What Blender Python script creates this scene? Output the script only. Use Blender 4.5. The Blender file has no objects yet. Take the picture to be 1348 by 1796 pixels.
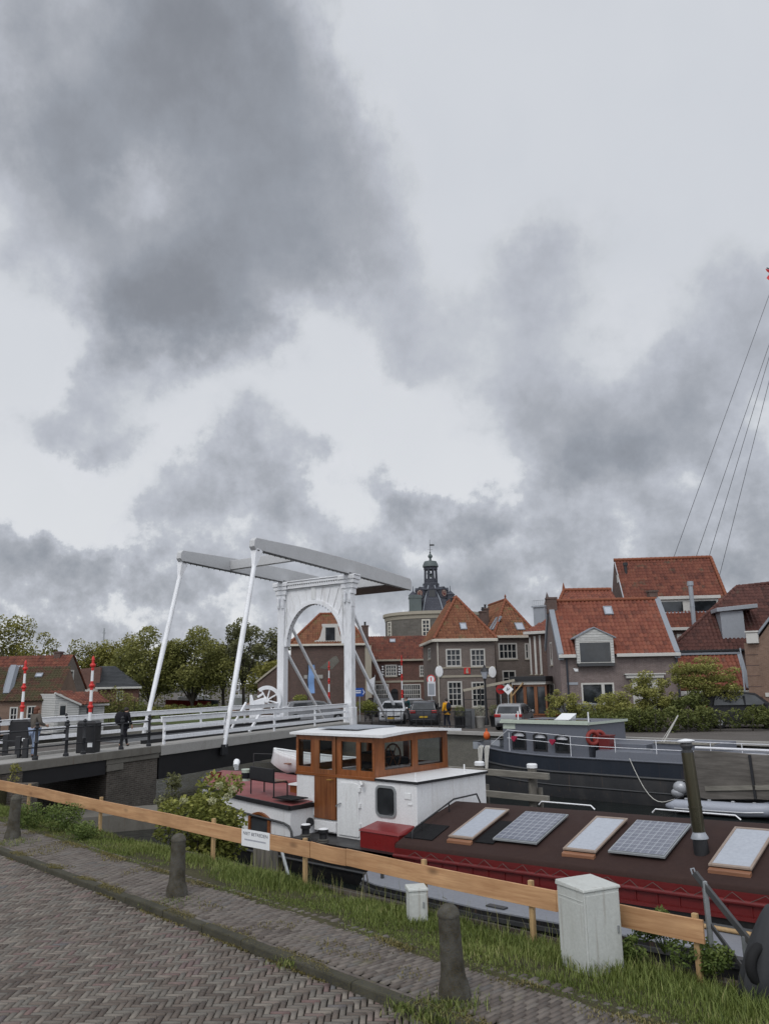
import bpy, bmesh, math, random
import numpy as np
from mathutils import Vector, Matrix, noise as mnoise

sc = bpy.context.scene
COL = sc.collection
rnd = random.Random(11)
R = math.radians
PI = math.pi

# ------------------------------------------------------------------ camera and survey geometry
FPX = 1400.0          # focal length in pixels of the 1348 x 1796 photograph
EYE = 3.3             # camera height above the road
PITCH = math.atan(297 / FPX)
CP, SP = math.cos(PITCH), math.sin(PITCH)
ROLL = 0.017          # the photograph is turned a degree
CR, SR = math.cos(ROLL), math.sin(ROLL)
QA = R(-42.0)         # bearing of the near quay, the barge and the far quay
QD = (math.cos(QA), math.sin(QA))
QN = (-QD[1], QD[0])
ZW = -1.6             # water level
ZF = 0.45             # far quay level


def ray(u, v):
    a, b = u - 674, 898 - v
    x = (a * CR + b * SR) / FPX
    y = (b * CR - a * SR) / FPX
    return Vector((x, CP - y * SP, SP + y * CP))


EYEV = Vector((0, 0, EYE))


def PY(u, v, Y):      # sight line cut at world depth Y
    d = ray(u, v)
    return EYEV + d * (Y / d.y)


def PZ(u, v, z):      # sight line cut at world height z
    d = ray(u, v)
    return EYEV + d * ((z - EYE) / d.z)


def frame(x, y, z, rz):
    return Matrix.Translation((x, y, z)) @ Matrix.Rotation(rz, 4, 'Z')


class Fr:
    """a local frame (origin + bearing) with sight-line cuts in local coordinates"""
    def __init__(s, x, y, z, rz):
        s.x, s.y, s.z, s.rz = x, y, z, rz
        s.m = frame(x, y, z, rz)
        s.i = s.m.inverted()

    def lray(s, u, v):
        return s.i @ EYEV, s.i.to_3x3() @ ray(u, v)

    def y_(s, u, v, y=0.0):
        o, d = s.lray(u, v)
        k = (y - o.y) / d.y
        return o + d * k

    def x_(s, u, v, x=0.0):
        o, d = s.lray(u, v)
        k = (x - o.x) / d.x
        return o + d * k

    def z_(s, u, v, z=0.0):
        o, d = s.lray(u, v)
        k = (z - o.z) / d.z
        return o + d * k

    def loc(s, p):
        return s.i @ Vector(p)


QF = Fr(0, 0, 0, QA)


def Fr2(p, q, z):
    """facade frame from two (u, v, depth) sightings; returns the frame and the facade width"""
    a, b = PY(*p), PY(*q)
    return Fr(a.x, a.y, z, math.atan2(b.y - a.y, b.x - a.x)), math.hypot(b.x - a.x, b.y - a.y)


def QW(s, t, z=0.0):
    return Vector((s * QD[0] + t * QN[0], s * QD[1] + t * QN[1], z))


# ------------------------------------------------------------------ mesh builder
class MB:
    def __init__(s):
        s.v, s.f, s.a = [], [], []

    def add(s, vs, fs, var=.5):
        o = len(s.v)
        s.v += [tuple(p) for p in vs]
        s.f += [tuple(i + o for i in f) for f in fs]
        s.a += [var] * len(fs)
        return s

    def quad(s, a, b, c, d, var=.5):
        return s.add([a, b, c, d], [(0, 1, 2, 3)], var)

    def poly(s, pts, var=.5):
        return s.add(pts, [tuple(range(len(pts)))], var)

    def box(s, x0, x1, y0, y1, z0, z1, var=.5):
        if x0 > x1: x0, x1 = x1, x0
        if y0 > y1: y0, y1 = y1, y0
        if z0 > z1: z0, z1 = z1, z0
        v = [(x0, y0, z0), (x1, y0, z0), (x1, y1, z0), (x0, y1, z0), (x0, y0, z1), (x1, y0, z1), (x1, y1, z1), (x0, y1, z1)]
        return s.add(v, [(0, 3, 2, 1), (4, 5, 6, 7), (0, 1, 5, 4), (1, 2, 6, 5), (2, 3, 7, 6), (3, 0, 4, 7)], var)

    def hexa(s, p, var=.5):      # eight corners: bottom four, top four
        return s.add(p, [(0, 3, 2, 1), (4, 5, 6, 7), (0, 1, 5, 4), (1, 2, 6, 5), (2, 3, 7, 6), (3, 0, 4, 7)], var)

    def beam(s, p, q, w, h, up=(0, 0, 1), var=.5, w2=None, h2=None):
        p, q = Vector(p), Vector(q)
        d = (q - p).normalized()
        up = Vector(up)
        sd = d.cross(up)
        if sd.length < 1e-4:
            sd = d.cross(Vector((1, 0, 0)))
        sd.normalize()
        u2 = sd.cross(d).normalized()
        w2 = w if w2 is None else w2
        h2 = h if h2 is None else h2
        v = []
        for c, ww, hh in ((p, w, h), (q, w2, h2)):
            for a, b in ((-1, -1), (1, -1), (1, 1), (-1, 1)):
                v.append(c + sd * (a * ww / 2) + u2 * (b * hh / 2))
        return s.add(v, [(0, 1, 2, 3), (7, 6, 5, 4), (0, 4, 5, 1), (1, 5, 6, 2), (2, 6, 7, 3), (3, 7, 4, 0)], var)

    def tube(s, pts, r, n=8, caps=True, var=.5):
        pts = [Vector(p) for p in pts]
        k = len(pts)
        rr = r if isinstance(r, (list, tuple)) else [r] * k
        v, f = [], []
        prev = None
        for i, p in enumerate(pts):
            d = (pts[min(i + 1, k - 1)] - pts[max(i - 1, 0)]).normalized()
            if prev is None:
                a = d.cross(Vector((0, 0, 1)))
                if a.length < 1e-3: a = d.cross(Vector((1, 0, 0)))
                a.normalize()
            else:
                a = prev - d * prev.dot(d)
                if a.length < 1e-4: a = d.cross(Vector((1, 0, .3)))
                a.normalize()
            prev = a
            b = d.cross(a)
            for j in range(n):
                t = 2 * PI * j / n
                v.append(p + (a * math.cos(t) + b * math.sin(t)) * rr[i])
        for i in range(k - 1):
            for j in range(n):
                j2 = (j + 1) % n
                f.append((i * n + j, i * n + j2, (i + 1) * n + j2, (i + 1) * n + j))
        if caps:
            f.append(tuple(range(n - 1, -1, -1)))
            f.append(tuple((k - 1) * n + j for j in range(n)))
        return s.add(v, f, var)

    def lathe(s, prof, n=16, c=(0, 0, 0), var=.5, axis='z', caps=True):
        v, f = [], []
        for r, z in prof:
            for j in range(n):
                t = 2 * PI * j / n
                if axis == 'z': q = (c[0] + r * math.cos(t), c[1] + r * math.sin(t), c[2] + z)
                elif axis == 'y': q = (c[0] + r * math.cos(t), c[1] + z, c[2] + r * math.sin(t))
                else: q = (c[0] + z, c[1] + r * math.cos(t), c[2] + r * math.sin(t))
                v.append(q)
        k = len(prof)
        for i in range(k - 1):
            for j in range(n):
                j2 = (j + 1) % n
                f.append((i * n + j, i * n + j2, (i + 1) * n + j2, (i + 1) * n + j))
        if caps:
            f.append(tuple(range(n - 1, -1, -1)))
            f.append(tuple((k - 1) * n + j for j in range(n)))
        return s.add(v, f, var)

    def prism(s, poly, d0, d1, axis='z', var=.5):   # poly in the other two axes
        n = len(poly)
        def mk(a, b, d):
            return {'z': (a, b, d), 'y': (a, d, b), 'x': (d, a, b)}[axis]
        v = [mk(a, b, d0) for a, b in poly] + [mk(a, b, d1) for a, b in poly]
        f = [tuple(range(n - 1, -1, -1)), tuple(range(n, 2 * n))]
        f += [(i, (i + 1) % n, n + (i + 1) % n, n + i) for i in range(n)]
        return s.add(v, f, var)

    def sphere(s, c, r, n=12, m=8, var=.5):
        if not isinstance(r, (tuple, list)): r = (r, r, r)
        prof = []
        v, f = [], []
        for i in range(1, m):
            th = PI * i / m
            for j in range(n):
                t = 2 * PI * j / n
                v.append((c[0] + r[0] * math.sin(th) * math.cos(t), c[1] + r[1] * math.sin(th) * math.sin(t), c[2] - r[2] * math.cos(th)))
        for i in range(m - 2):
            for j in range(n):
                j2 = (j + 1) % n
                f.append((i * n + j, i * n + j2, (i + 1) * n + j2, (i + 1) * n + j))
        v += [(c[0], c[1], c[2] - r[2]), (c[0], c[1], c[2] + r[2])]
        b, t_ = len(v) - 2, len(v) - 1
        for j in range(n):
            f.append((b, (j + 1) % n, j))
            f.append((t_, (m - 2) * n + j, (m - 2) * n + (j + 1) % n))
        return s.add(v, f, var)

    def torus(s, c, R_, r, axis='y', n=18, m=8, var=.5):
        v, f = [], []
        for i in range(n):
            a = 2 * PI * i / n
            for j in range(m):
                b = 2 * PI * j / m
                q = (R_ + r * math.cos(b))
                x, y, z = q * math.cos(a), r * math.sin(b), q * math.sin(a)
                if axis == 'z': x, y, z = x, z, y
                elif axis == 'x': x, y, z = y, x, z
                v.append((c[0] + x, c[1] + y, c[2] + z))
        for i in range(n):
            for j in range(m):
                f.append((i * m + j, i * m + (j + 1) % m, ((i + 1) % n) * m + (j + 1) % m, ((i + 1) % n) * m + j))
        return s.add(v, f, var)

    def grid(s, rows, var=.5, close=False):         # rows of points -> quads
        n = len(rows[0])
        v = [p for r in rows for p in r]
        f = []
        for i in range(len(rows) - 1):
            for j in range(n if close else n - 1):
                j2 = (j + 1) % n
                f.append((i * n + j, i * n + j2, (i + 1) * n + j2, (i + 1) * n + j))
        return s.add(v, f, var)

    def xf(s, m, start=0):
        for i in range(start, len(s.v)):
            s.v[i] = tuple(m @ Vector(s.v[i]))
        return s

    def shift(s, dx, dy, dz):
        s.v = [(x + dx, y + dy, z + dz) for x, y, z in s.v]
        return s


def raw_mesh(name, v, f, a=None):
    me = bpy.data.meshes.new(name)
    me.from_pydata(v, [], f)
    if a is not None:
        at = me.attributes.new('var', 'FLOAT', 'FACE')
        at.data.foreach_set('value', np.asarray(a, dtype=np.float32))
    me.update()
    return me


def np_mesh(name, V, Fq, A):
    """many quads fast: V (n,3), Fq (m,4), A (m,)"""
    me = bpy.data.meshes.new(name)
    n, m = len(V), len(Fq)
    me.vertices.add(n)
    me.vertices.foreach_set('co', np.asarray(V, np.float32).ravel())
    me.loops.add(m * 4)
    me.loops.foreach_set('vertex_index', np.asarray(Fq, np.int32).ravel())
    me.polygons.add(m)
    me.polygons.foreach_set('loop_start', np.arange(0, m * 4, 4, dtype=np.int32))
    me.polygons.foreach_set('loop_total', np.full(m, 4, np.int32))
    at = me.attributes.new('var', 'FLOAT', 'FACE')
    at.data.foreach_set('value', np.asarray(A, np.float32))
    me.update(calc_edges=True)
    return me


def link(name, me, mat=None, parent=None, smooth=None):
    o = bpy.data.objects.new(name, me)
    COL.objects.link(o)
    if mat is not None: me.materials.append(mat)
    if parent is not None: o.parent = parent
    if smooth is not None:
        me.polygons.foreach_set('use_smooth', [True] * len(me.polygons))
        me.set_sharp_from_angle(angle=R(smooth))
    return o


def obj(name, mb, mat, parent=None, smooth=None, bevel=0, seg=2, label=None):
    me = raw_mesh(name, mb.v, mb.f, mb.a)
    o = link(name, me, mat, parent, smooth)
    if bevel:
        m = o.modifiers.new('bevel', 'BEVEL')
        m.width = bevel
        m.segments = seg
        m.limit_method = 'ANGLE'
        m.angle_limit = R(40)
        m.harden_normals = False
    if label: o['label'] = label
    return o


def tag(o, label, cat, group=None):
    o['label'] = label
    o['category'] = cat
    if group: o['group'] = group
    return o


def thing(name, label, cat, loc=(0, 0, 0), rz=0, group=None):
    o = bpy.data.objects.new(name, None)
    o.empty_display_size = .2
    COL.objects.link(o)
    o.location = loc
    o.rotation_euler = (0, 0, rz)
    return tag(o, label, cat, group)


def struct(name, mb, mat, smooth=None):
    o = obj(name, mb, mat, None, smooth)
    o['kind'] = 'structure'
    return o


def children(o):
    return [c for c in bpy.data.objects if c.parent == o]


def dup(o, loc=None, rz=None, label=None):
    def cp(src, par):
        c = src.copy()
        COL.objects.link(c)
        if par is not None: c.parent = par
        for ch in children(src): cp(ch, c)
        return c
    r = cp(o, None)
    if loc is not None: r.location = loc
    if rz is not None: r.rotation_euler = (0, 0, rz)
    if label: r['label'] = label
    return r
# ------------------------------------------------------------------ materials (all procedural)
def srgb(r, g, b):
    def c(x):
        x /= 255.0
        return x / 12.92 if x <= .04045 else ((x + .055) / 1.055) ** 2.4
    return (c(r), c(g), c(b), 1)


def rgb(r, g=None, b=None):
    if g is None: return (r, r, r, 1)
    return (r, g, b, 1)


class NT:
    def __init__(s, name):
        s.m = bpy.data.materials.new(name)
        s.m.use_nodes = True
        s.t = s.m.node_tree
        s.n = s.t.nodes
        s.b = s.n['Principled BSDF']

    def new(s, k, **kw):
        x = s.n.new(k)
        for a, b in kw.items():
            if a.startswith('i_'):
                x.inputs[int(a[2:]) if a[2:].isdigit() else a[2:].replace('_', ' ')].default_value = b
            else:
                setattr(x, a, b)
        return x

    def l(s, a, b):
        s.t.links.new(a, b)

    def math(s, op, a, b=None, c=None):
        x = s.n.new('ShaderNodeMath')
        x.operation = op
        for i, q in enumerate((a, b, c)):
            if q is None: continue
            if isinstance(q, (int, float)): x.inputs[i].default_value = q
            else: s.l(q, x.inputs[i])
        return x.outputs[0]

    def mix(s, fac, a, b, mode='MIX'):
        x = s.n.new('ShaderNodeMix')
        x.data_type = 'RGBA'
        x.blend_type = mode
        for i, q in ((0, fac), (6, a), (7, b)):
            if isinstance(q, (int, float)): x.inputs[i].default_value = q
            elif isinstance(q, tuple): x.inputs[i].default_value = q
            else: s.l(q, x.inputs[i])
        return x.outputs[2]

    def co(s, kind='Object'):
        return s.n.new('ShaderNodeTexCoord').outputs[kind]

    def noise(s, vec, scale, detail=4, rough=.55, dist=0):
        x = s.new('ShaderNodeTexNoise')
        x.inputs['Scale'].default_value = scale
        x.inputs['Detail'].default_value = detail
        x.inputs['Roughness'].default_value = rough
        x.inputs['Distortion'].default_value = dist
        if vec is not None: s.l(vec, x.inputs['Vector'])
        return x.outputs[0]

    def ramp(s, fac, stops, interp='LINEAR'):
        x = s.new('ShaderNodeValToRGB')
        x.color_ramp.interpolation = interp
        e = x.color_ramp.elements
        while len(e) < len(stops): e.new(.5)
        for q, (p, c) in zip(e, stops):
            q.position = p
            q.color = c if isinstance(c, tuple) else (c, c, c, 1)
        s.l(fac, x.inputs[0])
        return x.outputs[0]

    def mapr(s, v, a, b, c, d):
        x = s.new('ShaderNodeMapRange')
        x.inputs[1].default_value, x.inputs[2].default_value = a, b
        x.inputs[3].default_value, x.inputs[4].default_value = c, d
        s.l(v, x.inputs[0])
        return x.outputs[0]

    def attr(s, nm='var'):
        return s.new('ShaderNodeAttribute', attribute_name=nm).outputs['Fac']

    def bump(s, h, strength=.3, dist=.02):
        x = s.new('ShaderNodeBump')
        x.inputs['Strength'].default_value = strength
        x.inputs['Distance'].default_value = dist
        s.l(h, x.inputs['Height'])
        s.l(x.outputs[0], s.b.inputs['Normal'])
        return x

    def scale(s, vec, sx, sy, sz):
        x = s.new('ShaderNodeMapping')
        x.inputs['Scale'].default_value = (sx, sy, sz)
        s.l(vec, x.inputs['Vector'])
        return x.outputs[0]

    def set(s, col=None, rough=None, metal=None, spec=None):
        for k, q in (('Base Color', col), ('Roughness', rough), ('Metallic', metal), ('Specular IOR Level', spec)):
            if q is None: continue
            if isinstance(q, (int, float, tuple)): s.b.inputs[k].default_value = q
            else: s.l(q, s.b.inputs[k])
        return s.m


def dim(c, k):
    return (min(1, c[0] * k), min(1, c[1] * k), min(1, c[2] * k), 1)


def m_paint(name, c, rough=.45, dirt=.25, dirtcol=None, scale=3, metal=0, bump=.05, streak=False):
    """paint / metal / plastic with weathering"""
    t = NT(name)
    o = t.co()
    v = t.scale(o, 1, 1, .25) if streak else o
    n1 = t.noise(v, scale, 6, .65)
    n2 = t.noise(o, scale * 9, 4, .6)
    base = t.mix(t.mapr(n2, .3, .7, 0, 1), dim(c, .9), dim(c, 1.06))
    dc = dirtcol or dim(c, .45)
    f = t.mapr(n1, .5, .78, 0, dirt)
    colr = t.mix(f, base, dc)
    if streak:
        n4 = t.noise(t.scale(o, 5, 5, .3), 2.2, 4, .6)
        colr = t.mix(t.mapr(n4, .60, .76, 0, min(.55, dirt * 1.3)), colr, t.mix(.6, dc, (.16, .085, .045, 1)))
    t.set(colr, t.mapr(n1, .3, .8, rough * .85, min(1, rough * 1.35)), metal, .22 if rough > .65 else .45)
    if bump: t.bump(n2, bump, .01)
    return t.m


def m_var(name, stops, rough=.7, nscale=6, namt=.25, bump=.15, spec=.4, mossy=None, dist=.01):
    """colour picked per face by the attribute var, with noise on top"""
    t = NT(name)
    o = t.co()
    base = t.ramp(t.attr(), stops)
    n1 = t.noise(o, nscale, 6, .65)
    n2 = t.noise(o, nscale * 7, 4, .6)
    c = t.mix(t.mapr(n1, .25, .75, 0, 1), t.mix(namt, base, (0, 0, 0, 1)), base)
    c = t.mix(t.mapr(n2, .3, .7, namt * .6, 0), c, (0, 0, 0, 1))
    if mossy:
        mc, th, sc_ = mossy
        n3 = t.noise(o, sc_, 5, .7)
        c = t.mix(t.mapr(n3, th, th + .12, 0, .8), c, mc)
    t.set(c, rough, 0, spec)
    if bump: t.bump(n2, bump, dist)
    return t.m


def wallmap(t):
    """object coordinates unrolled on upright faces: (along, up, 0)"""
    tc = t.new('ShaderNodeTexCoord')
    sp = t.new('ShaderNodeSeparateXYZ')
    t.l(tc.outputs['Object'], sp.inputs[0])
    sn = t.new('ShaderNodeSeparateXYZ')
    t.l(tc.outputs['Normal'], sn.inputs[0])
    sel = t.math('GREATER_THAN', t.math('ABSOLUTE', sn.outputs[0]), .72)
    u = t.math('ADD', t.math('MULTIPLY', sp.outputs[0], t.math('SUBTRACT', 1, sel)), t.math('MULTIPLY', sp.outputs[1], sel))
    cb = t.new('ShaderNodeCombineXYZ')
    t.l(u, cb.inputs[0])
    t.l(sp.outputs[2], cb.inputs[1])
    return cb.outputs[0], tc.outputs['Object']


def m_brick(name, c1, c2, mortar, bw=.22, bh=.065, stain=.35, staincol=(.03, .03, .025, 1), bump=.4, msize=.012):
    t = NT(name)
    uv, o = wallmap(t)
    b = t.new('ShaderNodeTexBrick')
    t.l(uv, b.inputs['Vector'])
    b.inputs['Color1'].default_value = c1
    b.inputs['Color2'].default_value = c2
    b.inputs['Mortar'].default_value = mortar
    b.inputs['Scale'].default_value = 1
    b.inputs['Mortar Size'].default_value = msize
    b.inputs['Mortar Smooth'].default_value = .3
    b.inputs['Brick Width'].default_value = bw
    b.inputs['Row Height'].default_value = bh
    n1 = t.noise(o, .8, 6, .65)
    n2 = t.noise(o, 7, 5, .65)
    c = t.mix(t.mapr(n2, .3, .72, .0, .45), b.outputs['Color'], dim(c1, .5))
    c = t.mix(t.mapr(n1, .45, .75, 0, stain), c, staincol)
    t.set(c, .85, 0, .25)
    h = t.math('SUBTRACT', t.math('MULTIPLY', n2, .5), b.outputs['Fac'])
    t.bump(h, bump, .012)
    return t.m


def m_wood(name, c1, c2, sx=1, sy=1, sz=1, rough=.5, grain=18, knots=0, bump=.1, grey=0, spec=.5):
    """sx,sy,sz small along the grain"""
    t = NT(name)
    o = t.co()
    v = t.scale(o, sx, sy, sz)
    n1 = t.noise(v, grain, 5, .6, .4)
    n2 = t.noise(v, grain * 4, 3, .6)
    f = t.math('ADD', t.math('MULTIPLY', n1, .7), t.math('MULTIPLY', n2, .3))
    c = t.mix(t.mapr(f, .35, .68, 0, 1), c1, c2)
    if knots:
        w = t.new('ShaderNodeTexVoronoi')
        w.inputs['Scale'].default_value = knots
        t.l(t.scale(o, max(sx, .55), max(sy, .55), max(sz, .55)), w.inputs['Vector'])
        c = t.mix(t.mapr(w.outputs['Distance'], .05, .20, .85, 0), c, dim(c1, .3))
    big = t.noise(o, 1.1, 5, .6)
    c = t.mix(t.mapr(big, .42, .72, 0, .4), c, dim(c1, .55) if not grey else (.25, .24, .22, 1))
    t.set(c, rough, 0, spec)
    if bump: t.bump(f, bump, .006)
    return t.m


def m_glass_dark(name, c=(.012, .014, .016, 1), rough=.06, mirror=.5):
    t = NT(name)
    o = t.co()
    n = t.noise(o, 1.3, 2, .5)
    t.set(t.mix(t.mapr(n, .35, .7, 0, 1), c, dim(c, 2.6)), rough, 0, mirror)
    t.bump(t.noise(o, 2.2, 2, .5), .03, .02)
    return t.m


def m_leaf(name, stops, trans=.25, rough=.6):
    t = NT(name)
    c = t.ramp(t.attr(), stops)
    n = t.noise(t.co(), .9, 3, .5)
    c2 = t.mix(t.mapr(n, .35, .7, 0, .45), c, t.mix(1.0, c, (.42, .42, .26, 1), 'MULTIPLY'))
    t.set(c2, rough, 0, .25)
    tr = t.new('ShaderNodeBsdfTranslucent')
    t.l(c2, tr.inputs[0])
    mx = t.new('ShaderNodeMixShader')
    mx.inputs[0].default_value = trans
    t.l(t.b.outputs[0], mx.inputs[1])
    t.l(tr.outputs[0], mx.inputs[2])
    out = t.n['Material Output']
    t.l(mx.outputs[0], out.inputs['Surface'])
    return t.m


M = {}
M['white'] = m_paint('white_paint', rgb(.70, .705, .71), .38, .30, rgb(.40, .36, .30), 2.6, streak=True)
M['white_old'] = m_paint('weathered_white_paint', rgb(.70, .71, .71), .5, .32, rgb(.32, .31, .28), 2.5, streak=True)
M['white_iron'] = m_paint('white_bridge_iron', rgb(.80, .81, .83), .45, .3, rgb(.30, .27, .23), 1.6, streak=True)
M['white_peel'] = m_paint('peeling_white_iron', rgb(.80, .81, .83), .5, .7, rgb(.22, .23, .22), 3.5, streak=True, bump=.2)
M['grey_beam'] = m_paint('pale_grey_beam_paint', rgb(.50, .505, .51), .5, .15, rgb(.3, .29, .27), 1.2)
M['cream'] = m_paint('cream_paint', rgb(.55, .52, .45), .5, .25, None, 2.5)
M['winwhite'] = m_paint('window_white', rgb(.50, .49, .46), .5, .3, None, 4)
M['black'] = m_paint('black_paint', rgb(.012, .012, .014), .45, .3, rgb(.03), 4)
M['blackiron'] = m_paint('black_iron', rgb(.016, .017, .02), .5, .35, rgb(.05, .045, .04), 6)
M['rubber'] = m_paint('black_rubber', rgb(.014, .014, .015), .75, .3, rgb(.03), 6)
M['hullblack'] = m_paint('black_hull', rgb(.012, .012, .013), .45, .45, rgb(.045, .042, .038), 1.5, streak=True)
M['redhull'] = m_paint('dark_red_paint', rgb(.125, .012, .012), .36, .4, rgb(.05, .009, .009), 1.8)
M['redbox'] = m_paint('red_locker_paint', rgb(.19, .018, .018), .3, .35, rgb(.07, .010, .010), 2)
M['reddeck'] = m_paint('faded_red_deck', rgb(.22, .062, .060), .6, .5, rgb(.13, .055, .05), 2)
M['canvas'] = m_paint('brown_canvas', rgb(.036, .0195, .0165), .9, .5, rgb(.058, .036, .029), 1.5, bump=.3)
M['mat'] = m_paint('black_rubber_mat', rgb(.008, .008, .009), .9, .2, rgb(.02), 8, bump=.3)
M['varnish'] = m_wood('varnished_wood', rgb(.16, .048, .014), rgb(.30, .105, .034), 1, 1, .12, .28, 14, bump=.04)
M['varnish_h'] = m_wood('varnished_wood_rail', rgb(.15, .046, .014), rgb(.28, .10, .032), .12, .3, 1, .28, 14, bump=.04)
M['doorwood'] = m_wood('varnished_door_planks', rgb(.11, .032, .010), rgb(.30, .115, .038), 2.2, 2.2, .08, .35, 10, bump=.08)
M['orangewood'] = m_wood('orange_hatch_wood', rgb(.19, .082, .042), rgb(.30, .145, .080), .15, 1, 1, .45, 12, bump=.05)
M['tanframe'] = m_paint('tan_frame', rgb(.27, .21, .17), .5, .35, rgb(.16, .09, .05), 4)
M['fencewood'] = m_wood('raw_pine_board', rgb(.36, .185, .085), rgb(.56, .335, .17), .10, 1, 1.3, .6, 11, knots=2.4, bump=.12)
M['postwood'] = m_wood('pine_post', rgb(.30, .19, .085), rgb(.50, .34, .17), 1, 1, .1, .65, 14, bump=.12)
M['greywood'] = m_wood('weathered_grey_timber', rgb(.14, .13, .11), rgb(.26, .245, .21), .12, 1, 1, .85, 10, bump=.3)
M['greypile'] = m_wood('weathered_pile', rgb(.085, .078, .066), rgb(.20, .185, .16), 1, 1, .1, .9, 9, bump=.4)
M['glass'] = m_glass_dark('window_glass')
M['glass_boat'] = m_glass_dark('boat_window_glass', (.02, .022, .024, 1), .05)
M['glass_sky'] = m_paint('frosted_skylight', rgb(.36, .385, .43), .16, .25, rgb(.36, .4, .46), 1.6, bump=.0)
M['steel'] = m_paint('galvanised_steel', rgb(.34, .36, .37), .42, .4, rgb(.2, .2, .2), 5, .55)
M['darksteel'] = m_paint('dark_steel', rgb(.06, .062, .065), .45, .35, rgb(.12, .1, .08), 5, .4)
M['flue'] = m_paint('stained_flue_steel', rgb(.085, .078, .052), .28, .6, rgb(.045, .028, .014), 2.6, .75, streak=True)
M['zinc'] = m_paint('zinc_sheet', rgb(.30, .32, .35), .5, .35, rgb(.2, .22, .22), 3, .2)
M['lead'] = m_paint('lead_flashing', rgb(.22, .24, .27), .6, .4, rgb(.3, .32, .33), 3)
M['slate'] = m_brick('slate_roof', rgb(.062, .066, .082), rgb(.085, .088, .105), rgb(.035, .036, .045), .35, .22, .3, rgb(.05, .052, .058), .3, .02)
M['copper'] = m_paint('green_copper', rgb(.085, .105, .105), .6, .5, rgb(.05, .06, .06), 1.5)
M['stone_'] = m_paint('bollard_stone', rgb(.080, .080, .075), .9, .9, rgb(.105, .080, .030), 3.2, bump=.9)
M['stone_band'] = m_paint('sandstone_band', rgb(.34, .31, .25), .8, .4, rgb(.2, .18, .14), 3, bump=.2)
M['concrete'] = m_paint('stained_concrete', rgb(.16, .15, .13), .88, .6, rgb(.055, .05, .04), 1.2, bump=.4, streak=True)
M['concrete_lt'] = m_paint('pale_concrete', rgb(.32, .31, .29), .85, .4, rgb(.15, .14, .12), 1.4, bump=.3)
M['cabinet'] = m_paint('pale_grey_cabinet', rgb(.47, .485, .46), .55, .35, rgb(.26, .26, .22), 3.2, streak=True)
M['greydeck'] = m_paint('light_grey_deck', rgb(.19, .20, .225), .55, .4, rgb(.22, .22, .22), 1.7)
M['bluegrey'] = m_paint('blue_grey_cabin_paint', rgb(.115, .124, .148), .45, .25, rgb(.12, .13, .16), 1.8, streak=True)
M['bluehull'] = m_paint('dark_blue_hull', rgb(.014, .019, .029), .38, .3, rgb(.03, .034, .042), 1.2, streak=True)
M['greyhull'] = m_paint('worn_black_hull', rgb(.030, .031, .034), .55, .5, rgb(.075, .07, .066), .9, streak=True)
M['paleedge'] = m_paint('pale_green_trim', rgb(.42, .47, .40), .5, .3, None, 3)
M['inflatable'] = m_paint('grey_inflatable_tube', rgb(.32, .34, .39), .45, .25, rgb(.2, .21, .23), 2.5)
M['silver'] = m_paint('silver_plastic', rgb(.36, .37, .39), .3, .2, None, 5, .3)
M['rope'] = m_paint('pale_rope', rgb(.55, .54, .50), .9, .3, None, 20, bump=.4)
M['darkrope'] = m_paint('dark_rope', rgb(.10, .095, .085), .9, .3, None, 20, bump=.4)
M['wire'] = m_paint('rigging_wire', rgb(.13, .13, .14), .5, .3, None, 5, .5)
M['redsig'] = m_paint('signal_red', rgb(.52, .022, .018), .4, .2, None, 4)
M['orange'] = m_paint('signal_orange', rgb(.60, .11, .02), .5, .2, None, 4)
M['lifebuoy'] = m_paint('faded_red_lifebuoy', rgb(.21, .026, .020), .6, .3, None, 5)
M['pink'] = m_paint('crimson_cloth', rgb(.30, .022, .055), .85, .3, None, 8, bump=.3)
M['cover'] = m_paint('charcoal_tarpaulin', rgb(.020, .021, .024), .6, .4, rgb(.045, .046, .05), 2, bump=.25)
M['leeboard'] = m_wood('weathered_leeboard', rgb(.075, .067, .058), rgb(.165, .15, .135), .1, 1, 1, .8, 7, bump=.3)
M['sign'] = m_paint('sign_white', rgb(.72, .73, .74), .5, .08, None, 6)
M['signprint'] = m_paint('sign_print', rgb(.03, .035, .06), .6, .1, None, 6, bump=0)
M['signgrey'] = m_paint('sign_small_print', rgb(.28, .29, .34), .6, .1, None, 6, bump=0)
M['signblue'] = m_paint('sign_blue', rgb(.012, .075, .34), .4, .15, None, 5)
M['flagwhite'] = m_paint('flag_white', rgb(.66, .67, .70), .8, .15, None, 5)
M['flagblue'] = m_paint('pale_blue_banner', rgb(.20, .33, .58), .8, .2, None, 3)
M['brass'] = m_paint('gilt', rgb(.42, .26, .06), .4, .3, None, 6, .6)
M['yellowcoat'] = m_paint('yellow_jacket_cloth', rgb(.62, .30, .012), .8, .2, None, 6, bump=.2)
M['taupe'] = m_paint('taupe_jacket_cloth', rgb(.105, .092, .078), .9, .2, None, 6, bump=.2)
M['jeans'] = m_paint('pale_blue_jeans', rgb(.25, .31, .43), .9, .2, None, 6, bump=.2)
M['darkcloth'] = m_paint('black_cloth', rgb(.012, .012, .016), .9, .2, None, 6, bump=.2)
M['teal'] = m_paint('dark_teal_cloth', rgb(.012, .05, .055), .9, .2, None, 6, bump=.2)
M['navy'] = m_paint('navy_trousers', rgb(.014, .018, .035), .9, .2, None, 6, bump=.2)
M['skin'] = m_paint('skin', rgb(.46, .27, .19), .55, .1, rgb(.4, .2, .14), 6)
M['hair'] = m_paint('auburn_hair', rgb(.10, .032, .014), .6, .4, None, 25, bump=.4)
M['hairdark'] = m_paint('dark_hair', rgb(.018, .013, .010), .6, .4, None, 25, bump=.4)
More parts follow.
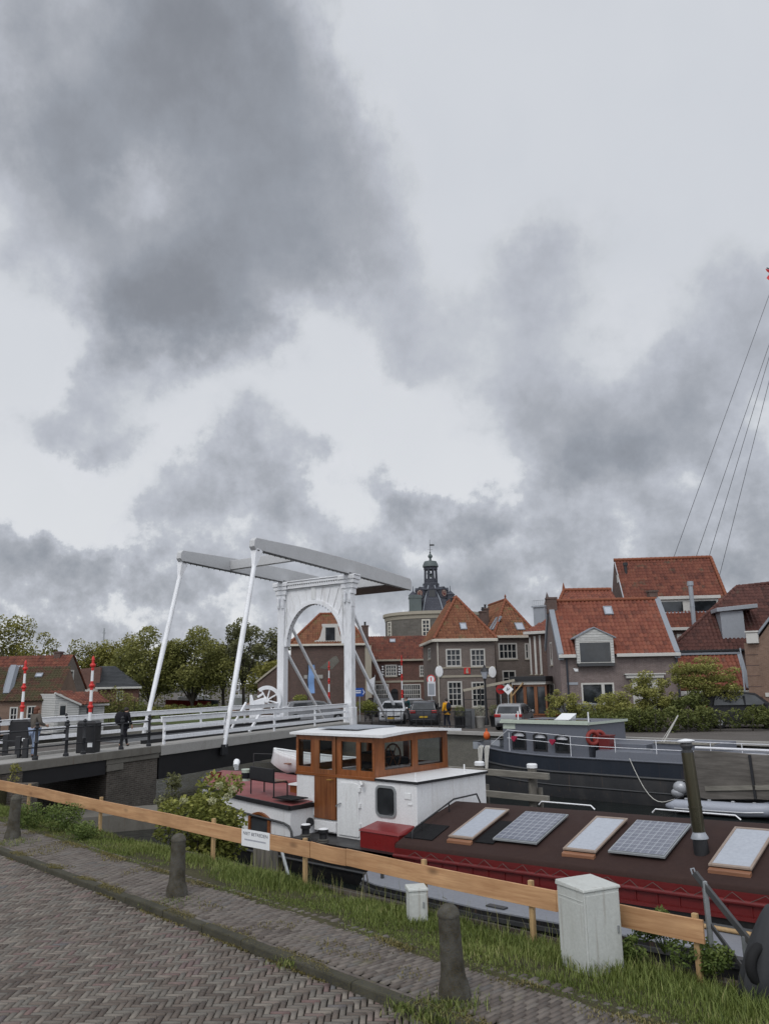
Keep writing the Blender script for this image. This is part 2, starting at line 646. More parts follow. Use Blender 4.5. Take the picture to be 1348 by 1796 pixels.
M['shutter'] = m_paint('black_red_shutter', rgb(.022, .010, .010), .5, .2, None, 5)
M['terracotta_flat'] = m_paint('ridge_tile', rgb(.21, .075, .042), .75, .5, rgb(.12, .06, .035), 6, bump=.3)

# masonry
M['br_grey'] = m_brick('grey_brown_brick', rgb(.150, .115, .098), rgb(.195, .150, .130), rgb(.22, .205, .19))
M['br_dark'] = m_brick('dark_brown_brick', rgb(.105, .062, .052), rgb(.150, .088, .072), rgb(.13, .115, .105))
M['br_red'] = m_brick('red_brick', rgb(.150, .060, .045), rgb(.20, .085, .062), rgb(.17, .14, .125))
M['br_mauve'] = m_brick('mauve_brick', rgb(.165, .118, .112), rgb(.225, .165, .155), rgb(.25, .23, .215))
M['br_orange'] = m_brick('orange_brown_brick', rgb(.21, .12, .082), rgb(.26, .155, .11), rgb(.22, .19, .16))
M['br_tower'] = m_brick('old_tower_stone', rgb(.125, .115, .10), rgb(.165, .152, .135), rgb(.15, .145, .135), .5, .25, .45, rgb(.06, .055, .05), .3)
M['br_pier'] = m_brick('blackened_pier_brick', rgb(.078, .064, .052), rgb(.13, .110, .090), rgb(.16, .15, .135), .23, .075, .5, rgb(.018, .018, .016), .6)
M['board'] = m_brick('white_weatherboard', rgb(.52, .52, .50), rgb(.56, .56, .54), rgb(.26, .26, .25), 9, .16, .25, rgb(.3, .3, .28), .5, .02)

# roofs: colour per tile
M['tile_orange'] = m_var('orange_pantiles', [(0, rgb(.155, .050, .032)), (.4, rgb(.235, .072, .044)), (.8, rgb(.285, .098, .058)), (1, rgb(.19, .075, .052))], .65, 3, .3, .1, .35, (rgb(.10, .085, .05), .62, 1.3))
M['tile_old'] = m_var('weathered_orange_pantiles', [(0, rgb(.14, .056, .032)), (.4, rgb(.225, .088, .046)), (.8, rgb(.28, .125, .066)), (1, rgb(.155, .095, .055))], .75, 3, .35, .1, .3, (rgb(.13, .12, .05), .55, 1.1))
M['tile_red'] = m_var('dull_red_pantiles', [(0, rgb(.105, .036, .026)), (.5, rgb(.19, .062, .04)), (1, rgb(.25, .09, .055))], .75, 3, .35, .1, .3, (rgb(.09, .07, .045), .56, 1.2))
M['tile_brown'] = m_var('dark_brown_tiles', [(0, rgb(.060, .026, .022)), (.5, rgb(.105, .042, .034)), (1, rgb(.14, .058, .045))], .75, 3, .3, .1, .3, (rgb(.07, .06, .04), .6, 1.2))
M['tile_moss'] = m_var('mossy_brown_tiles', [(0, rgb(.065, .034, .024)), (.5, rgb(.11, .052, .034)), (1, rgb(.145, .070, .042))], .85, 3, .35, .1, .3, (rgb(.055, .055, .024), .42, 1.4))
M['tile_slate'] = m_var('dark_slate_tiles', [(0, rgb(.022, .025, .028)), (1, rgb(.045, .048, .052))], .6, 3, .3, .1, .4)

# paving
M['clinker'] = m_var('road_clinkers', [(0, rgb(.090, .070, .057)), (.3, rgb(.155, .125, .102)), (.55, rgb(.152, .138, .118)), (.75, rgb(.220, .192, .160)), (.9, rgb(.165, .105, .095)), (1, rgb(.125, .122, .120))], .72, 9, .28, .3, .45, None, .004)
M['clinker_walk'] = m_var('pavement_clinkers', [(0, rgb(.098, .080, .068)), (.35, rgb(.155, .130, .112)), (.7, rgb(.19, .165, .142)), (1, rgb(.13, .122, .115))], .78, 9, .3, .3, .4, (rgb(.115, .105, .045), .60, 2.2), .004)


def m_ground(name, c1, c2, c3, s=1.4, bump=.5):
    t = NT(name)
    o = t.co()
    n = t.noise(o, s, 8, .68)
    n2 = t.noise(o, s * 22, 5, .7)
    c = t.mix(t.mapr(n, .35, .65, 0, 1), c1, c2)
    c = t.mix(t.mapr(n2, .4, .7, 0, .8), c, c3)
    t.set(c, .95, 0, .2)
    t.bump(n2, bump, .02)
    return t.m


M['joint'] = m_ground('sandy_joint', rgb(.011, .010, .009), rgb(.022, .020, .016), rgb(.009, .008, .007), 1.2)
M['joint_walk'] = m_ground('mossy_joint', rgb(.028, .024, .018), rgb(.06, .058, .026), rgb(.02, .018, .014), 1.2)
M['soil'] = m_ground('verge_soil', rgb(.045, .042, .022), rgb(.075, .07, .032), rgb(.028, .024, .016), .9)
M['stone'] = m_ground('bollard_stone', rgb(.030, .030, .028), rgb(.120, .122, .118), rgb(.100, .074, .028), 4.2, .9)
M['litter'] = m_ground('dry_litter_soil', rgb(.105, .092, .062), rgb(.16, .14, .095), rgb(.05, .044, .03), 1.2)
M['quaytop'] = m_ground('far_quay_paving', rgb(.10, .09, .082), rgb(.14, .125, .115), rgb(.06, .055, .05), .6)
M['lawn'] = m_ground('bank_lawn', rgb(.055, .075, .022), rgb(.085, .10, .03), rgb(.03, .04, .014), .5)
M['kerb'] = m_ground('kerb_stone', rgb(.032, .032, .030), rgb(.062, .060, .052), rgb(.085, .076, .036), 2.4, .4)
M['wallstone'] = m_ground('quay_wall_stone', rgb(.14, .135, .12), rgb(.20, .19, .165), rgb(.07, .068, .055), 1.1)

# solar cells
def m_solar():
    t = NT('solar_cells')
    tc = t.co()
    b = t.new('ShaderNodeTexBrick')
    b.offset = 0
    t.l(tc, b.inputs['Vector'])
    b.inputs['Color1'].default_value = rgb(.105, .115, .15)
    b.inputs['Color2'].default_value = rgb(.135, .145, .18)
    b.inputs['Mortar'].default_value = rgb(.36, .38, .41)
    b.inputs['Scale'].default_value = 1
    b.inputs['Mortar Size'].default_value = .006
    b.inputs['Brick Width'].default_value = .158
    b.inputs['Row Height'].default_value = .158
    w = t.new('ShaderNodeTexWave')
    w.bands_direction = 'X'
    w.inputs['Scale'].default_value = 6
    t.l(tc, w.inputs['Vector'])
    c = t.mix(t.mapr(w.outputs[1], .93, 1, 0, .35), b.outputs['Color'], rgb(.45, .46, .48))
    t.set(c, .2, 0, .5)
    return t.m


M['solar'] = m_solar()


def m_water():
    t = NT('canal_water')
    g = t.new('ShaderNodeNewGeometry').outputs['Position']
    n1 = t.noise(t.scale(g, 1, 1, 1), 1.6, 4, .6, .3)
    n2 = t.noise(t.scale(g, 1, 1, 1), 7, 3, .6, .3)
    h = t.math('ADD', t.math('MULTIPLY', n1, 1.0), t.math('MULTIPLY', n2, .25))
    t.set(rgb(.010, .013, .012), .06, 0, .5)
    t.b.inputs['IOR'].default_value = 1.33
    t.bump(h, .55, .07)
    return t.m


M['water'] = m_water()

LEAF = {
    'far': m_leaf('far_tree_leaves', [(0, rgb(.072, .082, .024)), (.5, rgb(.185, .190, .055)), (1, rgb(.31, .30, .10))]),
    'olive': m_leaf('olive_tree_leaves', [(0, rgb(.085, .082, .020)), (.5, rgb(.200, .195, .046)), (1, rgb(.31, .29, .085))]),
    'grey': m_leaf('grey_green_leaves', [(0, rgb(.075, .082, .038)), (.5, rgb(.155, .160, .072)), (1, rgb(.23, .23, .115))]),
    'bush': m_leaf('yellow_green_bush_leaves', [(0, rgb(.055, .068, .016)), (.5, rgb(.190, .210, .048)), (1, rgb(.36, .36, .10))]),
    'maple': m_leaf('feathery_shrub_leaves', [(0, rgb(.075, .082, .024)), (.5, rgb(.235, .235, .062)), (1, rgb(.43, .41, .14))]),
    'dark': m_leaf('dark_shrub_leaves', [(0, rgb(.030, .042, .014)), (.5, rgb(.105, .125, .034)), (1, rgb(.19, .205, .065))]),
    'grass': m_leaf('verge_grass', [(0, rgb(.060, .090, .018)), (.45, rgb(.150, .190, .046)), (.8, rgb(.225, .255, .080)), (1, rgb(.37, .34, .16))], .2),
    'weed': m_leaf('weed_leaves', [(0, rgb(.042, .068, .016)), (.5, rgb(.10, .145, .034)), (1, rgb(.18, .22, .065))], .2),
    'pale': m_leaf('pale_plant', [(0, rgb(.24, .25, .20)), (1, rgb(.42, .42, .34))], .2),
    'blossom': m_leaf('cream_blossom', [(0, rgb(.32, .33, .16)), (1, rgb(.58, .57, .38))], .2),
    'straw': m_leaf('dry_moss_tufts', [(0, rgb(.085, .075, .022)), (.5, rgb(.16, .135, .045)), (1, rgb(.24, .205, .09))], .1),
}
M['bark'] = m_wood('bark', rgb(.035, .030, .024), rgb(.075, .065, .052), 1, 1, .15, .9, 7, bump=.5)
# ------------------------------------------------------------------ camera
cam = bpy.data.cameras.new('camera')
cam.sensor_fit = 'VERTICAL'
cam.sensor_height = 36.0
cam.lens = FPX / 1796 * 36.0
cam.clip_start = .1
cam.clip_end = 3000
camo = bpy.data.objects.new('camera', cam)
COL.objects.link(camo)
camo.matrix_world = Matrix.Translation((0, 0, EYE)) @ Matrix.Rotation(PI / 2 + PITCH, 4, 'X') @ Matrix.Rotation(-ROLL, 4, 'Z')
sc.camera = camo

sc.render.resolution_x, sc.render.resolution_y = 768, 1024
sc.view_settings.view_transform = 'Standard'
sc.view_settings.look = 'None'
sc.view_settings.exposure = 0
sc.render.engine = 'CYCLES'
sc.cycles.max_bounces = 6
sc.cycles.transparent_max_bounces = 6
sc.cycles.use_denoising = True

# ------------------------------------------------------------------ sky: Nishita behind an overcast of procedural cloud
SUN_EL, SUN_AZ = R(48), R(205)      # azimuth clockwise from +Y: behind the camera, a little to the left
world = bpy.data.worlds.new('World')
sc.world = world
world.use_nodes = True


def build_sky():
    t = NT.__new__(NT)
    t.m = world
    t.t = world.node_tree
    t.n = t.t.nodes
    bg = t.n['Background']
    sky = t.new('ShaderNodeTexSky')
    sky.sky_type = 'NISHITA'
    sky.sun_disc = False
    sky.sun_elevation = SUN_EL
    sky.sun_rotation = SUN_AZ
    sky.air_density = 1.2
    sky.dust_density = 2.5
    d = t.co('Generated')
    sp = t.new('ShaderNodeSeparateXYZ')
    t.l(d, sp.inputs[0])
    az = t.math('ARCTAN2', sp.outputs[0], sp.outputs[1])
    el = t.math('ARCSINE', sp.outputs[2])
    # cloud texture space: angular, stretched a little in elevation
    cb = t.new('ShaderNodeCombineXYZ')
    t.l(az, cb.inputs[0])
    t.l(el, cb.inputs[1])
    ae = cb.outputs[0]

    def vnoise(scale, detail, rough, off, dim4='3D'):
        x = t.new('ShaderNodeTexNoise')
        x.inputs['Scale'].default_value = scale
        x.inputs['Detail'].default_value = detail
        x.inputs['Roughness'].default_value = rough
        mp = t.new('ShaderNodeMapping')
        mp.inputs['Location'].default_value = off
        t.l(ae, mp.inputs['Vector'])
        t.l(mp.outputs[0], x.inputs['Vector'])
        return x

    def warp(amount, scale, detail, off):
        w = vnoise(scale, detail, .62, off)
        s = t.new('ShaderNodeVectorMath', operation='SUBTRACT')
        t.l(w.outputs['Color'], s.inputs[0])
        s.inputs[1].default_value = (.5, .5, .5)
        m = t.new('ShaderNodeVectorMath', operation='SCALE')
        m.inputs['Scale'].default_value = amount
        t.l(s.outputs[0], m.inputs[0])
        return m.outputs[0]

    a = t.new('ShaderNodeVectorMath', operation='ADD')
    t.l(ae, a.inputs[0])
    t.l(warp(.30, 3.4, 8, (3.1, 1.7, 0.3)), a.inputs[1])
    wp = a.outputs[0]

    def ang(u, v):
        r = ray(u, v).normalized()
        return math.atan2(r.x, r.y), math.asin(r.z)

    # big masses: centre (photo px), radii (px), weight
    blobs = [
        (120, 120, 330, 280, .36), (400, 40, 260, 200, .40), (330, 480, 330, 200, .44), (400, 260, 320, 240, .34),
        (570, 330, 270, 220, .28), (300, 600, 260, 130, .36), (30, 320, 180, 240, .24), (690, 500, 170, 170, .24), (330, 520, 230, 120, .34), (100, 210, 110, 170, .16), (400, 150, 150, 200, .14),
        (195, 270, 130, 90, -.22), (580, 560, 120, 120, -.16), (60, 560, 130, 150, -.14), (640, 110, 90, 170, -.10),
        (180, 720, 160, 80, .16), (250, 765, 80, 50, .14),
        (1010, 470, 240, 110, .20), (880, 620, 290, 170, .15), (1060, 710, 330, 140, .32), (1290, 640, 190, 220, .32), (1060, 800, 260, 80, .26), (950, 560, 200, 120, .10),
        (450, 800, 120, 100, .38), (400, 885, 200, 90, .30), (570, 930, 220, 80, .22),
        (665, 820, 110, 50, .40), (780, 870, 180, 60, .46), (900, 930, 180, 80, .22),
        (1080, 890, 200, 70, .26), (1000, 1000, 320, 80, .24), (1310, 880, 160, 170, .28), (1240, 960, 180, 80, .14),
        (60, 985, 190, 60, .30), (280, 1000, 220, 70, .30), (120, 1065, 420, 75, .26), (300, 1140, 500, 70, .24), (1000, 1150, 500, 70, .24), (640, 1030, 300, 100, .34), (1150, 1060, 420, 90, .30),
        (1020, 150, 460, 320, -.10), (850, 830, 70, 60, -.10), (50, 860, 230, 90, -.12), (330, 1085, 160, 45, -.10), (640, 700, 200, 70, -.10),
    ]
    tot = None
    for u, v, ru, rv, w in blobs:
        A0, E0 = ang(u, v)
        A1 = ang(u + ru, v)[0] - A0
        E1 = E0 - ang(u, v + rv)[1]
        s = t.new('ShaderNodeVectorMath', operation='SUBTRACT')
        t.l(wp, s.inputs[0])
        s.inputs[1].default_value = (A0, E0, 0)
        m = t.new('ShaderNodeVectorMath', operation='MULTIPLY')
        t.l(s.outputs[0], m.inputs[0])
        m.inputs[1].default_value = (1 / A1, 1 / E1, 0)
        ln = t.new('ShaderNodeVectorMath', operation='LENGTH')
        t.l(m.outputs[0], ln.inputs[0])
        mr = t.new('ShaderNodeMapRange', interpolation_type='SMOOTHSTEP')
        mr.inputs[1].default_value, mr.inputs[2].default_value = 1.15, .15
        mr.inputs[3].default_value, mr.inputs[4].default_value = 0, w
        t.l(ln.outputs['Value'], mr.inputs[0])
        tot = mr.outputs[0] if tot is None else t.math('ADD', tot, mr.outputs[0])
    # billow detail, finer towards the horizon
    n1 = vnoise(4.4, 9, .58, (.4, .1, 1.2))
    n2 = vnoise(13, 9, .62, (2.2, .6, .7))
    n3 = vnoise(2.1, 4, .5, (7.2, 3.6, .2))
    low = t.mapr(el, R(2), R(22), 1, 0)
    det = t.math('MULTIPLY', t.math('SUBTRACT', n1.outputs[0], .5), 1.15)
    det = t.math('ADD', det, t.math('MULTIPLY', t.math('SUBTRACT', n2.outputs[0], .5), t.mapr(low, 0, 1, .42, 1.9)))
    n5 = vnoise(38, 7, .62, (1.2, 5.6, .7))
    det = t.math('ADD', det, t.math('MULTIPLY', t.math('SUBTRACT', n5.outputs[0], .5), t.mapr(low, 0, 1, .06, .55)))
    elsewhere = t.math('MULTIPLY', t.math('SUBTRACT', n3.outputs[0], .35), 1.3)
    front = t.mapr(sp.outputs[1], .15, .4, 0, 1)
    dens = t.math('ADD', t.math('MULTIPLY', tot, front), t.math('MULTIPLY', elsewhere, t.math('SUBTRACT', 1, front)))
    amt = t.math('ADD', t.mapr(dens, -.05, .45, .26, .78), t.math('MULTIPLY', low, .18))
    dens = t.math('ADD', t.math('ADD', dens, .075), t.math('MULTIPLY', det, t.math('MULTIPLY', amt, 1.12)))
    dens = t.math('ADD', dens, t.math('MULTIPLY', t.math('ADD', t.math('MULTIPLY', low, .8), .2), t.mapr(dens, .12, .26, -.07, .09)))
    c = t.ramp(t.math('MULTIPLY', dens, .76), [(0.000, srgb(208, 212, 219)), (0.085, srgb(206, 210, 217)), (0.170, srgb(202, 206, 212)), (0.272, srgb(186, 190, 199)), (0.391, srgb(168, 172, 180)), (0.544, srgb(150, 155, 164)), (0.714, srgb(137, 141, 149)), (0.977, srgb(122, 126, 134))])
    # thin bright rims where a cloud edge is lit from behind
    rim = t.math('MULTIPLY', t.math('MULTIPLY', t.mapr(dens, .02, .14, 0, 1), t.mapr(dens, .30, .16, 0, 1)), t.mapr(n2.outputs[0], .42, .62, .1, .85))
    c = t.mix(t.math('MULTIPLY', t.mapr(dens, .24, .06, 0, 1), t.mapr(el, R(4), R(30), .9, .1)), c, srgb(226, 228, 231))
    c = t.mix(t.math('MULTIPLY', rim, t.mapr(el, R(8), R(28), 1, .30)), c, srgb(224, 226, 231))
    veil = t.math('ADD', t.math('MULTIPLY', t.math('SUBTRACT', n3.outputs[0], .5), .28), t.math('MULTIPLY', t.math('SUBTRACT', n1.outputs[0], .5), .22))
    c = t.mix(1.0, c, t.ramp(t.math('ADD', veil, .5), [(.25, (.86, .875, .90, 1)), (.5, (1, 1, 1, 1)), (.75, (1.10, 1.095, 1.08, 1))]), 'MULTIPLY')
    # brighter towards the zenith and behind the camera: boost added to the unseen sky to light the scene
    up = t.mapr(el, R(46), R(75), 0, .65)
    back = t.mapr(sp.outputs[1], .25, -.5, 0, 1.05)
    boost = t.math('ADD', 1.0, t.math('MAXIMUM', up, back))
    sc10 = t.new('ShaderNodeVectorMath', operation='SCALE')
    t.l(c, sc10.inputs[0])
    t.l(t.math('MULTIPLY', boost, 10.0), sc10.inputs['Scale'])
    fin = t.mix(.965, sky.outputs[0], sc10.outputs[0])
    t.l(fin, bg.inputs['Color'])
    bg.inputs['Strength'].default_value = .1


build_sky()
sun = bpy.data.lights.new('sun', 'SUN')
sun.energy = 1.0
sun.angle = R(22)
sun.color = (1, .965, .92)
suno = bpy.data.objects.new('sun', sun)
COL.objects.link(suno)
sdir = Vector((math.sin(SUN_AZ) * math.cos(SUN_EL), math.cos(SUN_AZ) * math.cos(SUN_EL), math.sin(SUN_EL)))
suno.rotation_euler = (-sdir).to_track_quat('-Z', 'Y').to_euler()
suno.location = (0, -20, 40)

# ------------------------------------------------------------------ water and land
mb = MB()
mb.quad((-900, -200, ZW), (900, -200, ZW), (900, 1500, ZW), (-900, 1500, ZW))
struct('water', mb, M['water'])

K0, K1 = Vector((-7.88, 17.19, 0)), Vector((.35, 8.75, 0))
KA = math.atan2(K1.y - K0.y, K1.x - K0.x)
KD, KN = Vector((math.cos(KA), math.sin(KA), 0)), Vector((-math.sin(KA), math.cos(KA), 0))
KW = K0.dot(KN)                        # kerb line offset


def KP(r, w, z=0):
    return KD * r + KN * w + Vector((0, 0, z))


def gz(s):                             # level of the verge along the quay
    return -.33 + max(0, -s - 4) * .0165


QT = 10.3                             # quay edge


def slab(name, pts, z, mat, depth=0):
    b = MB()
    if depth: b.prism([(p[0], p[1]) for p in pts], z - depth, z)
    else: b.poly([(p[0], p[1], z) for p in pts])
    return struct(name, b, M[mat])


# carriageway: dark jointing bed, individual clinkers laid in herringbone
bed = MB()
bed.poly([tuple(KP(-90, KW + .05, -.036)), tuple(KP(-90, -60, -.036)), tuple(KP(60, -60, -.036)), tuple(KP(60, KW + .05, -.036))])
struct('road_bed', bed, M['joint'])


def brick_field(name, mat, items):
    """items: (centre x, y, z, angle, length, width, height, tone)"""
    n = len(items)
    it = np.array(items, dtype=np.float64)
    rg = np.random.RandomState(5)
    ca, sa = np.cos(it[:, 3]), np.sin(it[:, 3])
    V = np.zeros((n, 8, 3))
    hl, hw = it[:, 4] / 2, it[:, 5] / 2
    tilt = rg.normal(0, .012, (n, 2))
    for k, (sx, sy) in enumerate(((-1, -1), (1, -1), (1, 1), (-1, 1))):
        for lay, (inset, dz) in enumerate(((0.0, -.032), (.0052, 0.0))):
            lx, ly = sx * (hl - inset), sy * (hw - inset)
            V[:, lay * 4 + k, 0] = it[:, 0] + lx * ca - ly * sa
            V[:, lay * 4 + k, 1] = it[:, 1] + lx * sa + ly * ca
            V[:, lay * 4 + k, 2] = it[:, 2] + dz + (lx * tilt[:, 0] + ly * tilt[:, 1] * 2 if lay else 0)
    base = np.arange(n)[:, None] * 8
    fs = np.array([(4, 5, 6, 7), (0, 1, 5, 4), (1, 2, 6, 5), (2, 3, 7, 6), (3, 0, 4, 7)])
    Fq = (base[:, None, :] + fs[None, :, :]).reshape(-1, 4)
    A = np.repeat(it[:, 7], 5)
    me = np_mesh(name, V.reshape(-1, 3), Fq, A)
    o = link(name, me, M[mat])
    o['kind'] = 'structure'
    return o


def herringbone():
    L, W = .213, .071
    n = 3
    items = []
    ox, oy = -9.0, 3.0
    rg = random.Random(3)
    for k in range(-40, 260):
        for m in range(-45, 60):
            for kind in (0, 1):
                if kind == 0: x, y, lx, ly = k + 2 * n * m, k, n, 1
                else: x, y, lx, ly = k + 2 * n * m, k + 1, 1, n
                cx, cy = ox + (x + lx / 2) * W, oy + (y + ly / 2) * W
                w = cx * KN.x + cy * KN.y
                r = cx * KD.x + cy * KD.y
                if not (KW - 5.6 < w < KW + .06 and -23 < r < -2.0): continue
                tone = mnoise.noise(Vector((cx * .8, cy * .8, 0))) * .40 + rg.random() * .85 + .05
                zz = .018 * mnoise.noise(Vector((cx * .55, cy * .55, 3))) + rg.gauss(0, .0016)
                items.append((cx + rg.gauss(0, .0012), cy + rg.gauss(0, .0012), zz, (0 if kind == 0 else PI / 2) + rg.gauss(0, .012), L - .009, W - .011, .05, min(1, max(0, tone))))
    return items


brick_field('road', 'clinker', herringbone())

# kerb stones
mb = MB()
r = -24.0
while r < 6:
    L = rnd.uniform(.85, 1.15)
    z = .095 + rnd.gauss(0, .006)
    jt = rnd.gauss(0, .006)
    mb.hexa([KP(r + .006, KW + jt, -.2), KP(r + L - .006, KW + jt, -.2), KP(r + L - .006, KW + .15, -.2), KP(r + .006, KW + .15, -.2),
             KP(r + .006, KW + .012 + jt, z), KP(r + L - .006, KW + .012 + jt, z), KP(r + L - .006, KW + .15, z + .004), KP(r + .006, KW + .15, z + .004)])
    r += L
kb = struct('kerb', mb, M['kerb'])
bv = kb.modifiers.new('bevel', 'BEVEL')
bv.width = .02
bv.segments = 2

# pavement of clinkers, long side across the walk, soldier row against the kerb
PW0, PW1 = .155, 1.34
mb = MB()
mb.poly([tuple(KP(-60, KW + .14, .04)), tuple(KP(14, KW + .14, .04)), tuple(KP(14, KW + PW1 + .25, .03)), tuple(KP(-60, KW + PW1 + .25, .03))])
struct('pavement_bed', mb, M['joint_walk'])
items = []
rg = random.Random(8)
r = -26.0
while r < 2:
    p = KP(r, KW + .185)
    items.append((p.x, p.y, .09, KA, .20, .062, .05, rg.random()))
    r += .208
r = -26.0
i = 0
while r < 2.5:
    w = .235 + (i % 2) * .104 - .104
    while w < PW1 + .16 * mnoise.noise(Vector((r * .8, 0, 2))):
        wm = w + .104
        if wm > .30:
            p = KP(r + rg.gauss(0, .002), KW + wm)
            zz = .084 - (wm - .2) * .014 + .014 * mnoise.noise(Vector((p.x * .9, p.y * .9, 1))) + rg.gauss(0, .003)
            items.append((p.x, p.y, zz, KA + PI / 2 + rg.gauss(0, .02) + .05 * math.sin(r * .9), .203, .0665, .05, min(1, max(0, rg.random() * .8 + .1 + .3 * mnoise.noise(Vector((p.x, p.y, 7)))))))
        w += .208
    r += .073
    i += 1
brick_field('pavement', 'clinker_walk', items)


# verge between pavement and quay edge
def verge_pt(s, f):
    """f 0 at the pavement, 1 at the quay edge"""
    e = QW(s, QT)
    # pavement edge point on the same s line
    o = QW(s, 0)
    n = QW(0, 1)
    w0 = o.dot(KN)
    k = (KW + PW1 - w0) / n.dot(KN)
    a = QW(s, k)
    p = a.lerp(e, f)
    z = (.078 * (1 - f) if f >= 0 else .078 + f * .35) + gz(s) * max(0, f) + .05 * mnoise.noise(Vector((p.x * .8, p.y * .8, 5))) * min(1, max(0, f) * 3) * (1 if f < .95 else .3)
    return Vector((p.x, p.y, z))


mb = MB()
rows = []
for i in range(0, 81):
    s = -32 + i * .5
    rows.append([tuple(verge_pt(s, -.07 + .05 * mnoise.noise(Vector((s * 1.1, 3, 1)))))] + [tuple(verge_pt(s, j / 10)) for j in range(11)])
mb.grid(rows)
struct('verge_ground', mb, M['soil'])

# near quay retaining wall and the bank round to the bridge
mb = MB()
a, b_ = QW(12, QT + .004), QW(-26, QT + .004)
mb.quad((a.x, a.y, -4), (b_.x, b_.y, -4), (b_.x, b_.y, gz(-26) + .0), (a.x, a.y, gz(12) - .0))
qw = obj('near_quay_wall', mb, M['br_pier'])
tag(qw, 'dark retaining wall below the grass verge, dropping to the water behind the red barge', 'quay wall')

# far land: one sheet to the horizon
e0, e1 = QW(60, 36.0), QW(-37.5, 36.0)
far_pts = [(e0.x, e0.y), (e1.x, e1.y), (-10.5, 57.5), (-16, 60), (-200, 62), (-1500, 200), (-1500, 2500), (1500, 2500), (1500, e0.y)]
mb = MB()
mb.poly([(x, y, ZF) for x, y in reversed(far_pts)])
struct('far_quay_ground', mb, M['quaytop'])
mb = MB()
for (x0, y0), (x1, y1) in zip(far_pts[0:4], far_pts[1:5]):
    mb.quad((x0, y0, -4), (x1, y1, -4), (x1, y1, ZF), (x0, y0, ZF))
tag(obj('far_quay_wall', mb, M['wallstone']), 'pale stone quay wall across the water below the parked cars', 'quay wall')
# coping of the far quay
mb = MB()
d0 = (e1 - e0).normalized()
mb.beam((e0.x, e0.y - .12, ZF + .06), (e1.x, e1.y - .12, ZF + .06), .45, .16)
struct('far_quay_coping', mb, M['concrete_lt'])
# lawn on the bank beyond the bridge
mb = MB()
mb.poly([(-60, 64, ZF + .03), (-10.5, 60, ZF + .03), (-9, 76, ZF + .03), (-11, 105, ZF + .05), (-80, 110, ZF + .05)])
struct('bank_lawn', mb, M['lawn'])
# near bank at the left, running under the bridge approach
mb = MB()
c0, c1 = QW(-25.2, QT - .25), QW(-60, QT - .25)
mb.prism([(c0.x, c0.y), (-12.0, 27.0), (-13.2, 29.0), (-16, 30.6), (-90, 62), (c1.x, c1.y)], -4, .2)
struct('near_bank', mb, M['soil'])
# ------------------------------------------------------------------ foliage tools
def leaf_quads(P, size, rg, aspect=.55, droop=0.0, A=None):
    """P (n,3) leaf centres -> V,F,A of little folded leaves"""
    n = len(P)
    d = rg.normal(size=(n, 3))
    d[:, 2] = d[:, 2] * .6 - droop
    d /= np.linalg.norm(d, axis=1)[:, None] + 1e-9
    q = rg.normal(size=(n, 3))
    s = np.cross(d, q)
    s /= np.linalg.norm(s, axis=1)[:, None] + 1e-9
    L = size * rg.uniform(.6, 1.3, n)[:, None]
    V = np.zeros((n, 4, 3))
    V[:, 0] = P - d * L * .5
    V[:, 1] = P + s * L * aspect * .5 + d * L * .05
    V[:, 2] = P + d * L * .5
    V[:, 3] = P - s * L * aspect * .5 + d * L * .05
    Fq = np.arange(n * 4).reshape(n, 4)
    if A is None: A = rg.uniform(0, 1, n)
    return V.reshape(-1, 3), Fq, A


def crown_points(clumps, n, rg, lo=.25):
    """clumps: (x,y,z,rx,ry,rz); points mostly in the outer shell, brighter on top"""
    w = np.array([c[3] * c[4] * c[5] for c in clumps]) ** .67
    cnt = rg.multinomial(n, w / w.sum())
    Ps, As = [], []
    for c, k in zip(clumps, cnt):
        d = rg.normal(size=(k, 3))
        d /= np.linalg.norm(d, axis=1)[:, None] + 1e-9
        rr = rg.uniform(lo, 1, k) ** .5
        p = d * rr[:, None] * np.array(c[3:6]) + np.array(c[:3])
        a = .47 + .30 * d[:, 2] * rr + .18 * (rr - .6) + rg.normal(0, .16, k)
        Ps.append(p)
        As.append(a)
    return np.concatenate(Ps), np.clip(np.concatenate(As), 0, 1)


def clump_set(rg, cx, cy, cz, rx, ry, rz, k, cr, flat=.8, bottom=-.7):
    out = []
    while len(out) < k:
        d = rg.normal(size=3)
        d /= np.linalg.norm(d)
        if d[2] < bottom: continue
        f = rg.uniform(.45, 1.0)
        r_ = cr * rg.uniform(.6, 1.35)
        out.append((cx + d[0] * rx * f, cy + d[1] * ry * f, cz + d[2] * rz * f, r_, r_, r_ * flat))
    return out


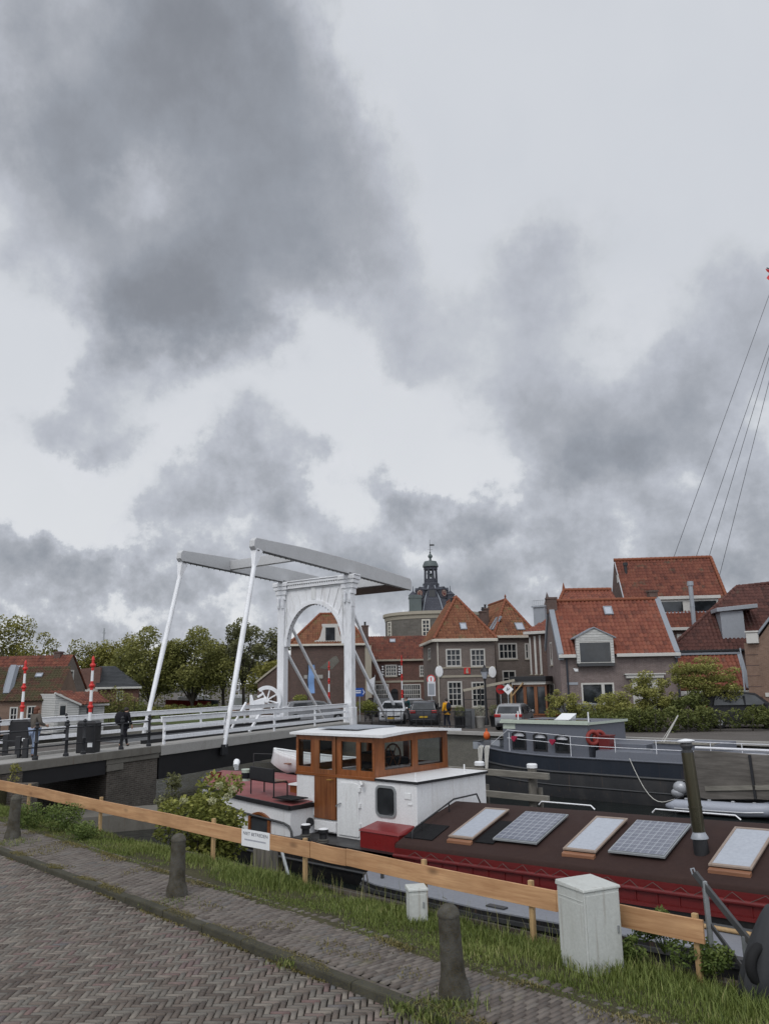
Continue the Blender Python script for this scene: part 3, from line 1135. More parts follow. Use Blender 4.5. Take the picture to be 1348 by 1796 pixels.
def tree(name, label, cat, base, height, spread, mat, nleaf, lsize, tr=.18, trunk=.3, k=22, cr=None, seed=0, group=None, flat=.8, trunks=1, ry=None, lean=0, bottom=-.7):
    """a thing with a branching trunk and a crown of leaf clumps; local coordinates at the base"""
    rg = np.random.RandomState(seed)
    t = thing(name, label, cat, base, 0, group)
    cz = height * (trunk + (1 - trunk) * .5)
    rz = height * (1 - trunk) * .5
    cr = cr or spread * .42
    ry = ry or spread
    cl = clump_set(rg, lean, 0, cz, max(.05, spread - cr * .6), max(.05, ry - cr * .6), max(.05, rz - cr * .5 * flat), k, cr, flat, bottom)
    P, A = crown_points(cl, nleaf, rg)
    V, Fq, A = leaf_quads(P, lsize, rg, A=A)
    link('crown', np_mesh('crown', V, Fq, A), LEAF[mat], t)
    mb = MB()
    for q in range(trunks):
        ox, oy = (0, 0) if trunks == 1 else (rg.uniform(-.25, .25) * spread, rg.uniform(-.25, .25) * ry)
        top = (lean * .6 + ox * 1.5, oy * 1.5, height * (trunk + .35))
        mid = (lean * .3 + ox + rg.uniform(-.1, .1) * spread * .4, oy, height * trunk * .8)
        mb.tube([(ox, oy, -.1), mid, top], [tr, tr * .75, tr * .25], 8)
        for c in cl[q::max(1, trunks)][:max(6, 12 // trunks)]:
            m2 = ((mid[0] + c[0]) / 2, (mid[1] + c[1]) / 2, (mid[2] * .35 + c[2] * .65))
            mb.tube([mid, m2, c[:3]], [tr * .5, tr * .32, tr * .1], 6)
    obj('trunk', mb, M['bark'], t, smooth=60)
    return t


def blades(P, h, wd, rg, A=None, bend=.5):
    n = len(P)
    ang = rg.uniform(0, 2 * PI, n)
    dx, dy = np.cos(ang), np.sin(ang)
    H = h * rg.uniform(.5, 1.3, n)
    b = bend * rg.uniform(.1, 1.2, n) * H
    V = np.zeros((n, 6, 3))
    sx, sy = -dy * wd * .5, dx * wd * .5
    for k, (fh, fb, fw) in enumerate(((0, 0, 1), (.55, .3, .85), (.95, 1, .12))):
        cx, cy, cz = P[:, 0] + dx * b * fb, P[:, 1] + dy * b * fb, P[:, 2] + H * fh * (1 - .25 * fb * bend)
        V[:, k * 2] = np.stack([cx + sx * fw, cy + sy * fw, cz], 1)
        V[:, k * 2 + 1] = np.stack([cx - sx * fw, cy - sy * fw, cz], 1)
    base = np.arange(n)[:, None, None] * 6
    Fq = (base + np.array([[0, 1, 3, 2], [2, 3, 5, 4]])[None]).reshape(-1, 4)
    if A is None: A = rg.uniform(0, 1, n)
    return V.reshape(-1, 3), Fq, np.repeat(A, 2)


def text_obj(name, s, size, mat, parent, loc, rot=(PI / 2, 0, 0), sx=1.0, align='CENTER', depth=.0005):
    cu = bpy.data.curves.new('lettering', 'FONT')
    cu.body = s
    cu.size = size
    cu.align_x = align
    cu.align_y = 'CENTER'
    cu.extrude = depth
    tmp = bpy.data.objects.new('lettering', cu)
    COL.objects.link(tmp)
    dg = bpy.context.evaluated_depsgraph_get()
    me = bpy.data.meshes.new_from_object(tmp.evaluated_get(dg))
    bpy.data.objects.remove(tmp)
    bpy.data.curves.remove(cu)
    me.materials.clear()
    o = link(name, me, M[mat], parent)
    o.location = loc
    o.rotation_euler = rot
    o.scale = (sx, 1, 1)
    return o


# ------------------------------------------------------------------ grass verge
def make_grass():
    rg = np.random.RandomState(4)
    P, Hh = [], []
    n = 0
    while n < 78000:
        s = rg.uniform(-28.5, 1.2)
        f = rg.beta(1.9, 1.15) if rg.uniform() < .72 else rg.uniform(-.06, .3)
        # patchy: bare along the walk
        q = mnoise.noise(Vector((s * .9, f * 2.2, 2.5)))
        if rg.uniform() > .5 + q * 1.3 + f * .5: continue
        near = 1.0 if s > -13 else .65
        if rg.uniform() > near: continue
        p = verge_pt(s, f)
        tall = (.035 + (.165 if s > -7.2 else .10 if s > -9 else .085) * max(0, f - .08) ** .8) * (.75 + .9 * max(0, mnoise.noise(Vector((s * .55, f, 9))) + .25))
        P.append((p.x, p.y, p.z - .01))
        Hh.append(tall * rg.choice([.7, 1, 1, 1.35]))
        n += 1
    P = np.array(P)
    Hh = np.array(Hh)
    A = np.clip(.45 + .25 * np.array([mnoise.noise(Vector((x * .7, y * .7, 0))) for x, y, z in P]) + rg.normal(0, .2, len(P)), 0, 1)
    V, Fq, A2 = blades(P, Hh, .011, rg, A)
    o = link('grass', np_mesh('grass', V, Fq, A2), LEAF['grass'])
    o['kind'] = 'stuff'
    o['label'] = 'grass verge along the quay edge'
    # seed stalks at the very edge
    P = []
    for k in range(330):
        s = rg.uniform(-13, -.5)
        p = verge_pt(s, rg.uniform(.82, 1.0))
        P.append((p.x, p.y, p.z))
    V, Fq, A2 = blades(np.array(P), .42, .006, rg, np.clip(rg.normal(.85, .1, len(P)), 0, 1), .35)
    o = link('grass_stalks', np_mesh('grass_stalks', V, Fq, A2), LEAF['grass'])
    o['kind'] = 'stuff'
    # dry moss and tufts in the joints of kerb and pavement
    P, Hh = [], []
    while len(P) < 26000:
        r_ = rg.uniform(-21, 1.0)
        sel = rg.uniform()
        if sel < .58: w = rg.normal(.115, .055)
        elif sel < .66: w = rg.normal(-.012, .02)
        elif sel < .82: w = PW1 - abs(rg.normal(0, .13))
        else: w = rg.uniform(.2, PW1)
        if mnoise.noise(Vector((r_ * 1.3, w * 2, 4.4))) < (-.12 if sel < .58 else .04 if sel < .82 else .25): continue
        z = .085 if w > .02 else .0
        p = KP(r_, KW + w, z)
        P.append(tuple(p))
        Hh.append(.022 if sel < .6 else .035)
    V, Fq, A2 = blades(np.array(P), np.array(Hh), .011, rg, None, .9)
    o = link('dry_moss', np_mesh('dry_moss', V, Fq, A2), LEAF['straw'])
    o['kind'] = 'stuff'
    # green tufts round the feet of the bollards
    P, Hh = [], []
    for (bx, by), k, hh, sp_ in (((.62, 9.08), 420, .11, .16), ((.42, 8.85), 380, .11, .15), ((-3.3, 13.2), 300, .07, .2), ((-8.0, 18.1), 350, .09, .25), ((-1.25, 10.45), 160, .06, .1), ((.1, 9.05), 200, .09, .09)):
        for i in range(k):
            P.append((bx + rg.normal(0, sp_), by + rg.normal(0, sp_) - .12, .06))
            Hh.append(hh * rg.uniform(.5, 1.2))
    V, Fq, A2 = blades(np.array(P), np.array(Hh), .010, rg, None, .8)
    o = link('grass_tufts', np_mesh('grass_tufts', V, Fq, A2), LEAF['grass'])
    o['kind'] = 'stuff'


make_grass()


# dry litter patch at the right end of the verge
def weed(name, label, loc, r_, h, n, seed, mat='weed', ls=.06, group=None):
    rg = np.random.RandomState(seed)
    t = thing(name, label, 'plant', loc, 0, group)
    cl = clump_set(rg, 0, 0, h * .5, r_ * .8, r_ * .8, h * .42, 9, r_ * .42, .9, -.9)
    P, A = crown_points(cl, n, rg)
    P[:, 2] = np.abs(P[:, 2])
    V, Fq, A = leaf_quads(P, ls, rg, .5, A=A)
    link('leaves', np_mesh('leaves', V, Fq, A), LEAF[mat], t)
    mb = MB()
    for c in cl:
        mb.tube([(0, 0, -.03), (c[0] * .5, c[1] * .5, c[2] * .6), c[:3]], [.008, .006, .003], 5)
    obj('stems', mb, LEAF['weed'], t)
    return t


for k, (u, v, r_, h, n, lb) in enumerate([
        (60, 1452, .55, .55, 1500, 'low green weeds behind the leftmost stone bollard'),
        (112, 1455, .60, .62, 1700, 'bushy green weeds under the plank fence, right of the leftmost bollard'),
        (150, 1470, .42, .36, 900, 'smaller weed clump beside the leftmost visible fence post'),
        (1165, 1668, .34, .50, 1300, 'leafy nettle clump between the big grey cabinet and the last fence post'),
        (1240, 1700, .36, .42, 1300, 'leafy weeds at the foot of the galvanised handrail'),
        (1105, 1685, .22, .32, 600, 'small weeds against the right side of the big grey cabinet')]):
    p = PZ(u, v, -.14 if u > 400 else .04)
    weed('weed_clump', lb, p, r_, h, n, 60 + k, group='weeds on the verge')

# shrub and sapling growing out of the quay wall
p = QF.y_(360, 1500, 11.4)
q = QW(p.x, 11.4)
sh = tree('shrub', 'yellow green elder bush with cream blossom, growing at the quay edge behind the fence', 'shrub', (q.x, q.y, -1.25), 2.7, 1.10, 'bush', 6800, .11, .035, .08, 34, .36, 23, trunks=5, ry=.8, bottom=-.95)
rg = np.random.RandomState(3)
mbv = []
for u, v in ((385, 1378), (400, 1397), (372, 1405), (408, 1384), (322, 1405)):
    a = QF.y_(u, v, 10.9)
    w = QW(a.x, 10.9, a.z)
    mbv.append((w.x - q.x, w.y - q.y, w.z + 1.25, .10, .10, .08))
P, A = crown_points(mbv, 900, rg)
V, Fq, A = leaf_quads(P, .03, rg, .8, A=A)
link('blossom', np_mesh('blossom', V, Fq, A), LEAF['blossom'], sh)
p = QF.y_(300, 1440, 11.2)
q = QW(p.x, 11.2)
tree('sapling', 'thin young sapling with pale leaves, standing left of the elder bush', 'tree', (q.x, q.y, -.9), 2.12, .38, 'grey', 750, .085, .014, .52, 9, .17, 5)
p = QF.y_(20, 1400, 10.6)
q = QW(p.x, 10.6)
tree('sapling', 'small yellowish seedling at the far left by the bridge railing', 'tree', (q.x, q.y, -.1), 1.25, .24, 'olive', 160, .075, .01, .5, 5, .12, 6)

# ------------------------------------------------------------------ plank fence
def ftop(s):
    return .47 + (-4.18 - s) * .0163


FT = 10.1
o0 = QW(-13, FT, 0)
fence = thing('plank_fence', 'low fence of one raw pine plank on short posts along the quay edge', 'fence', tuple(o0), QA)
jx = [QF.y_(u, v, FT).x for u, v in ((-70, 1354), (86, 1384), (301, 1424), (545, 1480), (607, 1500), (975, 1560))] + [-4.13]
for i in range(len(jx) - 1):
    a, b = jx[i] + .004, jx[i + 1] - .004
    mb = MB()
    za, zb = ftop(a) + rnd.gauss(0, .004), ftop(b) + rnd.gauss(0, .004)
    dt = rnd.gauss(0, .003)
    n = 8
    rows = []
    for k in range(n + 1):
        f = k / n
        x = a + (b - a) * f - o0.dot(Vector((QD[0], QD[1], 0)))
        z = za + (zb - za) * f - .012 * math.sin(PI * f)
        rows.append([(x, dt - .018, z), (x, dt + .018, z), (x, dt + .018, z - .262), (x, dt - .018, z - .262)])
    mb.grid(rows, close=True)
    mb.poly(rows[0][::-1])
    mb.poly(rows[-1])
    obj('board', mb, M['fencewood'], fence, bevel=.004)
for u, v in ((52, 1380), (178, 1400), (375, 1437), (535, 1478), (743, 1515), (930, 1548), (1218, 1612)):
    s = QF.y_(u, v, FT + .05).x
    z = ftop(s)
    mb = MB()
    x = s - o0.dot(Vector((QD[0], QD[1], 0)))
    up = rnd.uniform(.02, .06)
    mb.box(x - .034, x + .034, .021, .086, gz(s) - .4, z + up)
    obj('post', mb, M['postwood'], fence, bevel=.006)

# warning sign on the fence
pa, pb = QF.y_(424, 1447, FT - .03), QF.y_(472.5, 1487, FT - .03)
sw, shh = pb.x - pa.x, .30
sz = ftop((pa.x + pb.x) / 2)
zc = sz - .145
o = QW((pa.x + pb.x) / 2, FT - .026, zc)
ws = thing('warning_sign', 'small white sign reading NIET BETREDEN, screwed to the plank fence', 'sign', tuple(o), QA)
mb = MB()
mb.box(-sw / 2, sw / 2, -.003, .003, -.15, .15)
pl = obj('plate', mb, M['sign'], ws)
tilt = -.012
text_obj('lettering', 'NIET BETREDEN', .082, 'signprint', ws, (0, -.0045, .075), sx=sw * .93 / (.082 * 7.55))
mb = MB()
x = -sw * .38
rg2 = random.Random(2)
while x < sw * .38:
    w = rg2.uniform(.012, .03)
    mb.box(x, min(sw * .42, x + w), -.0046, -.0035, -.045, -.018)
    x += w + .008
obj('small_print', mb, M['signgrey'], ws)

# ------------------------------------------------------------------ stone bollards
def bollard(u, v, label, tiltx, tilty, seed):
    p = PZ(u, v, .08)
    t = thing('stone_bollard', label, 'bollard', tuple(p), rnd.uniform(0, 1), 'stone bollards along the kerb')
    t.rotation_euler = (tiltx, tilty, rnd.uniform(0, 1))
    mb = MB()
    rg = random.Random(seed)
    prof = [(.175, -.15), (.170, .05), (.160, .12), (.135, .19), (.124, .30), (.118, .50), (.114, .74), (.112, .80)]
    mb.lathe(prof, 14)
    mb.v = [(x * (1 + .03 * mnoise.noise(Vector((x * 9, y * 9, z * 6 + seed)))), y * (1 + .03 * mnoise.noise(Vector((y * 9, x * 9, z * 6)))), z) for x, y, z in mb.v]
    obj('shaft', mb, M['stone'], t, smooth=45)
    mb = MB()
    mb.lathe([(.119, .798), (.123, .812), (.119, .83), (.102, .865), (.066, .90), (.02, .915)], 14)
    obj('cap', mb, M['stone'], t, smooth=60)
    return t


bollard(22, 1470, 'leftmost stone bollard, at the left edge below the plank fence', 0, .03, 1)
bollard(310, 1570, 'upright mossy stone bollard in front of the elder bush', 0, .0, 2)
bollard(797, 1748, 'nearest stone bollard, leaning left with an ochre stain on its side', .02, -.085, 3)
# ochre lichen on the nearest one is part of the stone material; a foot of mortar
# ------------------------------------------------------------------ cabinets
def cabinet(name, label, corner, rz, w, d, h, mat, seam=True):
    t = thing(name, label, 'cabinet', corner, rz)
    mb = MB()
    mb.box(0, w, 0, d, -.15, h - .05)
    obj('body', mb, M[mat], t, bevel=.008)
    mb = MB()
    mb.hexa([(-.018, -.018, h - .047), (w + .018, -.018, h - .047), (w + .018, d + .018, h - .047), (-.018, d + .018, h - .047),
             (-.012, -.012, h - .012), (w + .012, -.012, h - .012), (w + .012, d + .012, h + .012), (-.012, d + .012, h + .012)])
    obj('lid', mb, M[mat], t, bevel=.01)
    mb = MB()
    mb.box(.022, w - .022, -.012, -.0015, .02, h - .085)
    dr = obj('door', mb, M[mat], t, bevel=.005)
    mb = MB()
    mb.box(w - .075, w - .05, -.026, -.013, h * .45, h * .45 + .09)
    obj('lock', mb, M['steel'], dr, bevel=.004)
    mb = MB()
    mb.box(-.006, -.001, .03, d - .03, h - .16, h - .148)
    mb.box(-.006, -.001, .03, d - .03, .06, h - .19)
    obj('side_panel', mb, M[mat], t, bevel=.002)
    return t


cabinet('utility_cabinet', 'big pale grey utility cabinet standing in the grass before the end of the fence', (2.31, 10.33, -.18), R(26), .54, .52, 1.0, 'cabinet')
cabinet('utility_cabinet', 'small white meter cabinet by the fence, left of the nearest bollard', (.27, 12.60, -.18), R(12), .27, .22, .50, 'cabinet')

# ------------------------------------------------------------------ galvanised handrail at the gangway
t = thing('handrail', 'galvanised steel gangway handrail with sloping tube, right of the fence end', 'handrail', tuple(PZ(1251, 1698, -.16)))
mb = MB()
mb.beam((0, 0, -.2), (-.02, 0, .98), .055, .055, (0, 1, 0))
obj('post', mb, M['steel'], t, bevel=.004)
mb = MB()
mb.beam((.30, -.28, -.2), (.28, -.30, .44), .055, .055, (0, 1, 0))
obj('post', mb, M['steel'], t, bevel=.004)
mb = MB()
mb.beam((-.10, .09, 1.06), (.36, -.36, .34), .065, .065)
rl = obj('rail', mb, M['darksteel'], t, bevel=.004)
mb = MB()
for a, b, c, d in ((-.035, .035, .022, .035), (-.035, .035, -.035, -.022), (-.035, -.022, -.022, .022), (.022, .035, -.022, .022)):
    mb.box(a, b, -.012, 0, c, d)
e = obj('tube_end', mb, M['zinc'], rl)
e.location = (-.115, .102, 1.075)
e.rotation_euler = (R(-20), 0, R(30))
mb = MB()
mb.beam((.0, .0, .50), (.30, -.28, .0), .04, .04)
obj('brace', mb, M['darksteel'], t, bevel=.003)

# tarpaulin covered scooter at the right edge
def cover():
    mb = MB()
    rows = []
    n = 40
    for i in range(15):
        f = i / 14
        row = []
        for j in range(n):
            a = 2 * PI * j / n
            z = .72 * (1 - f) ** .9 if i < 14 else -.12
            rx = .36 + .42 * f ** .6 if i else .18
            ry = .10 + .30 * f ** .55
            fold = 1 + .10 * f * math.sin(a * 9 + 2 * math.sin(a * 3)) + .05 * math.sin(a * 17) * f
            bump_ = .14 * math.exp(-((math.cos(a) + .75) ** 2) * 6) * (1 - f)
            row.append((math.cos(a) * rx * fold, math.sin(a) * ry * fold, z + bump_))
        rows.append(row)
    mb.grid(rows, close=True)
    mb.poly(rows[0][::-1])
    t = thing('covered_scooter', 'scooter wrapped in a charcoal tarpaulin at the right edge of the quay', 'scooter cover', tuple(PZ(1352, 1738, -.1) + Vector((.52, .30, 0))), R(20))
    obj('tarpaulin', mb, M['cover'], t, smooth=50)
    mb = MB()
    mb.torus((0, 0, .27), .2, .06, 'y', 20, 8)
    mb.shift(-.55, 0, -.05)
    obj('wheel', mb, M['rubber'], t, smooth=50)


cover()

# old timber mooring pile behind the sign, with a steel strut
pp = QF.y_(466, 1482, 11.0)
q = QW(pp.x, 11.0)
t = thing('timber_pile', 'broad weathered timber pile behind the warning sign', 'mooring pile', (q.x, q.y, ZW), QA)
mb = MB()
for k, x in enumerate((-.19, -.065, .065, .19)):
    mb.box(x - .062, x + .062, -.12, .12, -1.5, pp.z - ZW - .02 * k)
obj('planks', mb, M['greypile'], t, bevel=.012)
pa, pb = QF.y_(490, 1478, 11.2), QF.y_(518, 1550, 10.7)
a, b = QW(pa.x, 11.2, pa.z), QW(pb.x, 10.7, pb.z - .3)
t = thing('mooring_strut', 'grey steel strut leaning from the quay beside the timber pile', 'strut', tuple(b))
mb = MB()
mb.tube([Vector((0, 0, 0)), a - b], .035, 8)
obj('pole', mb, M['steel'], t, smooth=50)
# ------------------------------------------------------------------ shared: walls with real openings
def wall(mb, o, ux, nv, x0, x1, z0, z1, holes=(), depth=.1, back=False, var=.5):
    """upright wall in the plane through o; ux along, nv outward; holes (xa,xb,za,zb) get reveals of the given depth"""
    o, ux, nv = Vector(o), Vector(ux), Vector(nv)
    up = Vector((0, 0, 1))
    P = lambda x, z, d=0: o + ux * x + up * z - nv * d
    holes = [(max(x0, a), min(x1, b), max(z0, c), min(z1, d)) for a, b, c, d in holes]
    xs = sorted(set([x0, x1] + [q for h in holes for q in h[:2]]))
    zs = sorted(set([z0, z1] + [q for h in holes for q in h[2:]]))
    for i in range(len(xs) - 1):
        for j in range(len(zs) - 1):
            cx, cz = (xs[i] + xs[i + 1]) / 2, (zs[j] + zs[j + 1]) / 2
            if any(a < cx < b and c < cz < d for a, b, c, d in holes): continue
            mb.quad(P(xs[i], zs[j]), P(xs[i + 1], zs[j]), P(xs[i + 1], zs[j + 1]), P(xs[i], zs[j + 1]), var)
            if back: mb.quad(P(xs[i], zs[j + 1], depth), P(xs[i + 1], zs[j + 1], depth), P(xs[i + 1], zs[j], depth), P(xs[i], zs[j], depth), var)
    for a, b, c, d in holes:
        mb.quad(P(a, c), P(a, d), P(a, d, depth), P(a, c, depth), var)
        mb.quad(P(b, d), P(b, c), P(b, c, depth), P(b, d, depth), var)
        mb.quad(P(a, d), P(b, d), P(b, d, depth), P(a, d, depth), var)
        mb.quad(P(b, c), P(a, c), P(a, c, depth), P(b, c, depth), var)
    return mb


def m_clear_glass():
    t = NT('clear_boat_glass')
    tr = t.new('ShaderNodeBsdfTransparent')
    tr.inputs[0].default_value = (.62, .66, .66, 1)
    gl = t.new('ShaderNodeBsdfGlossy')
    gl.inputs['Roughness'].default_value = .03
    gl.inputs['Color'].default_value = (.9, .92, .95, 1)
    fr = t.new('ShaderNodeFresnel')
    fr.inputs['IOR'].default_value = 1.5
    mx = t.new('ShaderNodeMixShader')
    t.l(t.math('MULTIPLY', fr.outputs[0], 1.3), mx.inputs[0])
    t.l(tr.outputs[0], mx.inputs[1])
    t.l(gl.outputs[0], mx.inputs[2])
    t.l(mx.outputs[0], t.n['Material Output'].inputs['Surface'])
    return t.m


M['clear'] = m_clear_glass()

# ================================================================== red and white barge
BF = Fr(*QW(-.8, -.35, 0), QA)


def BW(s, t, z=0.0):
    return QW(s - .8, t - .35, z)


BO = BW(-12, 17.85, ZW)
barge = thing('houseboat_barge', 'long dark red barge with varnished wheelhouse and brown canvas roof at the near quay', 'barge', tuple(BO), QA)


def B(name, mb, mat, parent=None, **kw):
    mb.shift(12, -17.85, -ZW)
    return obj(name, mb, mat, parent or barge, **kw)


TC = 17.85
S_END = -22.7


def hb(s, full=2.42):
    if s > -18: return full
    f = (-18 - s) / (-18 - S_END)
    return full * max(.0, 1 - f ** 2.3) ** .55


def sheer(s):           # extra height along the canvas hold, rising forward
    return (s + 12.6) * .026


SS = [S_END, S_END + .05, S_END + .2, -22.2, -21.6, -20.8, -19.8, -18.8, -18, -17, -16.4, -15, -13.8, -12.6, -10, -8, -6, -4, -2, 0, 2, 4]


def hull_top(s):
    return -.74 if s < -12.6 else -.95 + sheer(s) * 1.0 + .0


mb = MB()
rows = []
for s in SS:
    h = hb(s)
    zt = -.74 if s < -13 else -.98 + sheer(s)
    rows.append([(s, TC - h, zt), (s, TC - h * 1.0, -1.25), (s, TC - h * .97, ZW - .1), (s, TC - h * .6, ZW - .9), (s, TC + h * .6, ZW - .9), (s, TC + h * .97, ZW - .1), (s, TC + h, -1.25), (s, TC + h, zt)])
mb.grid(rows)
B('hull', mb, M['hullblack'], smooth=40)
for z0, dz in ((-1.06, 0), (-1.27, 0)):
    mb = MB()
    mb.tube([(s, TC - hb(s) - .02, z0 + (sheer(s) * .5 if s > -12.6 else 0)) for s in SS[1:]], .035, 6)
    B('rubbing_strake', mb, M['darksteel'], smooth=50)
# side deck
mb = MB()
rows = []
for s in [q for q in SS if q <= -12.6]:
    rows.append([(s, TC - hb(s) + .01, -.745), (s, TC + hb(s) - .01, -.745)])
mb.grid(rows)
B('side_deck', mb, M['hullblack'])

# aft deckhouse: white sides that follow the hull, red deck with black rim
AS = [q for q in SS if q <= -16.4]


def zaft(s): return .02 + (-16.4 - s) * .045


mb = MB()
wn = (-18.12, -17.18, -.62, -.24)
rows = []
for s in AS: rows.append([(s, TC - hb(s) + .03, -.75), (s, TC - hb(s) + .03, zaft(s) - .05)])
mb.grid(rows)
rows = []
for s in AS: rows.append([(s, TC + hb(s) - .03, -.75), (s, TC + hb(s) - .03, zaft(s) - .05)])
mb.grid(rows)
mb.quad((-16.4, TC - 2.39, -.75), (-16.4, TC + 2.39, -.75), (-16.4, TC + 2.39, -.04), (-16.4, TC - 2.39, -.04))
aft = B('aft_cabin', mb, M['white'], smooth=30)
mb = MB()
rows = []
for s in AS:
    h = hb(s) - .02
    rows.append([(s, TC + h * q, zaft(s) + .10 * (1 - q * q)) for q in (-1, -.6, -.2, .2, .6, 1)])
mb.grid(rows)
B('aft_deck', mb, M['reddeck'], smooth=40)
mb = MB()
pts = [(s, TC - hb(s) - .005, zaft(s) - .025) for s in reversed(AS)]
for p, q in zip(pts[:-1], pts[1:]): mb.beam(p, q, .07, .11)
mb.beam((-16.38, TC - 2.42, -.01), (-16.38, TC + 2.42, -.01), .06, .11)
B('deck_rim', mb, M['black'])
# arched wooden window in the aft side
mb = MB()
n = 10
xa, xb = -18.12, -17.2
arch = [(xa, -.80), (xa, -.36)] + [(xa + (xb - xa) * i / n, -.36 + .15 * math.sin(PI * i / n)) for i in range(1, n)] + [(xb, -.36), (xb, -.80)]
ins = [(xa + .08, -.80), (xa + .08, -.39)] + [(xa + .08 + (xb - xa - .16) * i / n, -.39 + .11 * math.sin(PI * i / n)) for i in range(1, n)] + [(xb - .08, -.39), (xb - .08, -.80)]
tw = TC - 2.42
for i in range(len(arch) - 1):
    a, b_, c, d = arch[i], arch[i + 1], ins[i + 1], ins[i]
    mb.hexa([(a[0], tw - .04, a[1]), (b_[0], tw - .04, b_[1]), (b_[0], tw + .05, b_[1]), (a[0], tw + .05, a[1]), (d[0], tw - .04, d[1]), (c[0], tw - .04, c[1]), (c[0], tw + .05, c[1]), (d[0], tw + .05, d[1])])
wf = B('window', mb, M['varnish_h'], bevel=.004)
mb = MB()
mb.prism([(x, z) for x, z in ins], tw + .012, tw + .02, 'y')
B('pane', mb, M['glass_boat'], wf)
# porthole on the forward face of the aft cabin
mb = MB()
mb.lathe([(.001, .07), (.11, .07), (.12, .0)], 16, (-16.4, 16.15, -.45), axis='x')
B('porthole', mb, M['black'], smooth=40)
# bulwark rail
mb = MB()
mb.tube([(-19.2, TC - 2.36, -.20), (-18.2, TC - 2.46, -.30), (-17.2, TC - 2.46, -.36), (-16.6, TC - 2.46, -.40), (-16.38, TC - 2.46, -.46), (-16.28, TC - 2.46, -.58), (-16.24, TC - 2.46, -.75)], .032, 8)
B('handrail', mb, M['darksteel'], smooth=60)

# ---- wheelhouse
W0, W1, WT0, WT1, WZ0, WZ1 = -17.1, -14.05, 16.3, 19.4, .79, 1.9
wh = None
near_h = [(-16.98 + 12, 0, 0, 0)]
mb = MB()
holes = []
for ua, ub in ((523, 545), (598, 624), (631, 656)):
    a, b_ = BF.y_(ua, 1295, WT0).x, BF.y_(ub, 1295, WT0).x
    holes.append((a, b_, .99, 1.72))
dh = (BF.y_(560, 1295, WT0).x, BF.y_(583, 1295, WT0).x, .95, 1.72)
wall(mb, (0, WT0, 0), (1, 0, 0), (0, -1, 0), W0, -16.36, WZ0, WZ1, holes[:1], .06, True)
wall(mb, (0, WT0, 0), (1, 0, 0), (0, -1, 0), -15.47, W1, WZ0, WZ1, holes[1:], .06, True)
fh = []
for ua, ub in ((674, 722), (732, 776)):
    a, b_ = BF.x_(ua, 1300, W1).y, BF.x_(ub, 1300, W1).y
    fh.append((a, b_, 1.0, 1.70))
wall(mb, (W1, 0, 0), (0, 1, 0), (1, 0, 0), WT0, WT1, WZ0, WZ1, fh, .06, True)
wall(mb, (0, WT1, 0), (1, 0, 0), (0, 1, 0), W0, W1, WZ0, WZ1, [(-16.8, -15.7, 1.0, 1.7), (-15.5, -14.3, 1.0, 1.7)], .06, True)
wall(mb, (W0, 0, 0), (0, 1, 0), (-1, 0, 0), WT0, WT1, WZ0, WZ1, [(16.5, 17.7, 1.0, 1.7), (17.9, 19.2, 1.0, 1.7)], .06, True)
wh = B('wheelhouse', mb, M['varnish'])
for a, b_, c, d in holes:
    mb = MB(); mb.quad((a, WT0 + .03, c), (b_, WT0 + .03, c), (b_, WT0 + .03, d), (a, WT0 + .03, d)); B('pane', mb, M['clear'], wh)
for a, b_, c, d in fh:
    mb = MB(); mb.quad((W1 - .03, a, c), (W1 - .03, b_, c), (W1 - .03, b_, d), (W1 - .03, a, d)); B('windscreen', mb, M['clear'], wh)
# rails and corner posts proud of the wall
mb = MB()
mb.box(W0 - .02, W1 + .02, WT0 - .03, WT0 - .002, WZ0 - .03, WZ0 + .05)
mb.box(W0 - .02, W1 + .02, WT0 - .02, WT0 - .002, WZ1 - .07, WZ1)
mb.box(W1 + .002, W1 + .03, WT0 - .02, WT1 + .02, WZ0 - .03, WZ0 + .07)
mb.box(W1 + .002, W1 + .02, WT0 - .02, WT1 + .02, WZ1 - .07, WZ1)
for x in (W0 + .03, -14.09): mb.box(x - .04, x + .04, WT0 - .018, WT0 - .002, WZ0 + .052, WZ1 - .072)
for a, b_, c, d in holes + fh: pass
B('trim', mb, M['varnish_h'], wh, bevel=.006)
# door of planks with a window in its upper half
mb = MB()
wall(mb, (0, WT0 - .02, 0), (1, 0, 0), (0, -1, 0), -16.34, -15.49, -.34, 1.86, [dh], .05, True)
door = B('door', mb, M['doorwood'], wh)
mb = MB()
mb.quad((dh[0], WT0 + .01, dh[2]), (dh[1], WT0 + .01, dh[2]), (dh[1], WT0 + .01, dh[3]), (dh[0], WT0 + .01, dh[3]))
B('door_pane', mb, M['clear'], door)
mb = MB()
mb.tube([(-15.60, WT0 - .02, .70), (-15.60, WT0 - .08, .70), (-15.78, WT0 - .08, .69)], .014, 6)
B('handle', mb, M['brass'], door)
# roof
mb = MB()
rows = []
for i in range(9):
    f = i / 8
    y = WT0 - .14 + (WT1 + .28 - WT0) * f
    zc_ = 1.915 + .075 * math.sin(PI * f)
    rows.append([(W0 - .16, y, zc_ + .0), (W1 + .42, y, zc_ + .02), (W1 + .42, y, zc_ - .05), (W0 - .16, y, zc_ - .06)])
mb.grid(rows, close=True)
mb.poly(rows[0]); mb.poly(rows[-1][::-1])
rf = B('roof', mb, M['white'], smooth=25)
mb = MB()
mb.box(-16.7, -15.1, 16.75, 18.35, 2.005, 2.035)
B('roof_solar_panel', mb, M['zinc'], rf, bevel=.005)
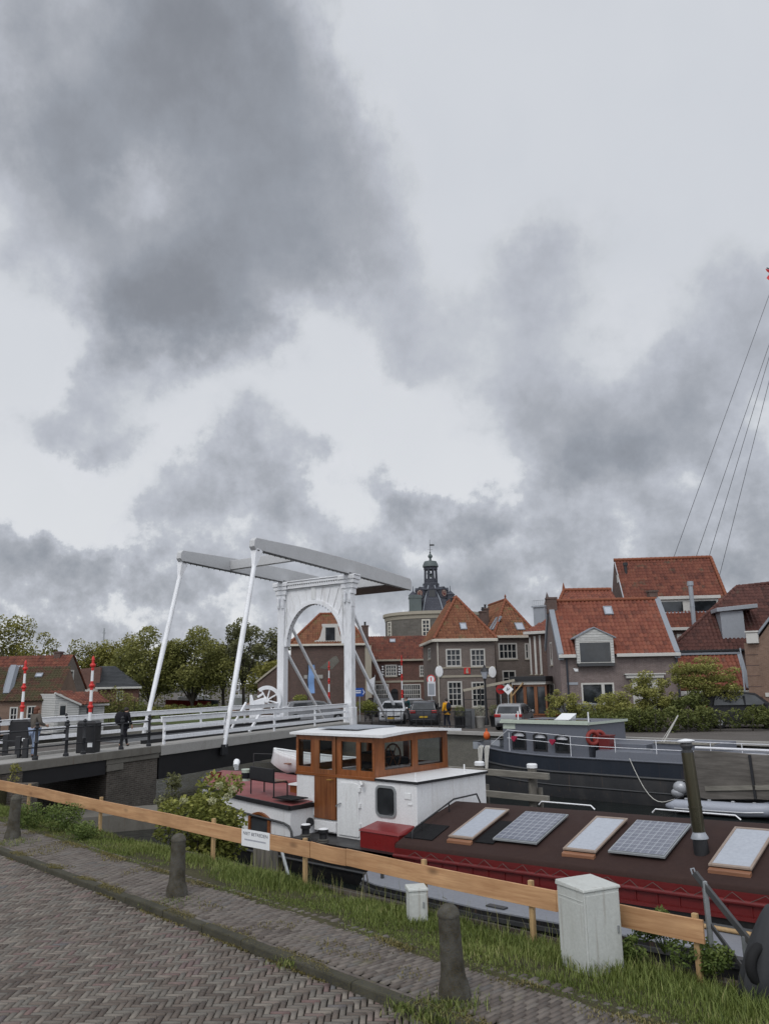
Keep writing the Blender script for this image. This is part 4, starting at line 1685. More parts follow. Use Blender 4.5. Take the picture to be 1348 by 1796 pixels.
# white lower deckhouse: left panel, door sill and long forward house
mb = MB()
mb.box(W0, -16.36, WT0, WT1, -.3, WZ0 - .035)
mb.box(-16.36, -15.48, WT0 + .03, WT1, -.7, -.36)
mb.box(-15.475, -12.65, WT0, 19.26, -.76, .80)
dk = B('deckhouse', mb, M['white'], bevel=.02)
mb = MB()
mb.box(-16.36, -15.5, WT0 - .015, WT0 + .028, -.66, -.40)
B('door_sill', mb, M['white'], dk, bevel=.01)
mb = MB()
mb.box(W1 + .04, -12.60, WT0 - .04, 19.3, .81, .845)
B('deckhouse_roof', mb, M['white'], dk, bevel=.01)
mb = MB()
mb.box(W1 + .02, -12.585, WT0 - .05, WT0 - .041, .775, .84)
mb.box(-12.599, -12.585, WT0 - .041, 19.3, .775, .84)
B('roof_edge', mb, M['black'], dk, bevel=.004)
# steel door
mb = MB()
n = 6
x0, x1, z0, z1, r_ = -15.40, -14.62, -.68, .66, .14
poly = []
for cx, cz, a0 in ((x1 - r_, z1 - r_, 0), (x0 + r_, z1 - r_, 90), (x0 + r_, z0 + .03, 180), (x1 - r_, z0 + .03, 270)):
    for i in range(n + 1):
        a = R(a0 + 90 * i / n)
        rr = r_ if cz > 0 else .03
        cx2 = cx if cz > 0 else (x0 + .03 if a0 == 180 else x1 - .03)
        poly.append((cx2 + rr * math.cos(a), cz + rr * math.sin(a)))
mb.prism(poly, WT0 - .035, WT0 - .002, 'y')
sd = B('steel_door', mb, M['white_old'], dk, bevel=.006)
mb = MB()
mb.tube([(-15.28, WT0 - .036, .12), (-15.28, WT0 - .085, .12), (-15.42, WT0 - .085, .04)], .016, 6)
B('handle', mb, M['steel'], sd)
mb = MB()
for z in (-.45, .05, .45): mb.box(-14.63, -14.56, WT0 - .05, WT0 - .002, z, z + .12)
B('hinge', mb, M['white_old'], sd, bevel=.005)


def rounded(x0, x1, z0, z1, r, n=5):
    out = []
    for cx, cz, a0 in ((x1 - r, z1 - r, 0), (x0 + r, z1 - r, 90), (x0 + r, z0 + r, 180), (x1 - r, z0 + r, 270)):
        for i in range(n + 1):
            a = R(a0 + 90 * i / n)
            out.append((cx + r * math.cos(a), cz + r * math.sin(a)))
    return out


mb = MB()
o1, i1 = rounded(-14.03, -13.32, -.10, .68, .16), rounded(-13.97, -13.38, -.04, .62, .11)
k = len(o1)
for i in range(k):
    j = (i + 1) % k
    mb.hexa([(o1[i][0], WT0 - .03, o1[i][1]), (o1[j][0], WT0 - .03, o1[j][1]), (o1[j][0], WT0 - .001, o1[j][1]), (o1[i][0], WT0 - .001, o1[i][1]),
             (i1[i][0], WT0 - .03, i1[i][1]), (i1[j][0], WT0 - .03, i1[j][1]), (i1[j][0], WT0 - .001, i1[j][1]), (i1[i][0], WT0 - .001, i1[i][1])])
cw = B('window', mb, M['steel'], dk, smooth=30)
mb = MB()
mb.prism(i1, WT0 - .012, WT0 - .003, 'y')
B('pane', mb, M['glass_boat'], cw)
mb = MB()
mb.box(-13.05, -12.83, WT0 - .02, WT0 - .002, .40, .55)
mb.box(-12.93, -12.80, WT0 - .02, WT0 - .002, .26, .30)
B('junction_box', mb, M['white_old'], dk, bevel=.006)
mb = MB()
mb.tube([(-14.48, WT0 - .002, .70), (-14.48, WT0 - .10, .72), (-14.36, WT0 - .16, .64)], [.03, .035, .05], 8)
B('deck_lamp', mb, M['white_old'], dk, smooth=50)
for x, y in ((-12.8, 16.45), (-13.1, 18.9)):
    mb = MB()
    mb.tube([(x, y, .84), (x, y, 1.02)], .02, 6)
    B('stanchion', mb, M['white'], dk)
# inside the wheelhouse: floor, dashboard, wheel, seat back
mb = MB()
mb.box(W0 + .07, W1 - .07, WT0 + .07, WT1 - .07, .70, .745)
mb.box(W1 - .5, W1 - .08, WT0 + .3, WT1 - .3, .75, 1.02)
B('dashboard', mb, M['varnish_h'], wh)
mb = MB()
mb.torus((W1 - .62, 17.7, 1.25), .33, .025, 'x', 20, 6)
for a in range(6):
    c, s_ = math.cos(a * PI / 3), math.sin(a * PI / 3)
    mb.tube([(W1 - .62, 17.7, 1.25), (W1 - .62, 17.7 + .36 * c, 1.25 + .36 * s_)], .015, 5)
B('steering_wheel', mb, M['doorwood'], wh, smooth=50)
mb = MB()
mb.box(-16.5, -15.9, 18.3, 19.2, .75, 1.25)
mb.box(-15.6, -15.2, 18.4, 19.0, .75, 1.12)
B('bench_seat', mb, M['darkcloth'], wh, bevel=.04)

# ---- double bollards on the side deck
for (u, v), nm in (((536, 1478), 0), ((567, 1487), 1)):
    p = BF.z_(u, v, -.74)
    mb = MB()
    mb.lathe([(.11, 0), (.11, .06), (.10, .08), (.10, .34), (.13, .36), (.13, .42), (.10, .44)], 14, (p.x, p.y, -.745))
    bl = B('bollard', mb, M['black'], smooth=40)
    mb = MB()
    mb.lathe([(.128, .445), (.120, .46), (.03, .475)], 14, (p.x, p.y, -.745))
    B('bollard_cap', mb, M['sign'], bl, smooth=40)
    mb = MB()
    mb.torus((p.x, p.y, -.60), .12, .025, 'z', 14, 6)
    mb.torus((p.x, p.y, -.55), .12, .025, 'z', 14, 6)
    B('mooring_rope', mb, M['darkrope'], bl, smooth=60)
# red locker
mb = MB()
mb.box(-14.0, -12.72, 15.66, 16.28, -.76, -.36)
lk = B('locker', mb, M['redbox'], bevel=.015)
mb = MB()
mb.hexa([(-14.03, 15.63, -.36), (-12.69, 15.63, -.36), (-12.69, 16.3, -.36), (-14.03, 16.3, -.36), (-13.98, 15.68, -.30), (-12.74, 15.68, -.30), (-12.74, 16.29, -.20), (-13.98, 16.29, -.20)])
B('locker_lid', mb, M['redbox'], lk, bevel=.012)

# ---- canvas covered hold
EDGE_T, RID_T = 15.53, 17.9


def ze(s): return -.47 + sheer(s)
def zr(s): return .20 + sheer(s)
def zroof(s, t):
    f = (t - EDGE_T) / (RID_T - EDGE_T)
    if t > RID_T: f = (2 * RID_T - EDGE_T - t) / (RID_T - EDGE_T)
    return ze(s) + (zr(s) - ze(s)) * f + .05 * math.sin(PI * min(1, max(0, f)))


HS = [-12.66 + i * .35 for i in range(48)]
mb = MB()
rows = []
for s in HS: rows.append([(s, TC - 2.40, -.99 + sheer(s)), (s, TC - 2.40, ze(s) - .1)])
mb.grid(rows)
rows = []
for s in HS: rows.append([(s, TC + 2.40, -.99 + sheer(s)), (s, TC + 2.40, ze(s) - .1)])
mb.grid(rows)
mb.poly([(-12.66, TC - 2.4, -.76), (-12.66, TC + 2.4, -.76), (-12.66, TC + 2.4, ze(-12.66)), (-12.66, TC, zr(-12.66) - .03), (-12.66, TC - 2.4, ze(-12.66))])
for i in range(34):
    s = -12.5 + i * .42
    mb.box(s, s + .02, TC - 2.425, TC - 2.40, -.99 + sheer(s), -.77 + sheer(s))
co = B('coaming', mb, M['redhull'])
mb = MB()
mb.tube([(s, TC - 2.43, -.735 + sheer(s)) for s in HS], .045, 8)
B('coaming_rail', mb, M['redhull'], co, smooth=60)
mb = MB()
mb.beam((-12.66, TC - 2.44, -.99), (3, TC - 2.44, -.99 + sheer(3)), .05, .06)
B('coaming_foot', mb, M['redhull'], co)
mb = MB()
rows = []
rgc = random.Random(6)
for i, s in enumerate(HS):
    row = []
    flap = .10 + .05 * abs(math.sin(i * .9)) + rgc.uniform(0, .02)
    row.append((s, EDGE_T - .06 - rgc.uniform(0, .02), ze(s) - flap))
    row.append((s, EDGE_T - .05, ze(s) - .03))
    for j in range(13):
        t_ = EDGE_T + (2 * RID_T - 2 * EDGE_T) * j / 12
        row.append((s, t_, zroof(s, t_) + .012 * mnoise.noise(Vector((s * 1.1, t_ * 1.5, 0)))))
    row.append((s, 2 * RID_T - EDGE_T + .05, ze(s) - .1))
    rows.append(row)
mb.grid(rows)
B('canvas_roof', mb, M['canvas'], smooth=60)
# lacing of the canvas
mb = MB()
zig = []
for i in range(60):
    s = -12.2 + i * .24 + rgc.uniform(-.05, .05)
    zig.append((s, TC - 2.46, ze(s) - (.12 if i % 2 else .27) + rgc.uniform(-.02, .02)))
mb.tube(zig, .006, 4)
B('canvas_lacing', mb, M['darkrope'])
# rail across the front of the hold
mb = MB()
sr = -12.35
mb.tube([(sr, 15.75, ze(sr) + .02), (sr, 15.76, ze(sr) + .26), (sr, 15.86, ze(sr) + .31), (sr, 17.4, zr(sr) + .12), (sr, 18.4, zr(sr) + .14), (sr, 18.55, zr(sr) - .1)], .022, 7)
for t_ in (16.1, 17.2): mb.tube([(sr, t_, zroof(sr, t_) - .02), (sr, t_, zroof(sr, t_) + .22)], .016, 6)
B('boom_rail', mb, M['black'], smooth=60)


def on_roof(s0, s1, t0, t1, h0, h1, mb, t_in=0):
    P_ = lambda s, t, h: (s, t, zroof(s, t) + h)
    mb.hexa([P_(s0, t0, h0), P_(s1, t0, h0), P_(s1, t1, h0), P_(s0, t1, h0), P_(s0, t0, h1), P_(s1, t0, h1), P_(s1, t1, h1), P_(s0, t1, h1)])
    return mb


for (a, b_), k in zip(((-11.32, -10.66), (-8.33, -7.62), (-5.33, -4.60)), range(3)):
    t0, t1 = 15.86, 17.34
    mb = MB()
    on_roof(a, b_, t0, t1, -.08, .075, mb)
    sk = B('skylight', mb, M['canvas'], bevel=.01)
    mb = MB()
    on_roof(a - .01, b_ + .01, t0 - .10, t0 - .005, -.06, .06, mb)
    B('skylight_sill', mb, M['orangewood'], sk, bevel=.008)
    mb = MB()
    for q in ((a - .02, a + .03, t0 - .02, t1 + .02), (b_ - .03, b_ + .02, t0 - .02, t1 + .02), (a + .031, b_ - .031, t0 - .02, t0 + .035), (a + .031, b_ - .031, t1 - .035, t1 + .02)):
        on_roof(*q, .078, .115, mb)
    B('skylight_frame', mb, M['tanframe'], sk, bevel=.006)
    mb = MB()
    on_roof(a + .028, b_ - .028, t0 + .033, t1 - .033, .080, .100, mb)
    B('skylight_pane', mb, M['glass_sky'], sk)


def solar(a, b_):
    t0, t1 = 15.93, 17.33
    mb = MB()
    on_roof(a, b_, t0, t1, .07, .11, mb)
    f = B('solar_panel', mb, M['steel'], bevel=.004)
    # cells in a flat mesh with its own origin so that the cell grid runs square to the frame
    o = Vector((a + .03, t0 + .03, zroof(a, t0 + .03) + .113))
    x = Vector((b_ - .03, t0 + .03, zroof(b_, t0 + .03) + .113)) - o
    y = Vector((a + .03, t1 - .03, zroof(a, t1 - .03) + .113)) - o
    L, W = x.length, y.length
    me = raw_mesh('solar_cells', [(0, 0, 0), (L, 0, 0), (L, W, 0), (0, W, 0)], [(0, 1, 2, 3)], [.5])
    c = link('solar_cells', me, M['solar'], f)
    xn, yn = x.normalized(), y.normalized()
    zn = xn.cross(yn).normalized()
    yn = zn.cross(xn)
    lo = o + Vector((12, -17.85, -ZW)) + zn * .004
    c.matrix_local = Matrix(((xn.x, yn.x, zn.x, lo.x), (xn.y, yn.y, zn.y, lo.y), (xn.z, yn.z, zn.z, lo.z), (0, 0, 0, 1)))
    return f


solar(-10.16, -9.03)
solar(-7.38, -6.2)
mb = MB()
on_roof(-10.62, -10.12, 15.88, 16.9, .012, .03, mb)
B('rubber_mat', mb, M['mat'])
mb = MB()
on_roof(-12.6, -11.75, 15.75, 16.42, .012, .03, mb)
B('rubber_mat', mb, M['mat'])
mb = MB()
for s0, s1 in ((-10.3, -8.9), (-7.4, -5.6)):
    mb.tube([(s0, 18.15, zr(s0) + .02), (s0 + .08, 18.15, zr(s0) + .10), (s1, 18.15, zr(s1) + .08), (s1 + .1, 18.15, zr(s1))], .018, 6)
B('grab_rail', mb, M['sign'], smooth=60)
# stove flue
s_, t_ = -5.68, 16.42
z_ = zroof(s_, t_)
ax = Vector((-.055, .0, 1)).normalized()
def fp(h): return (s_ + ax.x * h, t_, z_ + ax.z * h)
mb = MB()
mb.tube([fp(-.05), fp(.25)], [.145, .135], 18)
fl = B('flue_pipe', mb, M['black'], smooth=50)
mb = MB()
mb.tube([fp(.245), fp(.26), fp(.36), fp(.38)], [.165, .165, .115, .10], 18)
B('flue_collar', mb, M['zinc'], fl, smooth=40)
mb = MB()
mb.tube([fp(.37), fp(.80), fp(.801), fp(.83), fp(.831), fp(1.83)], [.122, .122, .132, .132, .122, .118], 18)
B('flue_tube', mb, M['flue'], fl, smooth=40)
mb = MB()
mb.tube([fp(1.82), fp(1.87), fp(1.88), fp(1.9), fp(1.95), fp(1.96), fp(2.04)], [.112, .112, .085, .085, .12, .12, .10], 18)
B('flue_cowl', mb, M['darksteel'], fl, smooth=40)
mb = MB()
mb.tube([fp(2.02), fp(2.05), fp(2.07), fp(2.09)], [.15, .175, .12, .02], 18)
B('flue_cap', mb, M['sign'], fl, smooth=40)

# ---- aft deck furniture
def on_aft(u, v, dz=.1):
    p = BF.z_(u, v, .16)
    return p


# wooden hatch box with white top
mb = MB()
mb.box(-17.9, -17.15, 16.75, 17.5, .10, .36)
hx = B('hatch', mb, M['varnish_h'], bevel=.01)
mb = MB()
mb.hexa([(-17.95, 16.7, .36), (-17.1, 16.7, .36), (-17.1, 17.55, .36), (-17.95, 17.55, .36), (-17.92, 16.72, .40), (-17.12, 16.72, .40), (-17.12, 17.53, .44), (-17.92, 17.53, .44)])
B('hatch_lid', mb, M['white'], hx, bevel=.008)
mb = MB()
mb.box(-17.35, -16.5, 15.62, 16.2, .155, .18)
B('rubber_mat', mb, M['mat'])
# guard rail at the far left end
mb = MB()
for s in (-22.2, -21.4, -20.5, -19.6):
    h = hb(s)
    mb.tube([(s, TC + h * .92, zaft(s)), (s, TC + h * .92, zaft(s) + .62)], .014, 5)
for hh in (.34, .62):
    mb.tube([(s, TC + hb(s) * .92, zaft(s) + hh) for s in (-22.2, -21.4, -20.5, -19.6)], .008, 5)
B('guard_rail', mb, M['darksteel'])
# pale cowl vent
p = BF.z_(415, 1345, .35)
mb = MB()
mb.tube([(p.x, p.y, .25), (p.x, p.y, .46)], .07, 10)
mb.tube([(p.x, p.y, .44), (p.x, p.y, .52), (p.x + .16, p.y - .16, .40)], [.10, .12, .09], 10)
B('deck_vent', mb, M['sign'], smooth=50)
mb = MB()
for du in (0, .35): mb.lathe([(.07, 0), (.07, .22), (.09, .24), (.09, .28)], 10, (-21.9 + du, 16.9, .22))
B('bitts', mb, M['redhull'], smooth=40)
# raised red coach roof aft with beams
mb = MB()
mb.hexa([(-21.6, 17.3, .15), (-17.3, 17.0, .1), (-17.3, 18.8, .1), (-21.6, 18.6, .15), (-21.4, 17.4, .40), (-17.4, 17.7, .30), (-17.4, 18.7, .30), (-21.4, 18.5, .40)])
B('coach_roof', mb, M['reddeck'], bevel=.02)

# bench on the aft deck: iron frame, dark back board, slatted seat
p0, p1 = BF.z_(440, 1392, .16), BF.z_(480, 1402, .12)
bo = BW(p0.x, p0.y, .16)
d = BW(p1.x, p1.y, 0) - BW(p0.x, p0.y, 0)
bl_ = d.length
bench = thing('deck_bench', 'iron framed bench with dark back board on the red aft deck of the barge', 'bench', tuple(bo), math.atan2(d.y, d.x))
mb = MB()
for x in (0, bl_):
    mb.tube([(x, 0, 0), (x, 0, .78)], .022, 6)
    mb.tube([(x, .0, .40), (x, .42, .40), (x, .45, .36), (x, .45, 0)], .02, 6)
mb.tube([(0, 0, .40), (bl_, 0, .40)], .018, 6)
mb.tube([(0, .45, .37), (bl_, .45, .37)], .018, 6)
obj('frame', mb, M['black'], bench, smooth=50)
mb = MB()
mb.box(-.02, bl_ + .02, -.05, -.023, .42, .77)
obj('backrest', mb, M['black'], bench, bevel=.008)
mb = MB()
for i in range(4): mb.box(.02, bl_ - .02, -.03 + .1 + i * .1, .05 + .1 + i * .1, .405, .43)
obj('seat', mb, M['doorwood'], bench, bevel=.006)
p = BF.y_(432, 1368, BF.loc(bo).y + .05)
q = BW(p.x, p.y, 0)
bk = thing('bucket', 'pale green bucket with a dark label beside the bench on the barge', 'bucket', (q.x, q.y, p.z - .02))
mb = MB()
mb.lathe([(.12, 0), (.145, .30), (.155, .30), (.155, .33), (.13, .33)], 18)
obj('body', mb, M['paleedge'], bk, smooth=40)
mb = MB()
mb.lathe([(.1345, .07), (.148, .235)], 18, caps=False)
obj('label_band', mb, M['darkcloth'], bk, smooth=40)

# white clinker dinghy stowed on the aft deck
def rowing_boat():
    c = BW(-19.35, 19.25, .30)
    t = thing('rowing_boat', 'white clinker rowing boat stowed on the aft deck behind the wheelhouse', 'rowing boat', tuple(c), QA + R(2))
    L = 4.3
    mb = MB()
    rows = []
    N = 22
    for i in range(N + 1):
        f = i / N                       # 0 bow (left) .. 1 stern
        x = -L / 2 + L * f
        wd = .72 * math.sin(min(1, (f * 1.25 + .0)) * PI / 2) ** .75 * (1 - .35 * max(0, f - .7) / .3)
        wd = max(wd, .01)
        top = .52 + .26 * (1 - f) ** 2.4 + .06 * f * f
        bot = .02 + .30 * max(0, 1 - f * 5) ** 1.6
        row = []
        for k in range(9):              # keel to gunwale with clinker steps
            g = k / 8
            w = wd * math.sin(g * PI / 2) ** .8
            z = bot + (top - bot) * (1 - math.cos(g * PI / 2)) ** .95
            st = .016 * ((k * 1.0) % 2)
            row.append((x + .16 * (g - 1) * max(0, 1 - f * 4) * -1 * -1, -(w + (st if wd > .1 else 0)), z))
        rows.append([(x_, -y_, z_) for x_, y_, z_ in row[::-1]] + row[1:])
    mb.grid(rows)
    mb.poly(rows[-1])
    h = obj('hull', mb, M['white'], t, smooth=30)
    s_ = h.modifiers.new('thickness', 'SOLIDIFY')
    s_.thickness = .02
    mb = MB()
    mb.tube([Vector(r_[-1]) for r_ in rows], .028, 6)
    mb.tube([Vector(r_[0]) for r_ in rows], .028, 6)
    obj('gunwale', mb, M['white_old'], t, smooth=50)
    mb = MB()
    for x in (-.9, .1, 1.1): mb.box(x - .11, x + .11, -.6, .6, .36, .39)
    obj('thwart', mb, M['doorwood'], t)
    mb = MB()
    for x in (-1.0, 1.0): mb.box(x - .05, x + .05, -.45, .45, -.2, .06)
    obj('chock', mb, M['blackiron'], t)


rowing_boat()

# ================================================================== flat grey work boat between barge and quay
fo = BW(-6, 14.6, ZW)
flat = thing('flat_work_boat', 'narrow black flat boat with light grey deck between the red barge and the fence', 'work boat', tuple(fo), QA)


def FB(name, mb, mat, parent=None, **kw):
    mb.shift(6, -14.6, -ZW)
    return obj(name, mb, mat, parent or flat, **kw)


out = [(-12.85, 14.72), (-12.45, 14.1), (-11.9, 13.93), (-9, 13.8), (-5, 14.1), (3, 14.3), (3, 15.35), (-12.2, 15.35)]
mb = MB()
n = len(out)
rows = [[(x, y, -1.02) for x, y in out], [(x, y, -1.18) for x, y in out], [(x + (.25 if x < -12 else 0), y + (.12 if y < 15 else 0), ZW - .4) for x, y in out]]
mb.grid(rows, close=True)
FB('hull', mb, M['hullblack'])
mb = MB()
mb.prism(out, -1.03, -.985)
FB('deck', mb, M['greydeck'], bevel=.012)
mb = MB()
for p, q in zip(out[0:5], out[1:6]): mb.beam((p[0], p[1] - .03, -1.13), (q[0], q[1] - .03, -1.13), .06, .07)
FB('rubbing_strake', mb, M['darksteel'])
for a in (-9.0, -4.4):
    mb = MB(); mb.box(a, a + .42, 13.95 - (a + 9) * .02, 14.1 - (a + 9) * .02 , -.983, -.955); FB('deck_cleat', mb, M['darksteel'], bevel=.004)
mb = MB(); mb.tube([(-12.1, 14.4, -.985), (-12.1, 14.4, -.88)], .04, 8); FB('deck_bollard', mb, M['darksteel'])
a, b_ = BW(-11.2, 14.75, -.95), BW(-8.55, 14.72, -.95)
t = thing('boat_pole', 'short brown pole lying along the flat boat left of the small white cabinet', 'pole', tuple(a))
mb = MB(); mb.tube([Vector((0, 0, 0)), b_ - a], .045, 8)
obj('pole', mb, M['postwood'], t, smooth=60)
a, b_ = BW(-5.6, 15.15, -.94), BW(-2.5, 15.2, -.94)
t = thing('boat_pole', 'long brown pole lying along the flat boat behind the gangway handrail', 'pole', tuple(a))
mb = MB(); mb.tube([Vector((0, 0, 0)), b_ - a], .04, 8)
obj('pole', mb, M['postwood'], t, smooth=60)
# mooring line from barge to quay
a, b_ = BW(-13.2, 15.4, -.95), BW(-9.9, 13.9, -1.0)
t = thing('mooring_line', 'dark mooring line slanting down from the barge hull to the flat boat', 'rope', tuple(a))
mb = MB(); mb.tube([Vector((0, 0, 0)), (b_ - a) * .5 - Vector((0, 0, .06)), b_ - a], .022, 6)
obj('rope', mb, M['darkrope'], t, smooth=60)
pp = BF.y_(640, 1532, 11.1)
a = BW(pp.x, 11.1, pp.z)
t = thing('rope_coil', 'grey rope looped over a hook above the grass, left of the small white cabinet', 'rope', tuple(a), QA)
mb = MB()
mb.tube([(-.03, 0, 0), (-.04, 0, -.15), (0, 0, -.5), (.05, 0, -.62), (.09, 0, -.72)], .012, 6)
mb.tube([(-.03, 0, 0), (.03, 0, .01), (.06, 0, -.10), (.01, .01, -.25), (-.02, .01, -.45), (.03, 0, -.66)], .012, 6)
obj('rope', mb, M['darkrope'], t, smooth=60)

# ================================================================== blue grey houseboat at the far quay
HF = Fr(*QW(-1.55, -.45, 0), QA)


def HW(s, t, z=0.0):
    return QW(s - 1.55, t - .45, z)


HO = HW(-16, 33.6, ZW)
hbt = thing('houseboat', 'dark blue houseboat with blue grey cabin and three arched windows, moored at the far quay', 'houseboat', tuple(HO), QA)


def HBp(name, mb, mat, parent=None, **kw):
    mb.shift(16, -33.6, -ZW)
    return obj(name, mb, mat, parent or hbt, **kw)


HC = 33.6


def hw(s):
    if s < -19:
        f = (-19 - s) / 3.0
        return 2.15 * max(.02, 1 - f ** 2.2) ** .55
    if s > -2:
        return 2.15 * max(.02, 1 - ((s + 2) / 4) ** 2)
    return 2.15


def hz(s):      # sheer line
    return .06 + .35 * max(0, (-17 - s) / 5) ** 1.6 + .25 * max(0, (s + 9) / 10) ** 1.6


HSS = [-22.0, -21.9, -21.6, -21, -20.2, -19.4, -18.5, -17, -15, -13, -11, -9, -7, -5, -3, -1, 1, 2]
for nm, ztop, zbot, mat in (('hull', lambda s: hz(s), lambda s: hz(s) - .62, 'bluehull'), ('lower_hull', lambda s: hz(s) - .62, lambda s: ZW - .3, 'greyhull')):
    mb = MB()
    rows = []
    for s in HSS:
        h = hw(s)
        hbm = h * (1 if nm == 'hull' else 1)
        zt, zb = ztop(s), zbot(s)
        rows.append([(s, HC + h, zb), (s, HC + h, zt), (s, HC - h, zt) if nm == 'hull' else (s, HC - h, zt), (s, HC - h, (zt + zb) / 2), (s, HC - h * (1 if nm == 'hull' else .9), zb)] if nm != 'hull' else [(s, HC + h, zb), (s, HC + h, zt), (s, HC - h, zt), (s, HC - h, zb)])
    mb.grid([[r_[i] for r_ in rows] for i in range(len(rows[0]))])
    HBp(nm, mb, M[mat], smooth=30)
for dz, r_ in ((.0, .045), (-.62, .05), (-1.15, .03)):
    mb = MB()
    mb.tube([(s, HC - hw(s) - .02, hz(s) + dz) for s in HSS], r_, 6)
    HBp('rubbing_strake', mb, M['darksteel'] if dz else M['bluegrey'], smooth=50)
# cabin
C0, C1, CT0, CT1, CZ0, CZ1 = HF.y_(882, 1290, 31.75).x, HF.y_(1030, 1290, 31.75).x, 31.75, 35.2, .05, 1.40
wins = []
for ua, ub, va, vb in ((899, 921, 1282, 1313), (936, 958, 1285, 1316), (974, 997, 1288, 1319)):
    a, b_ = HF.y_(ua, va, CT0), HF.y_(ub, vb, CT0)
    wins.append((a.x, b_.x, b_.z, a.z))
mb = MB()
wall(mb, (0, CT0, 0), (1, 0, 0), (0, -1, 0), C0, C1, CZ0, CZ1, [(a, b_, c, d - .04) for a, b_, c, d in wins], .07)
mb.quad((C1, CT0, CZ0), (C1, CT1, CZ0), (C1, CT1, CZ1), (C1, CT0, CZ1))
mb.quad((C0, CT1, CZ0), (C0, CT0, CZ0), (C0, CT0, CZ1), (C0, CT1, CZ1))
mb.quad((C1, CT1, CZ0), (C0, CT1, CZ0), (C0, CT1, CZ1), (C1, CT1, CZ1))
cab = HBp('cabin', mb, M['bluegrey'])
for a, b_, c, d in wins:
    mb = MB()
    n = 8
    arch = [(a - .06, c - .05)] + [(a - .06 + (b_ - a + .12) * i / n, d - .10 + .12 * math.sin(PI * i / n)) for i in range(n + 1)] + [(b_ + .06, c - .05)]
    ins = [(a + .02, c + .02)] + [(a + .02 + (b_ - a - .04) * i / n, d - .15 + .10 * math.sin(PI * i / n)) for i in range(n + 1)] + [(b_ - .02, c + .02)]
    k = len(arch)
    for i in range(k):
        j = (i + 1) % k
        mb.hexa([(arch[i][0], CT0 - .03, arch[i][1]), (arch[j][0], CT0 - .03, arch[j][1]), (arch[j][0], CT0 - .002, arch[j][1]), (arch[i][0], CT0 - .002, arch[i][1]),
                 (ins[i][0], CT0 - .03, ins[i][1]), (ins[j][0], CT0 - .03, ins[j][1]), (ins[j][0], CT0 - .002, ins[j][1]), (ins[i][0], CT0 - .002, ins[i][1])])
    w = HBp('window', mb, M['black'], cab)
    mb = MB()
    mb.quad((a - .02, CT0 + .05, c - .02), (b_ + .02, CT0 + .05, c - .02), (b_ + .02, CT0 + .05, d), (a - .02, CT0 + .05, d))
    HBp('pane', mb, M['glass'], w)
    mb = MB()
    mb.quad((a, CT0 + .045, d - .22), (b_, CT0 + .045, d - .22), (b_, CT0 + .045, d - .02), (a, CT0 + .045, d - .02))
    HBp('curtain', mb, M['flagwhite'], w)
mb = MB()
mb.box(C0 - .08, C1 + .10, CT0 - .10, CT1 + .1, CZ1, CZ1 + .06)
rf = HBp('roof', mb, M['bluegrey'], cab, bevel=.01)
mb = MB()
mb.box(C0 - .09, C1 + .11, CT0 - .125, CT0 - .101, CZ1 - .03, CZ1 + .075)
mb.box(C1 + .101, C1 + .12, CT0 - .1, CT1 + .1, CZ1 - .03, CZ1 + .075)
mb.box(C0 - .06, C1 + .08, CT0 - .06, CT0 - .03, CZ1 + .062, CZ1 + .13)
HBp('roof_trim', mb, M['paleedge'], rf)
mb = MB()
for i in range(5):
    x = C0 + .25 + i * .72
    mb.box(x, x + .62, CT0 + .2, CT0 + 1.2, CZ1 + .062, CZ1 + .11)
HBp('roof_light', mb, M['glass'], rf, bevel=.01)
mb = MB()
xh = HF.y_(975, 1268, CT0 + .8).x
mb.hexa([(xh, CT0 + .6, CZ1 + .12), (xh + .72, CT0 + .6, CZ1 + .12), (xh + .72, CT0 + 1.2, CZ1 + .12), (xh, CT0 + 1.2, CZ1 + .12), (xh + .08, CT0 + .62, CZ1 + .16), (xh + .8, CT0 + .62, CZ1 + .16), (xh + .8, CT0 + 1.2, CZ1 + .38), (xh + .08, CT0 + 1.2, CZ1 + .38)])
HBp('roof_hatch', mb, M['sign'], rf)
for u in (908, 1031):
    x = HF.y_(u, 1260, CT0 + .4).x
    mb = MB()
    mb.tube([(x, CT0 + .4, CZ1), (x, CT0 + .4, CZ1 + .48)], .03, 6)
    HBp('roof_post', mb, M['sign'], rf)
mb = MB()
mb.box(C0 + .02, C0 + .66, CT0 - .012, CT0 - .003, 1.12, 1.34)
HBp('name_panel', mb, M['paleedge'], cab)
# foredeck bulwark and hatches
mb = MB()
rows = [[(s, HC - hw(s) + .05, hz(s)), (s, HC - hw(s) + .09, hz(s) + .30), (s, HC - hw(s) + .5, hz(s) + .34), (s, HC + hw(s) - .05, hz(s) + .3)] for s in HSS if s >= -15.5]
mb.grid(rows)
HBp('side_deck', mb, M['bluegrey'], smooth=30)
mb = MB()
rows = [[(s, HC - hw(s) + .03, hz(s) - .02), (s, HC + hw(s) - .03, hz(s) - .02)] for s in HSS if s <= -15]
mb.grid(rows)
HBp('after_deck', mb, M['darksteel'])
mb = MB()
mb.box(-15.3, -13.2, 32.4, 34.8, .36, .62)
mb.box(-12.9, -10.5, 32.3, 34.9, .36, .70)
HBp('deck_hatch', mb, M['bluegrey'], bevel=.02)
mb = MB()
for i in range(9): mb.box(-12.75 + i * .26, -12.6 + i * .26, 32.25, 33.2, .71, .74)
mb.box(-12.8, -10.4, 32.22, 32.27, .70, .75)
HBp('deck_grating', mb, M['greywood'])
